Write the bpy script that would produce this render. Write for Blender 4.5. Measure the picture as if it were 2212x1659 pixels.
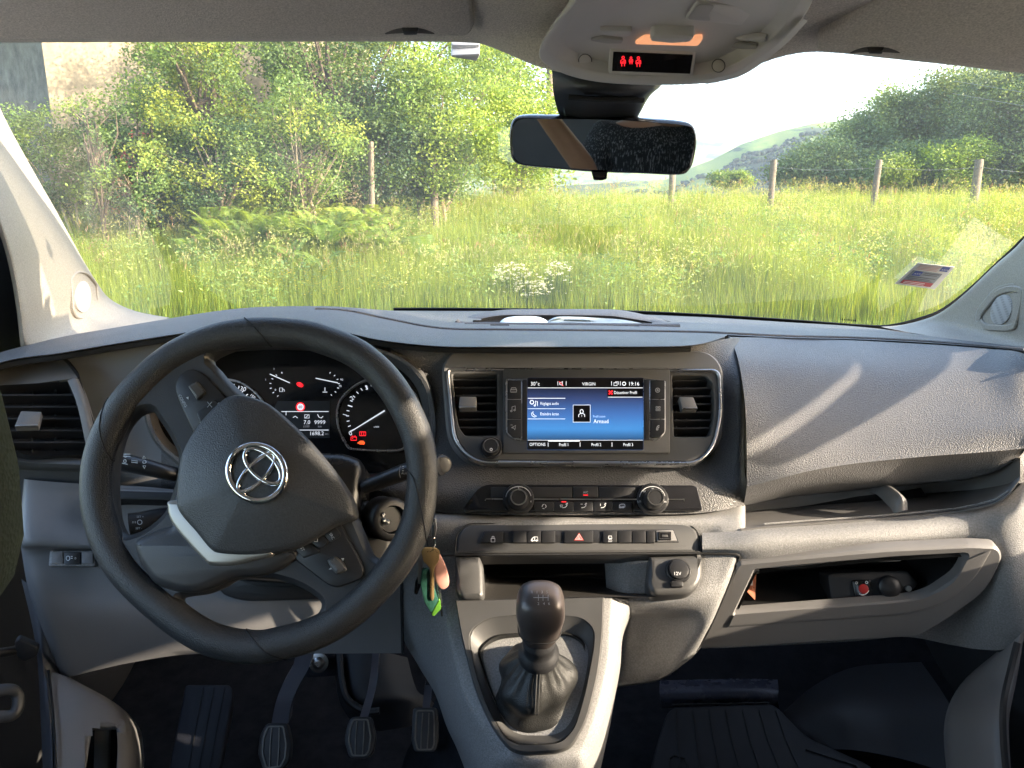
import bpy, bmesh, math, random
import numpy as np
from mathutils import Vector, Matrix
from mathutils.geometry import tessellate_polygon
R = math.radians
HAZE_ON = True
random.seed(7); rng = np.random.default_rng(7)
scene = bpy.context.scene
for o in list(bpy.data.objects): bpy.data.objects.remove(o)

# ------------------------------------------------------------------ camera
CAM = Vector((0, 0, 1.85)); PITCH = 13.9; F = 1703.0; U0, V0 = 1106.0, 829.5
cd = bpy.data.cameras.new("camera"); cam = bpy.data.objects.new("camera", cd)
scene.collection.objects.link(cam); scene.camera = cam
cam.location = CAM; cam.rotation_euler = (R(90 - PITCH), 0, 0)
cd.sensor_width = 36; cd.lens = 36 * F / 2212.0; cd.clip_start = 0.01; cd.clip_end = 9000
# ------------------------------------------------------------------ world, sun, exposure
SUN_DIR = Vector((0.93, -0.27, 0.36)).normalized()      # towards the sun: right of the van, a little behind
elev = math.asin(SUN_DIR.z); az = math.atan2(SUN_DIR.x, SUN_DIR.y)
w = bpy.data.worlds.new("World"); scene.world = w; w.use_nodes = True
nt = w.node_tree; bg = nt.nodes["Background"]
sky = nt.nodes.new("ShaderNodeTexSky"); sky.sky_type = 'NISHITA'; sky.sun_disc = False
sky.sun_elevation = elev; sky.sun_rotation = az; sky.air_density = 1.0; sky.dust_density = 2.5; sky.ozone_density = 1.0
nt.links.new(sky.outputs[0], bg.inputs[0]); bg.inputs[1].default_value = 0.15
ld = bpy.data.lights.new("sun", 'SUN'); ld.energy = 2.5; ld.angle = R(0.5); ld.color = (1.0, 0.85, 0.65)
sun = bpy.data.objects.new("sun", ld); scene.collection.objects.link(sun)
sun.rotation_euler = SUN_DIR.to_track_quat('Z', 'Y').to_euler()
scene.view_settings.view_transform = 'Standard'; scene.view_settings.look = 'None'
scene.view_settings.exposure = 2.85; scene.view_settings.gamma = 1
scene.render.engine = 'CYCLES'
cy = scene.cycles
cy.max_bounces = 8; cy.diffuse_bounces = 4; cy.glossy_bounces = 4; cy.transmission_bounces = 4; cy.transparent_max_bounces = 16
cy.volume_bounces = 0; cy.use_denoising = True; cy.caustics_reflective = False; cy.caustics_refractive = False
cy.sample_clamp_indirect = 6

# ------------------------------------------------------------------ picture point -> place
_cp, _sp = math.cos(R(PITCH)), math.sin(R(PITCH))
FW = Vector((0, _cp, -_sp)); UP = Vector((0, _sp, _cp)); RT = Vector((1, 0, 0))
def D(u, v): return FW + RT * ((u - U0) / F) + UP * ((V0 - v) / F)
def P(u, v, d): return CAM + D(u, v) * d
def PY(u, v, y):
    k = D(u, v); return CAM + k * (y / k.y)
def PX(u, v, x):
    k = D(u, v); return CAM + k * (x / k.x)
def proj(p):
    q = Vector(p) - CAM; z = q.dot(FW)
    return (U0 + F * q.dot(RT) / z, V0 - F * q.dot(UP) / z)

class Pl:
    def __init__(s, o, n):
        s.o = Vector(o); s.n = Vector(n).normalized()
        if s.n.dot(CAM - s.o) < 0: s.n = -s.n
        s.x = Vector((0, 0, 1)).cross(s.n)
        if s.x.length < 1e-4: s.x = Vector((1, 0, 0))
        s.x.normalize(); s.y = s.n.cross(s.x)
    @staticmethod
    def f3(a, b, c):
        a, b, c = P(*a), P(*b), P(*c)
        return Pl((a + b + c) / 3, (b - a).cross(c - a))
    def hit(s, u, v, h=0):
        k = D(u, v); t = ((s.o + s.n * h - CAM).dot(s.n)) / k.dot(s.n); return CAM + k * t
    def loc(s, u, v, h=0):
        q = s.hit(u, v, h) - s.o; return (q.dot(s.x), q.dot(s.y))
    def w(s, x, y, h=0): return s.o + s.x * x + s.y * y + s.n * h
    def px(s, u, v, h=0):                       # metres per picture unit here
        return (s.hit(u, v, h) - CAM).dot(FW) / F

def smooth(pts, n=6, closed=True):
    out = []; N = len(pts)
    rngk = range(N) if closed else range(N - 1)
    for i in rngk:
        if closed: p = [pts[(i + k - 1) % N] for k in range(4)]
        else: p = [pts[max(0, min(N - 1, i + k - 1))] for k in range(4)]
        for j in range(n):
            t = j / n
            out.append(tuple(0.5 * ((2 * b) + (-a + c) * t + (2 * a - 5 * b + 4 * c - d) * t * t + (-a + 3 * b - 3 * c + d) * t ** 3)
                             for a, b, c, d in zip(*p)))
    if not closed: out.append(tuple(pts[-1]))
    return out
def rr(u0, v0, u1, v1, r, n=4):
    o = []
    for cx_, cy_, a0 in ((u1 - r, v0 + r, -90), (u1 - r, v1 - r, 0), (u0 + r, v1 - r, 90), (u0 + r, v0 + r, 180)):
        for k in range(n + 1):
            a = R(a0 + 90 * k / n); o.append((cx_ + r * math.cos(a), cy_ + r * math.sin(a)))
    return o
def rpoly(pts, r=6, n=4):                       # polygon with rounded corners; r may be a list
    o = []; N = len(pts)
    for i in range(N):
        a, b, c = Vector(pts[i - 1][:2]), Vector(pts[i][:2]), Vector(pts[(i + 1) % N][:2])
        rad = r[i] if isinstance(r, (list, tuple)) else r
        da, dc = (a - b), (c - b)
        q = min(rad, da.length * .48, dc.length * .48)
        p0 = b + da.normalized() * q; p2 = b + dc.normalized() * q
        for k in range(n + 1):
            t = k / n; p = p0 * (1 - t) ** 2 + b * 2 * t * (1 - t) + p2 * t * t; o.append((p.x, p.y))
    return o
def ell(cu, cv, a, b, rot=0, n=32, a0=0, a1=360):
    o = []; c, s = math.cos(R(rot)), math.sin(R(rot))
    m = n if a1 - a0 >= 360 else n + 1
    for k in range(m):
        t = R(a0 + (a1 - a0) * k / n); x, y = a * math.cos(t), b * math.sin(t)
        o.append((cu + x * c - y * s, cv + x * s + y * c))
    return o
def area2(p): return sum(p[i - 1][0] * p[i][1] - p[i][0] * p[i - 1][1] for i in range(len(p))) / 2
def inset(p, b):
    N = len(p); o = []
    for i in range(N):
        a, q, c = Vector(p[i - 1]), Vector(p[i]), Vector(p[(i + 1) % N])
        e1 = (q - a); e2 = (c - q)
        if e1.length < 1e-9: e1 = e2
        if e2.length < 1e-9: e2 = e1
        e1.normalize(); e2.normalize()
        n1 = Vector((-e1.y, e1.x)); n2 = Vector((-e2.y, e2.x)); m = n1 + n2
        if m.length < 1e-4: m = n1
        m.normalize(); k = max(.5, m.dot(n1)); q2 = q + m * (b / k); o.append((q2.x, q2.y))
    return o

class G:
    def __init__(s): s.v = []; s.f = []; s.mi = []; s.k = 0
    def add(s, vs, fs):
        b = len(s.v); s.v += [tuple(x) for x in vs]; s.f += [tuple(i + b for i in f) for f in fs]; s.mi += [s.k] * len(fs)
        return b
    def rings(s, rings, closed=True, cap0=False, cap1=False):
        n = len(rings[0]); vs = [p for r in rings for p in r]; fs = []
        for i in range(len(rings) - 1):
            for j in range(n if closed else n - 1):
                a, b = i * n + j, i * n + (j + 1) % n
                fs.append((a, b, b + n, a + n))
        if cap0: fs.append(tuple(range(n))[::-1])
        if cap1: fs.append(tuple((len(rings) - 1) * n + j for j in range(n)))
        s.add(vs, fs); return s
    def prism(s, pl, px, h0=0, h1=.002, b=None, back=False, dome=0, nd=5, ref=None):
        """outline in picture units seen at height ref (default h1)"""
        hh = h1 if ref is None else ref
        p = [pl.loc(q[0], q[1], hh) for q in px]
        if area2(p) < 0: p = p[::-1]
        return s.prism2(pl, p, h0, h1, b, back, dome, nd)
    def prism2(s, pl, p, h0, h1, b=None, back=False, dome=0, nd=5):
        if b is None: b = min(abs(h1 - h0) * .4, .0015)
        sg = 1 if h1 >= h0 else -1
        R_ = [[pl.w(x, y, h0) for x, y in p]]
        if b > 0:
            q1 = inset(p, b * .3); q2 = inset(p, b)
            R_ += [[pl.w(x, y, h1 - sg * b) for x, y in p], [pl.w(x, y, h1 - sg * b * .3) for x, y in q1], [pl.w(x, y, h1) for x, y in q2]]
        else: q2 = p; R_ += [[pl.w(x, y, h1) for x, y in p]]
        if dome:
            cx_ = sum(x for x, y in q2) / len(q2); cy_ = sum(y for x, y in q2) / len(q2)
            for k in range(1, nd):
                t = k / nd; sc_ = 1 - t
                R_.append([pl.w(cx_ + (x - cx_) * sc_, cy_ + (y - cy_) * sc_, h1 + dome * math.sin(t * math.pi / 2)) for x, y in q2])
        s.rings(R_, True, back, False)
        if dome:
            last = R_[-1]; base = len(s.v) - len(last); c = s.add([pl.w(cx_, cy_, h1 + dome)], [])
            n = len(last)
            for j in range(n): s.f.append((base + j, base + (j + 1) % n, c)); s.mi.append(s.k)
        else:
            base = len(s.v) - len(p)
            for t in tessellate_polygon([[Vector((x, y, 0)) for x, y in q2]]): s.f.append(tuple(base + i for i in t)); s.mi.append(s.k)
        return s
    def plate(s, pl, outer, holes, h0, h1, b=.001, px=True, skirt_out=True):
        lo = (lambda q: pl.loc(q[0], q[1], h1)) if px else (lambda q: q)
        O = [lo(q) for q in outer]; Hs = [[lo(q) for q in h] for h in holes]
        if area2(O) < 0: O = O[::-1]
        Hs = [h[::-1] if area2(h) > 0 else h for h in Hs]
        loops = [O] + Hs; ins = [inset(l, b) if b else l for l in loops]
        for l, q in zip(loops, ins):
            if l is O and not skirt_out: continue
            rg = [[pl.w(x, y, h0) for x, y in l], [pl.w(x, y, h1 - b) for x, y in l]]
            if b: rg.append([pl.w(x, y, h1) for x, y in q])
            s.rings(rg)
        flat = [pl.w(x, y, h1) for l in ins for x, y in l]
        tri = tessellate_polygon([[Vector((x, y, 0)) for x, y in l] for l in ins])
        s.add(flat, tri); return s
    def ring(s, pl, px, width, h0, h1, b=.0006, outward=False):
        p = [pl.loc(q[0], q[1], h1) for q in px]
        if area2(p) < 0: p = p[::-1]
        q = inset(p, width)
        if outward: p, q = inset(p, -width), p
        m = [inset(p, b), inset(q, -b)]
        R_ = [[pl.w(x, y, h0) for x, y in p], [pl.w(x, y, h1 - b) for x, y in p], [pl.w(x, y, h1) for x, y in m[0]],
              [pl.w(x, y, h1) for x, y in m[1]], [pl.w(x, y, h1 - b) for x, y in q], [pl.w(x, y, h0) for x, y in q]]
        s.rings(R_); return s
    def tube(s, pts, r, n=10, closed=False, cap=True, up=None, flat=1.0):
        pts = [Vector(p) for p in pts]; N = len(pts); rgs = []
        prev = None
        for i, p in enumerate(pts):
            if closed: t = pts[(i + 1) % N] - pts[i - 1]
            else: t = pts[min(N - 1, i + 1)] - pts[max(0, i - 1)]
            t.normalize()
            if prev is None:
                a = Vector(up) if up is not None else (Vector((0, 0, 1)) if abs(t.z) < .9 else Vector((1, 0, 0)))
            else: a = prev
            a = (a - t * a.dot(t))
            if a.length < 1e-6: a = t.orthogonal()
            a.normalize(); prev = a if up is None else Vector(up); c = t.cross(a)
            rad = r[i] if isinstance(r, (list, tuple)) else r
            rgs.append([p + (a * math.cos(2 * math.pi * k / n) * flat + c * math.sin(2 * math.pi * k / n)) * rad for k in range(n)])
        if closed: rgs.append(rgs[0])
        s.rings(rgs, True, cap and not closed, cap and not closed); return s
    def stroke(s, pl, pts, wd, h, closed=False, px=True, th=.0004):
        """thin raised ribbon along a picture polyline; wd in picture units when px"""
        q = [Vector(pl.loc(a, b, h)) if px else Vector((a, b)) for a, b in pts]
        k = pl.px(pts[0][0], pts[0][1], h) if px else 1
        hw = wd * k / 2; N = len(q); L = []; Rr = []
        for i in range(N):
            a = q[i - 1] if (i > 0 or closed) else q[i]; c = q[(i + 1) % N] if (i < N - 1 or closed) else q[i]
            t = (c - a)
            if t.length < 1e-9: t = Vector((1, 0))
            t.normalize(); n_ = Vector((-t.y, t.x)); L.append(q[i] + n_ * hw); Rr.append(q[i] - n_ * hw)
        vs = []; fs = []
        for a, c in zip(L, Rr): vs += [pl.w(a.x, a.y, h + th), pl.w(c.x, c.y, h + th), pl.w(a.x, a.y, h), pl.w(c.x, c.y, h)]
        for i in range(N if closed else N - 1):
            a = 4 * i; b = 4 * ((i + 1) % N)
            fs += [(a, a + 1, b + 1, b), (a + 2, a, b, b + 2), (a + 1, a + 3, b + 3, b + 1)]
        s.add(vs, fs); return s
    def text(s, pl, t, u, v, hpx, h, ang=0, al='CENTER', th=.0003, sx=1.0, px=True, local=None):
        me = glyph(t, al); k = pl.px(u, v, h) if px else 1
        size = hpx * k / .70; cx_, cy_ = pl.loc(u, v, h) if px else local
        c, sn = math.cos(R(ang)), math.sin(R(ang)); vs = []
        for co in me[0]:
            x, y = co[0] * size * sx, (co[1] - .35) * size
            vs.append(pl.w(cx_ + x * c - y * sn, cy_ + x * sn + y * c, h + th))
        s.add(vs, me[1]); return s
    def loft(s, rows, nu=6, nv=5, keep=None):
        rows = [[Vector(p) for p in r] for r in rows]
        def cr(a, b, c, d, t): return 0.5 * ((2 * b) + (c - a) * t + (2 * a - 5 * b + 4 * c - d) * t * t + (3 * b - a - 3 * c + d) * t ** 3)
        rs = []
        for r in rows:
            o = []; N = len(r)
            for i in range(N - 1):
                for j in range(nu): o.append(cr(r[max(0, i - 1)], r[i], r[i + 1], r[min(N - 1, i + 2)], j / nu))
            o.append(r[-1]); rs.append(o)
        out = []; M = len(rs)
        for i in range(M - 1):
            if (rs[i][0] - rs[i + 1][0]).length < 1e-7 and (rs[i][-1] - rs[i + 1][-1]).length < 1e-7: continue
            for j in range(nv):
                out.append([cr(rs[max(0, i - 1)][k], rs[i][k], rs[i + 1][k], rs[min(M - 1, i + 2)][k], j / nv) for k in range(len(rs[0]))])
        out.append(rs[-1]); n = len(out[0]); fs = []
        for i in range(len(out) - 1):
            for j in range(n - 1):
                if keep:
                    q = proj((out[i][j] + out[i + 1][j + 1]) / 2)
                    if not keep(*q): continue
                a = i * n + j; fs.append((a, a + n, a + n + 1, a + 1))
        s.add([p for r in out for p in r], fs); return s
    def lathe(s, o, axis, prof, n=28, cap=True):
        axis = Vector(axis).normalized(); a = axis.orthogonal().normalized(); c = axis.cross(a)
        s.rings([[Vector(o) + axis * h + (a * math.cos(2 * math.pi * k / n) + c * math.sin(2 * math.pi * k / n)) * r for k in range(n)] for r, h in prof], True, cap, cap)
        return s
    def box(s, c, sz, rot=None, b=0):
        c = Vector(c); M = rot if rot is not None else Matrix.Identity(3)
        hx, hy, hz = [q / 2 for q in sz]
        vs = [c + M @ Vector((x * hx, y * hy, z * hz)) for x in (-1, 1) for y in (-1, 1) for z in (-1, 1)]
        s.add(vs, [(0, 1, 3, 2), (4, 6, 7, 5), (0, 4, 5, 1), (2, 3, 7, 6), (0, 2, 6, 4), (1, 5, 7, 3)]); return s
    def obj(s, name, mat, parent=None, smooth_ang=38, loc=None, bev=0):
        off = Vector(ORG.get(parent.name, (0, 0, 0))) if parent else Vector(loc or (0, 0, 0))
        me = bpy.data.meshes.new(name)
        me.from_pydata([(x - off.x, y - off.y, z - off.z) for x, y, z in s.v], [], s.f)
        mats = mat if isinstance(mat, (list, tuple)) else [mat]
        for m in mats: me.materials.append(m)
        if len(mats) > 1: me.polygons.foreach_set('material_index', s.mi)
        me.validate(); me.update()
        bm = bmesh.new(); bm.from_mesh(me); bmesh.ops.recalc_face_normals(bm, faces=bm.faces); bm.to_mesh(me); bm.free()
        for p in me.polygons: p.use_smooth = True
        me.set_sharp_from_angle(angle=R(smooth_ang))
        o = bpy.data.objects.new(name, me); scene.collection.objects.link(o)
        if parent: o.parent = parent; ORG[o.name] = tuple(off)
        else: o.location = off; ORG[o.name] = tuple(off)
        if bev:
            md = o.modifiers.new("bevel", 'BEVEL'); md.width = bev; md.segments = 2; md.limit_method = 'ANGLE'
        return o
ORG = {}
_gl = {}
def glyph(t, al):
    if (t, al) in _gl: return _gl[(t, al)]
    cu = bpy.data.curves.new("t", 'FONT'); cu.body = t; cu.size = 1; cu.align_x = al; cu.resolution_u = 2
    ob = bpy.data.objects.new("t", cu); scene.collection.objects.link(ob)
    dg = bpy.context.evaluated_depsgraph_get(); me = bpy.data.meshes.new_from_object(ob.evaluated_get(dg))
    r = ([tuple(v.co) for v in me.vertices], [tuple(p.vertices) for p in me.polygons])
    bpy.data.objects.remove(ob); bpy.data.curves.remove(cu); bpy.data.meshes.remove(me)
    _gl[(t, al)] = r; return r
# letters are needed before anything heavy is linked
for _t in ("30°c", "VIRGIN", "19:16", "Désactiver Profil", "Réglages audio", "Eteindre écran", "Profil activé", "Arnaud", "OPTIONS", "Profil 1", "Profil 2", "Profil 3",
           "A/C", "12V", "CONFIG", "LIST", "SRC", "AUTO", "0", "1", "2", "3", "4", "5", "6", "7", "R", "130", "110", "150", "7.0", "9999", "l/100", "km", "1698.2", "80", "50", "90", "70",
           "OFF", "N", "LO", "HI", "18", "21", "24", "AXA", "SET +", "SET -", "II 0", "x1000"): glyph(_t, 'CENTER')

def thing(name, label, cat, loc, group=None):
    o = bpy.data.objects.new(name, None); scene.collection.objects.link(o); o.empty_display_size = .05
    o.location = loc; o['label'] = label; o['category'] = cat
    if group: o['group'] = group
    ORG[o.name] = tuple(loc); return o
def tag(o, label=None, cat=None, group=None, kind=None):
    if label: o['label'] = label
    if cat: o['category'] = cat
    if group: o['group'] = group
    if kind: o['kind'] = kind
    return o

# ------------------------------------------------------------------ materials
def mat(name, col, rough=.5, metal=0, spec=.5, bump=0, bscale=500, bkind='noise', var=0, vscale=6, emis=None, es=0, coat=0, alpha=1, trans=0):
    m = bpy.data.materials.new(name); m.use_nodes = True; t = m.node_tree; b = t.nodes["Principled BSDF"]
    b.inputs["Base Color"].default_value = (*col, 1); b.inputs["Roughness"].default_value = rough
    b.inputs["Metallic"].default_value = metal; b.inputs["Specular IOR Level"].default_value = spec
    if coat: b.inputs["Coat Weight"].default_value = coat; b.inputs["Coat Roughness"].default_value = .08
    if emis: b.inputs["Emission Color"].default_value = (*emis, 1); b.inputs["Emission Strength"].default_value = es
    if trans: b.inputs["Transmission Weight"].default_value = trans
    tc = t.nodes.new("ShaderNodeTexCoord")
    if bump:
        if bkind == 'grain':
            n = t.nodes.new("ShaderNodeTexVoronoi"); n.inputs["Scale"].default_value = bscale; n.feature = 'SMOOTH_F1'; out = n.outputs["Distance"]
            n.inputs["Smoothness"].default_value = .6
        elif bkind == 'weave':
            n = t.nodes.new("ShaderNodeTexVoronoi"); n.inputs["Scale"].default_value = bscale; out = n.outputs["Distance"]
        else:
            n = t.nodes.new("ShaderNodeTexNoise"); n.inputs["Scale"].default_value = bscale; n.inputs["Detail"].default_value = 3; out = n.outputs["Fac"]
        t.links.new(tc.outputs["Object"], n.inputs["Vector"])
        bp = t.nodes.new("ShaderNodeBump"); bp.inputs["Strength"].default_value = bump; bp.inputs["Distance"].default_value = .0012
        t.links.new(out, bp.inputs["Height"]); t.links.new(bp.outputs[0], b.inputs["Normal"])
    if var:
        n2 = t.nodes.new("ShaderNodeTexNoise"); n2.inputs["Scale"].default_value = vscale; n2.inputs["Detail"].default_value = 5; n2.inputs["Roughness"].default_value = .65
        t.links.new(tc.outputs["Object"], n2.inputs["Vector"])
        mr = t.nodes.new("ShaderNodeMapRange"); mr.inputs[1].default_value = .3; mr.inputs[2].default_value = .7
        mr.inputs[3].default_value = 1 - var; mr.inputs[4].default_value = 1 + var; t.links.new(n2.outputs["Fac"], mr.inputs[0])
        mx = t.nodes.new("ShaderNodeMix"); mx.data_type = 'RGBA'; mx.blend_type = 'MULTIPLY'; mx.inputs[0].default_value = 1
        if bkind == 'grain' or bkind == 'weave':      # colour speckle standing in for light and shade on the moulded grain
            n3 = t.nodes.new("ShaderNodeTexNoise"); n3.inputs["Scale"].default_value = 520; n3.inputs["Detail"].default_value = 2; t.links.new(tc.outputs["Object"], n3.inputs["Vector"])
            m3 = t.nodes.new("ShaderNodeMapRange"); m3.inputs[1].default_value = .3; m3.inputs[2].default_value = .7; m3.inputs[3].default_value = .80; m3.inputs[4].default_value = 1.20; t.links.new(n3.outputs["Fac"], m3.inputs[0])
            mm = t.nodes.new("ShaderNodeMath"); mm.operation = 'MULTIPLY'; t.links.new(mr.outputs[0], mm.inputs[0]); t.links.new(m3.outputs[0], mm.inputs[1]); mr = mm
        mx.inputs[6].default_value = (*col, 1); t.links.new(mr.outputs[0], mx.inputs[7]); t.links.new(mx.outputs[2], b.inputs["Base Color"])
        r2 = t.nodes.new("ShaderNodeMapRange"); r2.inputs[1].default_value = .3; r2.inputs[2].default_value = .7
        r2.inputs[3].default_value = max(.03, rough - .07); r2.inputs[4].default_value = min(1, rough + .07)
        t.links.new(n2.outputs["Fac"], r2.inputs[0]); t.links.new(r2.outputs[0], b.inputs["Roughness"])
    return m
PAD = mat("soft_pad_charcoal", (.11, .11, .116), .5, bump=.75, bscale=700, bkind='grain', var=.10, vscale=9)
FAC = mat("soft_facia_charcoal", (.092, .090, .091), .47, bump=.75, bscale=700, bkind='grain', var=.10, vscale=9)
PANEL = mat("passenger_panel_plastic", (.138, .137, .141), .48, bump=.75, bscale=700, bkind='grain', var=.07, vscale=7)
GREY = mat("light_grey_plastic", (.255, .252, .252), .5, bump=.4, bscale=900, bkind='grain', var=.07, vscale=7)
GREYS = mat("smooth_grey_plastic", (.175, .17, .17), .5, bump=.15, bscale=900, var=.06, vscale=8)
DARK = mat("matt_black_plastic", (.022, .022, .024), .45, bump=.15, bscale=900, var=.12, vscale=10)
TRIM = mat("console_dark_trim", (.072, .071, .071), .42, bump=.12, bscale=1200, var=.08, vscale=12)
BLK = mat("black_void", (.008, .008, .009), .7)
GLOSS = mat("piano_black", (.012, .012, .014), .12, spec=.6, var=.1, vscale=20)
SATIN = mat("satin_metal", (.55, .55, .56), .28, metal=1, var=.05, vscale=20)
CHROME = mat("chrome", (.75, .75, .77), .08, metal=1)
WHEEL = mat("wheel_leather", (.040, .040, .041), .40, bump=.42, bscale=950, bkind='grain', var=.1, vscale=14)
WHEELS = mat("wheel_smooth", (.040, .040, .042), .42, bump=.2, bscale=1000, var=.08, vscale=12)
AIRB = mat("airbag_cover", (.046, .047, .050), .43, bump=.35, bscale=800, bkind='grain', var=.08, vscale=12)
BTN = mat("button_plastic", (.020, .020, .022), .38, bump=.08, bscale=1000, var=.1, vscale=30)
LIN = mat("headliner_fabric", (.62, .575, .52), .95, spec=.1, bump=.5, bscale=900, bkind='weave', var=.05, vscale=5)
VIS = mat("visor_vinyl", (.56, .515, .465), .75, spec=.2, bump=.3, bscale=700, bkind='grain', var=.05, vscale=5)
PILL = mat("pillar_trim_plastic", (.28, .255, .22), .55, bump=.25, bscale=700, bkind='grain', var=.04, vscale=5)
OHC = mat("overhead_plastic", (.62, .59, .56), .5, bump=.15, bscale=900, var=.04, vscale=8)
OHD = mat("overhead_recess_plastic", (.42, .40, .38), .5, var=.05)
CARPET = mat("black_carpet", (.030, .031, .036), .95, spec=.1, bump=1, bscale=700, var=.3, vscale=30)
RUB = mat("rubber_mat", (.040, .041, .046), .5, bump=.3, bscale=800, var=.15, vscale=20)
LEA = mat("gaiter_leather", (.020, .020, .0195), .42, bump=.3, bscale=900, bkind='grain', var=.12, vscale=14)
WHT = mat("white_print", (.75, .76, .78), .6)
GRY_PRINT = mat("grey_print", (.42, .43, .45), .6)
LIT = mat("lit_symbol_white", (.6, .62, .66), .6, emis=(.85, .9, 1), es=0.118)
LITB = mat("lit_screen_white", (.6, .62, .66), .6, emis=(.9, .95, 1), es=0.147)
LITD = mat("lit_symbol_grey", (.3, .3, .33), .6, emis=(.6, .62, .7), es=0.042)
RED = mat("lit_red", (.5, .01, .01), .6, emis=(1, .02, .03), es=0.231)
ORG_ = mat("lit_orange", (.5, .1, .02), .6, emis=(1, .10, .02), es=0.210)
AMB = mat("warm_lamp", (.6, .35, .2), .6, emis=(1, .42, .20), es=0.118)
REDP = mat("red_print", (.45, .02, .02), .4)

from mathutils.bvhtree import BVHTree
def surf(o, pts, lift=0.0):
    """plane through three picture points on an existing surface"""
    off = Vector(ORG[o.name]); me = o.data; bt = BVHTree.FromPolygons([v.co + off for v in me.vertices], [tuple(p.vertices) for p in me.polygons]); r_ = []
    for u, v in pts:
        k = D(u, v).normalized(); h = bt.ray_cast(CAM + k * .05, k); r_.append(h[0] if h[0] is not None else CAM + k * 1.0)
    pl = Pl((r_[0] + r_[1] + r_[2]) / 3, (r_[1] - r_[0]).cross(r_[2] - r_[0])); pl.o = pl.o + pl.n * lift; return pl
def inside(px, poly):
    c = False; x, y = px; n = len(poly); j = n - 1
    for i in range(n):
        if (poly[i][1] > y) != (poly[j][1] > y) and x < (poly[j][0] - poly[i][0]) * (y - poly[i][1]) / (poly[j][1] - poly[i][1]) + poly[i][0]: c = not c
        j = i
    return c
# ================================================================== THE VAN'S CAB
cab = thing("van_cab", "cream lined van cab around the windscreen, with pillar trims, roof lining and dark floor", "van cab", (0.05, 0.3, 0.6))
dash = thing("dashboard", "wide charcoal and grey dashboard with screen, dials, vents and switches", "dashboard", (0.05, 1.15, 1.2))

# ---------- dash top
top_cols = [-120, 11, 128, 240, 372, 470, 560, 680, 752, 830, 953, 1100, 1300, 1500, 1573, 1700, 1858, 2040, 2212, 2330]
base = [(-120, 800, 1.02), (11, 758, 1.12), (128, 729, 1.22), (240, 709, 1.33), (372, 690, 1.5), (470, 684, 1.6), (560, 678, 1.64), (680, 674, 1.66), (752, 672, 1.67), (830, 671, 1.68),
        (953, 671, 1.68), (1100, 672, 1.68), (1300, 676, 1.68), (1500, 684, 1.67), (1573, 688, 1.66), (1700, 696, 1.64), (1858, 706, 1.6), (2040, 727, 1.42), (2212, 749, 1.2), (2330, 764, 1.05)]
crest = [(-120, 803, 1.0), (11, 760, 1.08), (128, 731, 1.15), (240, 710, 1.22), (372, 687, 1.28), (470, 672, 1.28), (560, 664, 1.28), (680, 662, 1.28), (752, 664, 1.28), (830, 671, 1.32),
         (953, 686, 1.4), (1100, 690, 1.42), (1300, 693, 1.42), (1500, 700, 1.42), (1573, 704, 1.42), (1700, 710, 1.42), (1858, 718, 1.38), (2040, 734, 1.28), (2212, 751, 1.14), (2330, 766, 1.02)]
bead = [(-120, 806, .98), (11, 763, 1.05), (128, 738, 1.1), (240, 718, 1.14), (372, 695, 1.16), (470, 679, 1.17), (560, 670, 1.18), (680, 668, 1.18), (752, 672, 1.2), (830, 688, 1.22),
        (953, 710, 1.22), (1100, 713, 1.22), (1300, 715, 1.22), (1500, 718, 1.22), (1573, 721, 1.21), (1700, 727, 1.21), (1858, 731, 1.21), (2040, 741, 1.17), (2212, 756, 1.1), (2330, 770, 1.0)]
lip = [(-120, 826, .93), (11, 778, .98), (128, 760, 1.0), (240, 741, 1.02), (372, 720, 1.03), (470, 706, 1.03), (560, 701, 1.03), (680, 705, 1.03), (752, 715, 1.03), (830, 731, 1.03),
       (953, 744, 1.03), (1100, 745, 1.03), (1300, 745, 1.03), (1490, 743, 1.04), (1566, 727, 1.16)]
lip2 = [(u, v + 5, d + .006) for u, v, d in lip]
under = [(u, v + 8, d + .05) for u, v, d in lip]
TRO = [(1010, 699), (1040, 688), (1085, 681), (1300, 682), (1355, 688), (1410, 697), (1448, 704), (1230, 703), (1060, 702)]
nL = len(lip)
g = G()
g.loft([[P(*p) for p in r[:nL]] for r in (base, crest, bead, lip)] + [[P(*p) for p in lip2], [P(*p) for p in lip2], [P(*p) for p in under]], 8, 8, keep=lambda u, v: not inside((u, v), TRO))
right_rows = [[P(*p) for p in r[nL - 1:]] for r in (base, crest, bead)]
right_rows += [[P(u, v + 3, d - .004) for u, v, d in bead[nL - 1:]]] * 2 + [[P(u, v + 6, d + .05) for u, v, d in bead[nL - 1:]]]
g.loft(right_rows, 5, 5)
topo = g.obj("top_pad", PAD, dash, 50)
# stitched bead that runs along the pad
g = G(); g.tube([P(u, v - 1, d - .002) for u, v, d in smooth(bead[7:19], 6, False)], .0022, 6); g.obj("pad_seam", PAD, dash)
g = G(); g.tube([P(u, v + 9.5, d + .004) for u, v, d in smooth(lip[:14], 5, False)], .0055, 6); g.obj("shadow_gap", BLK, dash)

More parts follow.
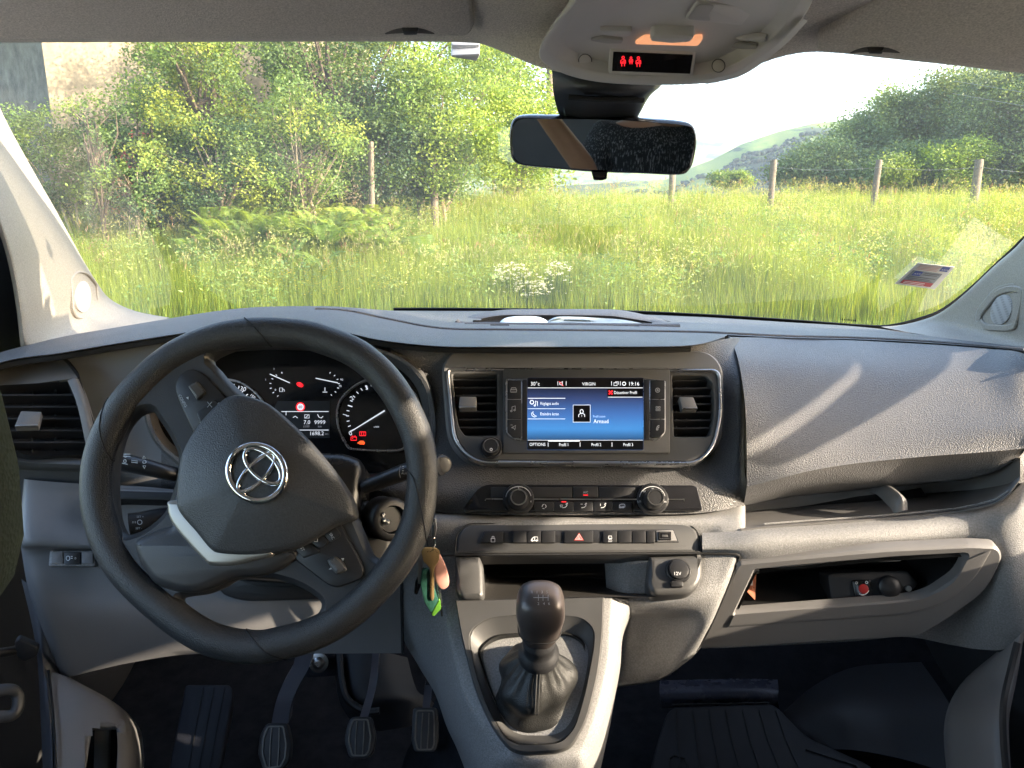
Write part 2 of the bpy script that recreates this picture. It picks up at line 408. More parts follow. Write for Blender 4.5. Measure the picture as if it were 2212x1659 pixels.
# ---------- storage tray on top
g = G()
rim_o = smooth([(985, 694), (1030, 678), (1085, 669.5), (1150, 668), (1300, 668), (1355, 672), (1420, 687), (1468, 705)], 5, False)
rim_i = smooth([(1006, 698), (1040, 688), (1085, 681), (1150, 680.5), (1300, 681.5), (1355, 687), (1410, 696), (1452, 704)], 5, False)
g.loft([[P(u, v + 4, 1.50) for u, v in rim_o], [P(u, v, 1.46) for u, v in rim_o], [P(u, (v * .4 + q[1] * .6), 1.43) for (u, v), q in zip(rim_o, rim_i)],
        [P(u, v, 1.42) for u, v in rim_i], [P(u, v, 1.42) for u, v in rim_i], [P(u, v + 22, 1.44) for u, v in rim_i]], 1, 4)
g.tube([P(u, v, 1.335) for u, v in smooth([(985, 694), (1000, 702), (1060, 703.5), (1230, 704.5), (1400, 706), (1468, 706.5)], 5, False)], .006, 8)
g.obj("storage_tray", PAD, dash, 50)
g = G(); g.loft([[P(990, 690, 1.47), P(1050, 677, 1.47), P(1150, 673, 1.47), P(1300, 674, 1.47), P(1400, 684, 1.47), P(1470, 700, 1.46)],
                 [P(990, 706, 1.38), P(1050, 707, 1.38), P(1150, 708, 1.38), P(1300, 709, 1.38), P(1400, 709.5, 1.38), P(1470, 710, 1.38)]], 4, 3)
g.obj("tray_well", BLK, dash)
tissue = thing("crumpled_tissue", "crumpled white plastic wrapper lying in the tray on top of the dashboard", "wrapper", tuple(P(1150, 700, 1.38)))
def crumple(pts, name, m_, parent, amp, seed):
    r_ = random.Random(seed); g = G(); rows = []
    for j in range(7):
        t = j / 6; row = []
        for (u, vt, vb) in pts:
            v = vb + (vt - vb) * t; d = 1.352 + .045 * t + r_.uniform(-amp, amp)
            row.append(P(u + r_.uniform(-3, 3), v + r_.uniform(-1, 1), d))
        rows.append(row)
    g.loft(rows, 3, 2); return g.obj(name, m_, parent, 25)
WRAP = mat("white_wrap", (.72, .78, .80), .35, bump=.6, bscale=60)
CLOTH = mat("grey_cloth", (.42, .46, .46), .9, bump=.8, bscale=90, var=.2, vscale=25)
BLUE = mat("blue_cloth", (.12, .26, .34), .9, bump=.8, bscale=90, var=.2, vscale=25)
crumple([(1078, 699, 702), (1090, 688, 703), (1110, 683, 703), (1140, 683, 703), (1165, 686, 703.5), (1192, 697, 703.5)], "wrapper", WRAP, tissue, .006, 2)
cl = thing("folded_cloth", "grey and blue cloth folded in the tray on top of the dashboard", "cloth", tuple(P(1300, 700, 1.38)))
crumple([(1175, 700, 703), (1195, 687, 703), (1220, 684, 703), (1262, 685, 703.5), (1300, 688, 704), (1345, 690, 704), (1385, 698, 704)], "cloth_fold", CLOTH, cl, .010, 5)
crumple([(1235, 702, 703.5), (1262, 697, 704), (1290, 694, 704), (1318, 698, 704.3)], "blue_fold", BLUE, cl, .004, 9)

# ---------- facia (instrument side and centre)
CPL = Pl.f3((940, 900, 1.045), (1600, 900, 1.045), (1270, 1080, .995))
CPL2 = Pl(P(1260, 900, 1.03), Vector((0, -.955, .30)))
HSG = [(975, 800), (1000, 775), (1490, 775), (1545, 800), (1548, 900), (1530, 955), (1495, 985), (1030, 985), (985, 940)]
CL_OPEN = smooth([(322, 870), (345, 800), (420, 757), (560, 742), (700, 745), (800, 756), (872, 784), (914, 829), (930, 885), (930, 950), (900, 1010), (820, 1035), (640, 1040), (460, 1030), (380, 985), (335, 935)], 5)
cols = [128, 200, 280, 372, 470, 560, 680, 752, 830, 940, 1100, 1300, 1480, 1560, 1600, 1612]
def row(vs, ds): return [P(c, v, d) for c, v, d in zip(cols, vs, ds)]
lv = [p[1] for p in lip]; 
topv = [766, 752, 740, 728, 714, 709, 713, 723, 739, 752, 753, 753, 750, 733, 731, 752]
g = G()
fd = [1.06] * 9 + [1.06, 1.065, 1.065, 1.06, 1.10, 1.17, 1.20]
g.loft([row(topv, [d for d in fd]),
        row([800] * 13 + [800, 805, 830], [1.055] * 9 + [1.06, 1.06, 1.06, 1.06, 1.06, 1.055, 1.07]),
        row([900] * 16, [1.045] * 9 + [1.043, 1.045, 1.045, 1.045, 1.038, 1.030, 1.045]),
        row([1000] * 16, [1.03] * 9 + [1.015, 1.01, 1.01, 1.01, 1.008, 1.005, 1.03]),
        row([1040, 1040, 1040, 1040, 1042, 1044, 1048, 1052, 1056, 1060, 1062, 1062, 1060, 1056, 1052, 1056], [1.03] * 8 + [1.0, .985, .98, .98, .98, .982, .985, 1.0]),
        row([1055, 1055, 1055, 1058, 1062, 1066, 1074, 1084, 1095, 1106, 1112, 1112, 1110, 1102, 1092, 1088], [1.04] * 8 + [1.01, .985, .970, .970, .970, .974, .99, 1.01]),
        row([1055, 1055, 1055, 1058, 1062, 1066, 1074, 1084, 1095, 1106, 1112, 1112, 1110, 1102, 1092, 1088], [1.04] * 8 + [1.01, .985, .970, .970, .970, .974, .99, 1.01]),
        row([1060, 1060, 1060, 1062, 1066, 1070, 1078, 1088, 1099, 1110, 1117, 1117, 1115, 1107, 1097, 1092], [1.10] * 16)],
       8, 8, keep=lambda u, v: not inside((u, v), CL_OPEN) and not inside((u, v), HSG))
_fo = g.obj("facia", [FAC, GREYS], dash, 50)
for _p in _fo.data.polygons:
    if proj(_p.center + Vector(ORG["facia"]))[0] < 345: _p.material_index = 1
# seam closing the facia towards the passenger panel
seam_pts = smooth([(1575, 728, 1.175), (1583, 748, 1.12), (1596, 778, 1.078), (1607, 830, 1.05), (1613, 900, 1.04), (1614, 1000, 1.02), (1609, 1055, 1.005), (1603, 1092, 1.01)], 6, False)
g = G(); g.tube([P(*p) for p in seam_pts], .0018, 6); g.obj("panel_seam", BLK, dash)

# ---------- instrument binnacle
inst = G()
CLP = Pl(P(650, 890, 1.13), Vector((.04, -.93, .36)))
n_o = len(CL_OPEN)
o1 = [P(u, v, 1.045) for u, v in CL_OPEN]; dr_ = lambda v: 1.043 - .024 * max(0, min(1, (v - 890) / 110)); o1 = [P(628 + (u - 628) * 1.025, 890 + (v - 890) * 1.04, dr_(v) - .004) for u, v in CL_OPEN]; o0 = [P(628 + (u - 628) * 1.05, 890 + (v - 890) * 1.08, dr_(v) + .012) for u, v in CL_OPEN]; o15 = [P(u, v, dr_(v) - .003) for u, v in CL_OPEN]
o2 = [P(628 + (u - 628) * .965, 890 + (v - 890) * .94, 1.09) for u, v in CL_OPEN]; o3 = [CLP.hit(628 + (u - 628) * .94, 895 + (v - 895) * .90, -.012) for u, v in CL_OPEN]
inst.rings([o0, o1, o15, o2, o3])
binn = inst.obj("instrument_binnacle", FAC, dash, 60)
g = G(); g.prism(CLP, [(628 + (u - 628) * .985, 895 + (v - 895) * .95) for u, v in CL_OPEN], -.02, -.004, 0)
face = g.obj("dial_face", GLOSS, dash)
ring_r = smooth([(768, 829), (810, 815), (862, 822), (898, 850), (912, 900), (900, 945), (880, 961), (858, 975), (768, 973), (745, 960), (727, 915), (731, 866)], 5)
ring_l = [(1300 - u, v + 2) for u, v in ring_r]
for nm, rg in (("rev_counter", ring_r), ("speedometer", ring_l)):
    g = G(); g.ring(CLP, rg, .0028, -.004, .004); rc = g.obj(nm, SATIN, dash)
    tx = G(); sg = 1 if nm == "rev_counter" else -1
    cu = 822 if sg > 0 else 1300 - 822; cv = 898
    if sg > 0:
        for k in range(19):
            a = R(212 + 0 - k * 9.4 * 1.25) if 0 else R(208 - k * 9.2)
            r0, r1 = (64, 74) if k % 5 == 0 else (68, 74)
            tx.stroke(CLP, [(cu + r0 * math.cos(a), cv - r0 * math.sin(a) * .98), (cu + r1 * math.cos(a), cv - r1 * math.sin(a) * .98)], 1.6 if k % 5 else 2.4, -.003)
        for s_, uu, vv, an in (("0", 757, 936, 30), ("1", 745, 896, 75), ("2", 760, 860, 35), ("3", 792, 837, 12), ("7", 871, 934, -40)): tx.text(CLP, s_, uu, vv, 9.5, -.003, an)
        tx.text(CLP, "x1000", 813, 922, 3.2, -.003)
        nd = G(); nd.tube([CLP.hit(758, 932, .002), CLP.hit(831, 887, .004)], [.0006, .0011], 6); pass
    else:
        for k in range(19):
            a = R(20 + k * 9.5)
            tx.stroke(CLP, [(cu + 66 * math.cos(a), cv - 66 * math.sin(a)), (cu + 74 * math.cos(a), cv - 74 * math.sin(a))], 1.8, -.003)
        tx.text(CLP, "130", 522, 839, 9.5, -.003, -12); tx.text(CLP, "150", 546, 856, 6, -.003, -40); tx.text(CLP, "110", 470, 833, 9, -.003, 5)
        nd = G(); nd.tube([CLP.hit(420, 960, .002), CLP.hit(470, 905, .004)], [.0006, .0011], 6)
    tx.obj("dial_scale", LIT, rc); nd.obj("needle", LIT, rc)
# fuel and temperature gauges
for nm, cu, cv, na, nb, a0, a1, txt in (("fuel_gauge", 622, 832, (583, 808), (626, 827), 110, 235, (("1", 592, 797), ("0", 595, 842), ("1", 574, 820))),
                                         ("temperature_gauge", 694, 830, (682, 817), (730, 827), -55, 60, (("90", 738, 820), ("70", 735, 834)))):
    g = G()
    for k in range(7):
        a = R(a0 + (a1 - a0) * k / 6); g.stroke(CLP, [(cu + 36 * math.cos(a), cv - 27 * math.sin(a)), (cu + 40 * math.cos(a), cv - 30 * math.sin(a))], 1.5, -.003)
    for s_, uu, vv in txt: g.text(CLP, s_, uu, vv, 4.2, -.003)
    if nm == "fuel_gauge": g.stroke(CLP, [(604, 838), (610, 838), (610, 846), (604, 846)], 1, -.003, True); g.stroke(CLP, [(611, 840), (614, 842), (614, 846)], 1, -.003)
    else: g.stroke(CLP, [(702, 837), (702, 845)], 1.3, -.003); g.stroke(CLP, [(697, 847), (707, 847)], 1.3, -.003)
    ga = g.obj(nm, LIT, dash); n2 = G(); n2.tube([CLP.hit(*na, .001), CLP.hit(*nb, .002)], .0007, 6); n2.obj("needle", LIT, ga)
# warning lights
g = G(); g.prism(CLP, ell(648, 831, 4, 5, 0, 14), -.004, -.003, 0); g.stroke(CLP, ell(648, 831, 7, 4, 25, 16), 1.6, -.003, True)
g.obj("belt_warning_light", RED, dash)
g = G(); g.stroke(CLP, [(758, 944), (770, 944), (770, 951), (758, 951)], 1.6, -.003, True); g.stroke(CLP, [(761, 942), (763, 942)], 2, -.003); g.stroke(CLP, [(766, 942), (768, 942)], 2, -.003); g.stroke(CLP, [(760, 947), (763, 947)], 1, -.003)
g.stroke(CLP, [(777, 933), (790, 933), (790, 941), (777, 941)], 1.6, -.003, True); g.stroke(CLP, [(781, 933), (781, 941)], 1, -.003); g.stroke(CLP, [(786, 933), (786, 941)], 1, -.003)
g.obj("battery_warning_light", RED, dash)
g = G(); g.prism(CLP, [(774, 955), (778, 952), (785, 952), (788, 956), (787, 960), (777, 960), (774, 958)], -.004, -.003, 0); g.stroke(CLP, [(772, 957), (774, 957)], 2, -.003)
g.obj("engine_warning_light", ORG_, dash)
# speed limit sign and trip display
g = G(); g.prism(CLP, [(600, 866), (712, 866), (712, 946), (560, 946)], -.004, -.0034, 0); td = g.obj("trip_display", BTN, dash)
g = G(); g.prism(CLP, ell(649, 879, 7.2, 7.2, 0, 24), -.004, -.0028, 0); g.obj("limit_sign", LIT, td)
g = G(); g.stroke(CLP, ell(649, 879, 8.6, 8.6, 0, 24), 2.4, -.0030, True); g.obj("limit_ring", RED, td)
g = G(); g.text(CLP, "80", 649, 879, 5.5, -.0024); g.obj("limit_number", BTN, td)
g = G(); g.stroke(CLP, [(608, 889), (710, 889)], 1.4, -.003); g.stroke(CLP, [(618, 889), (618, 897)], 1.2, -.003); g.stroke(CLP, [(640, 929), (710, 929)], 1.4, -.003)
g.text(CLP, "7.0", 663, 912, 8.5, -.003, sx=1.0); g.text(CLP, "9999", 691, 912, 8.5, -.003); g.text(CLP, "1698.2", 684, 936, 8.5, -.003, sx=.95)
g.stroke(CLP, [(658, 896), (668, 896), (668, 903), (658, 903)], 1.2, -.003, True); g.stroke(CLP, [(660, 902), (666, 897)], 1, -.003)
g.stroke(CLP, [(686, 895), (689, 901), (694, 903), (698, 899)], 1.4, -.003); g.stroke(CLP, [(633, 902), (638, 899), (643, 903)], 1.4, -.003)
g.obj("trip_figures", LIT, td)
g = G(); g.text(CLP, "l/100", 662, 921, 4.6, -.003); g.text(CLP, "km", 691, 921, 4.6, -.003); g.text(CLP, "km", 706, 937, 3.6, -.003); g.obj("trip_units", LITD, td)

# ---------- centre: screen unit
SP = Pl.f3((960, 900, 1.018), (1560, 900, 1.018), (1260, 1000, .992))
housing = rpoly([(953, 790), (975, 757), (1010, 752), (1480, 752), (1535, 760), (1562, 790), (1566, 900), (1558, 960), (1510, 1000), (1010, 1000), (965, 950)], [30, 20, 30, 30, 30, 30, 60, 30, 50, 50, 60])
g = G(); g.plate(SP, housing, [rpoly([(975, 802), (1546, 806), (1548, 900), (1532, 958), (1500, 990), (1030, 990), (990, 950)], 10)], -.03, -.003, .003); g.obj("centre_housing", GREYS, dash, 45)
bez = rpoly([(962, 793), (1558, 796), (1562, 900), (1545, 968), (1508, 1004), (1022, 1001), (978, 955)], [16, 22, 60, 45, 45, 45, 60], 5)
g = G(); g.ring(SP, bez, .0045, -.006, .006, .0015); g.obj("chrome_surround", SATIN, dash, 60)
inner = [(u, v) for u, v in bez]
g = G()
q = inset([SP.loc(u, v, .003) for u, v in bez] if area2([SP.loc(u, v, .003) for u, v in bez]) > 0 else [SP.loc(u, v, .003) for u, v in bez][::-1], .0042)
VL = rpoly([(977, 808), (1074, 808), (1074, 941), (1004, 941), (991, 922), (985, 890)], [6, 4, 4, 6, 10, 20]); VR = rpoly([(1452, 811), (1524, 811), (1540, 828), (1542, 900), (1532, 943), (1456, 943)], [4, 12, 14, 20, 8, 4])
g.plate(SP, q, [[SP.loc(u, v, .003) for u, v in VL], [SP.loc(u, v, .003) for u, v in VR]], -.02, .003, .0012, px=False)
g.obj("screen_fascia", TRIM, dash, 45)
tilt = SP
def vent(parent_label, poly, fins, tab, vanes, depth=.03, pl=SP, top=None):
    g = G(); p = [pl.loc(u, v, .002) for u, v in poly]
    if area2(p) < 0: p = p[::-1]
    g.rings([[pl.w(x, y, .002) for x, y in p], [pl.w(x, y, -depth) for x, y in p]]); 
    b = g.add([pl.w(x, y, -depth) for x, y in p], []); g.f.append(tuple(range(b, b + len(p)))); g.mi.append(0)
    vo = g.obj("air_vent", DARK, dash)
    for (ua, va, ub, vb) in fins:
        f = G(); a = pl.hit(ua, va, -.004); c = pl.hit(ub, vb, -.004); dn = (-pl.n * .016 - pl.y * .003)
        th = pl.y * .0011
        f.add([a + th, c + th, c + dn + th, a + dn + th, a - th, c - th, c + dn - th, a + dn - th], [(0, 1, 2, 3), (7, 6, 5, 4), (0, 4, 5, 1), (3, 2, 6, 7), (0, 3, 7, 4), (1, 5, 6, 2)])
        f.obj("slat", BTN, vo, 30)
    for (ua, va, vb) in vanes:
        f = G(); a = pl.hit(ua, va, -.018); c = pl.hit(ua, vb, -.018); f.tube([a, c], .0012, 5); f.obj("vane", BTN, vo)
    f = G(); f.prism(pl, rpoly(tab, 3), -.004, .009, .0015); f.obj("slide_tab", GREYS, vo)
    (tu0, tv0), (tu1, tv1) = tab[3], tab[2]
    f = G(); f.prism(pl, [(tu0 + 1, tv0 - 3), (tu1 - 1, tv1 - 3), (tu1 - 1, tv1), (tu0 + 1, tv0)], .008, .0102, .0006); f.obj("tab_edge", SATIN, vo)
    return vo
vent("left", VL, [(979 + k * 2.5, 820 + k * 17.2, 1072, 820 + k * 17.2) for k in range(7)], [(993, 856), (1029, 856), (1029, 881), (991, 881)],
     [(1000, 805, 938), (1030, 805, 938), (1058, 805, 938)])
vent("right", VR, [(1455, 822 + k * 17.2, 1537, 821 + k * 17.2) for k in range(7)], [(1467, 857), (1498, 857), (1508, 883), (1474, 883)],
     [(1460, 805, 940), (1482, 805, 940), (1512, 805, 940)])
# screen
scr = rr(1139, 816, 1390, 972, 3)
g = G(); g.prism(SP, rpoly([(1087, 796), (1447, 796), (1447, 979), (1087, 979)], 5), .002, .0062, .0012); g.obj("display_frame", TRIM, dash)
g = G(); g.prism(SP, rpoly([(1092, 817), (1139, 817), (1139, 951), (1112, 951), (1092, 935)], [5, 1, 1, 22, 18]), .006, .0080, .001); 
g.obj("button_panel", SATIN, dash); g = G(); g.prism(SP, rpoly([(1390, 818), (1438, 821), (1438, 936), (1420, 951), (1390, 951)], [1, 5, 18, 22, 1]), .006, .0080, .001); bp_ = g.obj("button_panel", SATIN, dash)
m = bpy.data.materials.new("screen_picture"); m.use_nodes = True; t = m.node_tree; b = t.nodes["Principled BSDF"]
tc = t.nodes.new("ShaderNodeTexCoord"); sx = t.nodes.new("ShaderNodeSeparateXYZ"); t.links.new(tc.outputs["Generated"], sx.inputs[0])
cr = t.nodes.new("ShaderNodeValToRGB"); e = cr.color_ramp.elements
e[0].position = 0; e[0].color = (.02, .05, .13, 1); e[1].position = .86; e[1].color = (.008, .012, .03, 1)
x = e.new(.30); x.color = (.06, .26, .62, 1); x = e.new(.12); x.color = (.01, .03, .08, 1); x = e.new(.50); x.color = (.05, .15, .42, 1); x = e.new(.70); x.color = (.03, .055, .16, 1)
t.links.new(sx.outputs["Z"], cr.inputs[0])
wv = t.nodes.new("ShaderNodeTexWave"); wv.inputs["Scale"].default_value = 150; wv.inputs["Distortion"].default_value = 2.2; wv.bands_direction = 'DIAGONAL'; wv.inputs["Detail Scale"].default_value = .3
t.links.new(tc.outputs["Object"], wv.inputs["Vector"])
mx = t.nodes.new("ShaderNodeMix"); mx.data_type = 'RGBA'; mx.blend_type = 'MULTIPLY'; mx.inputs[0].default_value = .35
t.links.new(cr.outputs[0], mx.inputs[6]); t.links.new(wv.outputs["Color"], mx.inputs[7])
t.links.new(mx.outputs[2], b.inputs["Emission Color"]); b.inputs["Emission Strength"].default_value = .22; b.inputs["Base Color"].default_value = (.01, .01, .012, 1); b.inputs["Roughness"].default_value = .22
SCREEN = m
g = G(); g.prism(SP, scr, .004, .0068, 0); so = g.obj("touch_screen", SCREEN, dash)
H = .0069
g = G(); g.prism(SP, [(1140, 817), (1389, 817), (1389, 838), (1140, 838)], .0068, H, 0); g.prism(SP, [(1312, 838), (1389, 838), (1389, 859), (1312, 859)], .0068, H, 0)
g.prism(SP, [(1140, 951), (1389, 951), (1389, 971), (1140, 971)], .0068, H, 0); g.obj("screen_bar", mat("screen_black", (.006, .006, .008), .25), so)
g = G(); H2 = .0072
for s_, u, v, h_, al in (("30°c", 1146, 829, 9, 'LEFT'), ("VIRGIN", 1272, 829.5, 7.4, 'CENTER'), ("19:16", 1369, 829, 9, 'CENTER'), ("Désactiver Profil", 1326, 848, 7, 'LEFT'),
                      ("Réglages audio", 1167, 871.5, 7, 'LEFT'), ("Eteindre écran", 1167, 894, 7, 'LEFT'), ("Arnaud", 1282, 910, 9, 'LEFT'),
                      ("OPTIONS", 1161, 960, 7.2, 'CENTER'), ("Profil 1", 1218, 960.5, 7.2, 'CENTER'), ("Profil 2", 1288, 960.5, 7.2, 'CENTER'), ("Profil 3", 1357, 960.5, 7.2, 'CENTER')):
    wd = {"Désactiver Profil": .74, "Réglages audio": .68, "Eteindre écran": .68, "OPTIONS": .80, "Profil 1": .72, "Profil 2": .72, "Profil 3": .72, "Arnaud": .85}.get(s_, .85)
    if s_ == "VIRGIN": wd = .85
    g.text(SP, s_, u, v, h_, H2, 0, al, sx=wd)
for a, c, w_ in (((1140, 838), (1389, 838), 1), ((1140, 860.5), (1221, 860.5), 1.2), ((1140, 883), (1221, 883), .8), ((1140, 905), (1221, 905), .8), ((1313, 858), (1388, 858), 1),
                 ((1184, 952.5), (1252, 952.5), 2.6), ((1140, 951), (1389, 951), .6), ((1184, 956), (1184, 965), 1), ((1253, 956), (1253, 965), 1), ((1322, 956), (1322, 965), 1),
                 ((1205, 824), (1205, 833), 1), ((1223, 824), (1223, 833), 1), ((1321, 824), (1321, 833), 1), ((1340, 824), (1340, 833), 1)): g.stroke(SP, [a, c], w_, H2)
g.stroke(SP, ell(1149, 869, 4, 4, 0, 14), 1.6, H2, True); g.stroke(SP, [(1157, 875), (1157, 866), (1161, 868), (1161, 877)], 1.3, H2); g.stroke(SP, ell(1155, 876, 1.5, 1.5, 0, 8), 1.3, H2, True)
g.stroke(SP, [(1152, 889), (1148, 893), (1149, 898), (1154, 901), (1159, 899), (1154, 897), (1151, 893)], 1.2, H2, True)
g.stroke(SP, ell(1348, 829, 3.6, 3.6, 0, 12), 1.5, H2, True); g.stroke(SP, [(1326, 827), (1333, 827), (1333, 833), (1326, 833)], 1.2, H2, True); g.stroke(SP, [(1329, 825), (1336, 825), (1336, 831)], 1.1, H2)
g.stroke(SP, [(1209, 827), (1211, 827), (1215, 824), (1215, 833), (1211, 831), (1209, 831)], 1.2, H2, True)
g.stroke(SP, [(1238, 875), (1275, 875), (1275, 912), (1238, 912)], 1.0, H2, True)
g.obj("screen_text", LITB, so)
g = G(); g.prism(SP, [(1238.5, 875.5), (1274.5, 875.5), (1274.5, 911.5), (1238.5, 911.5)], .0068, .00705, 0); g.obj("profile_tile", bpy.data.materials["screen_black"], so)
g = G(); g.stroke(SP, ell(1256.5, 889, 3.4, 4.2, 0, 16), 1.3, H2, True); g.stroke(SP, [(1250, 901), (1250, 896), (1254, 893), (1259, 893), (1263, 896), (1263, 901)], 1.3, H2); g.text(SP, "1", 1256.5, 898, 5, H2); g.obj("profile_icon", LITB, so)
g = G(); g.text(SP, "Profil activé", 1281, 899.5, 5.4, H2, 0, 'LEFT', sx=.72); g.obj("profile_caption", mat("screen_dim_text", (.2, .3, .5), .6, emis=(.45, .6, .9), es=0.168), so)
g = G(); g.stroke(SP, [(1315, 844), (1323, 852)], 3, H2); g.stroke(SP, [(1323, 844), (1315, 852)], 3, .0073); g.stroke(SP, [(1208, 824), (1217, 834)], 1, .0074); g.obj("cancel_cross", RED, so)
def keycap(name, pl, poly, h0, h1, parent=None, m_=BTN, b=.0006):
    g = G(); g.prism(pl, poly, h0, h1, b); return g.obj(name, m_, parent or dash)
def icon(pl, h, strokes, parent, m_=WHT, name="symbol", w_=1.3):
    g = G()
    for st in strokes:
        if isinstance(st, tuple) and isinstance(st[0], str): g.text(pl, st[0], st[1], st[2], st[3], h, st[4] if len(st) > 4 else 0)
        else: g.stroke(pl, st, w_, h, False)
    return g.obj(name, m_, parent)
def loop(p): return p + [p[0]]
for i, (v0, v1) in enumerate(((821, 861), (863, 904), (906, 945))):
    cut = [(1096, v0), (1126, v0), (1126, v1), (1096, v1)] if i < 2 else [(1096, v0), (1126, v0), (1126, v1), (1108, v1), (1096, v1 - 12)]
    k = keycap("key", SP, rpoly(cut, 2), .007, .0092, bp_)
    cc = (1405, 1436); cut = [(cc[0], v0), (cc[1], v0), (cc[1], v1), (cc[0], v1)] if i < 2 else [(cc[0], v0), (cc[1], v0), (cc[1], v1 - 12), (cc[1] - 12, v1), (cc[0], v1)]
    k = keycap("key", SP, rpoly(cut, 2), .007, .0092, bp_)
keycap("key_strip", SP, [(1128, 820), (1139, 820), (1139, 950), (1128, 950)], .007, .0090, bp_); keycap("key_strip", SP, [(1391, 820), (1403, 820), (1403, 950), (1391, 950)], .007, .0090, bp_)
icon(SP, .0093, [loop([(1103, 843), (1105, 838), (1114, 838), (1116, 843), (1116, 847), (1103, 847)]), [(1103, 842), (1116, 842)]], bp_, GRY_PRINT)
icon(SP, .0093, [[(1106, 888), (1106, 879), (1113, 877), (1113, 886)], loop(ell(1104.5, 888, 1.8, 1.6, 0, 8)), loop(ell(1111.5, 886, 1.8, 1.6, 0, 8))], bp_, GRY_PRINT)
icon(SP, .0093, [loop([(1105, 924), (1114, 919), (1112, 929), (1110, 925)]), ("N", 1105, 918, 3.5)], bp_, GRY_PRINT)
icon(SP, .0093, [loop(ell(1420.5, 843, 4.6, 4.6, 0, 12)), loop(ell(1420.5, 843, 1.6, 1.6, 0, 8))], bp_, GRY_PRINT)
icon(SP, .0093, [loop([(a, c), (a + 3.4, c), (a + 3.4, c + 3.4), (a, c + 3.4)]) for a in (1417, 1422.5) for c in (878.5, 884)], bp_, GRY_PRINT)
icon(SP, .0093, [[(1424, 919), (1420, 921), (1418, 926), (1418, 929), (1421, 929), (1421, 925), (1424, 922)]], bp_, GRY_PRINT)
# volume knob
def knob(pl, u, v, r_px, h0, h1, name, parent, mats=(BTN, SATIN, BTN), taper=.92):
    o = pl.hit(u, v, 0); k = pl.px(u, v) * r_px
    g = G(); g.lathe(o, pl.n, [(k * 1.0, h0), (k, h0 + .002), (k * .98, h1 * .55), (k * taper, h1 - .001), (k * (taper - .05), h1)]); kb = g.obj(name, mats[0], parent, 50)
    g = G(); g.lathe(o, pl.n, [(k * (taper - .04), h1 - .0005), (k * (taper - .05), h1 + .0008), (k * (taper - .16), h1 + .0008), (k * (taper - .18), h1 - .0005)], cap=False); g.obj("knob_ring", mats[1], kb)
    g = G(); g.lathe(o, pl.n, [(k * (taper - .17), h1 - .001), (k * (taper - .19), h1 + .0002), (k * .3, h1 + .0003)]); g.obj("knob_cap", mats[2], kb)
    return kb
g = G(); o = SP.hit(1061, 970, 0); kk = SP.px(1061, 970); g.lathe(o, SP.n, [(kk * 25, .002), (kk * 25, .005), (kk * 23, .0065), (kk * 20, .0062)]); g.obj("volume_base", BTN, dash)
kb = knob(SP, 1061, 971, 19, .004, .014, "volume_knob", dash); icon(SP, .0145, [loop(ell(1061, 971, 2.6, 2.6, 0, 10))], kb)

# ---------- climate panel
CP = Pl.f3((1010, 1075, .971), (1500, 1075, .971), (1260, 1105, .965))
cpo = rpoly([(1038, 1046), (1505, 1048), (1518, 1100), (1510, 1103), (1004, 1105), (1000, 1098)], [24, 12, 8, 8, 12, 8])
g = G(); g.prism(CP, cpo, -.02, .001, .0012); cpp = g.obj("climate_panel", GLOSS, dash)
g = G(); g.stroke(CP, [(1048, 1082), (1050, 1078), (1478, 1079)], 2.4, .0012, th=.0009); g.stroke(CP, [(1478, 1079), (1478, 1083)], 2, .0012); g.obj("bright_line", SATIN, cpp)
bt = [(1155, 1196), (1197, 1239), (1240, 1281), (1282, 1323), (1324, 1366)]
for a, b_ in bt: keycap("key", CP, rr(a, 1084, b_, 1104, 2), .0, .0022, cpp)
for a, b_, c, d_ in ((1060, 1236, 1052, 1075), (1238, 1292, 1051, 1075), (1294, 1372, 1052, 1075)): keycap("key", CP, rr(a, c, b_, d_, 2), .0, .0020, cpp)
icon(CP, .0023, [("A/C", 1265, 1063.5, 4.6)], cpp, GRY_PRINT)
g = G(); g.stroke(CP, [(1260, 1069.5), (1270, 1069.5)], 2, .0023); g.stroke(CP, [(1213, 1084), (1223, 1084)], 2.2, .0024); g.obj("indicator_light", RED, cpp)
icon(CP, .0024, [[(1171, 1095), (1172, 1091), (1176, 1089)], [(1178, 1090), (1180, 1094), (1178, 1097)], [(1176, 1099), (1172, 1098)]], cpp)
def seatic(u, v): return [[(u + 2, v - 4), (u + 5, v - 1), (u + 1, v + 3), (u - 5, v + 4)], loop(ell(u + 5, v - 5, 1.2, 1.2, 0, 6))]
icon(CP, .0024, seatic(1220, 1093) + [loop([(1210, 1091), (1216, 1091), (1214, 1095), (1211, 1095)])], cpp); icon(CP, .0024, seatic(1261, 1093) + [[(1254, 1089), (1259, 1089)]], cpp); icon(CP, .0024, seatic(1303, 1093) + [[(1297, 1088), (1297, 1093)]], cpp)
icon(CP, .0024, [loop([(1338, 1097), (1338, 1091), (1342, 1089), (1348, 1089), (1350, 1091), (1350, 1095)]), [(1341, 1093), (1341, 1098)], [(1344, 1093), (1344, 1098)], [(1347, 1093), (1347, 1098)]], cpp, LITD)
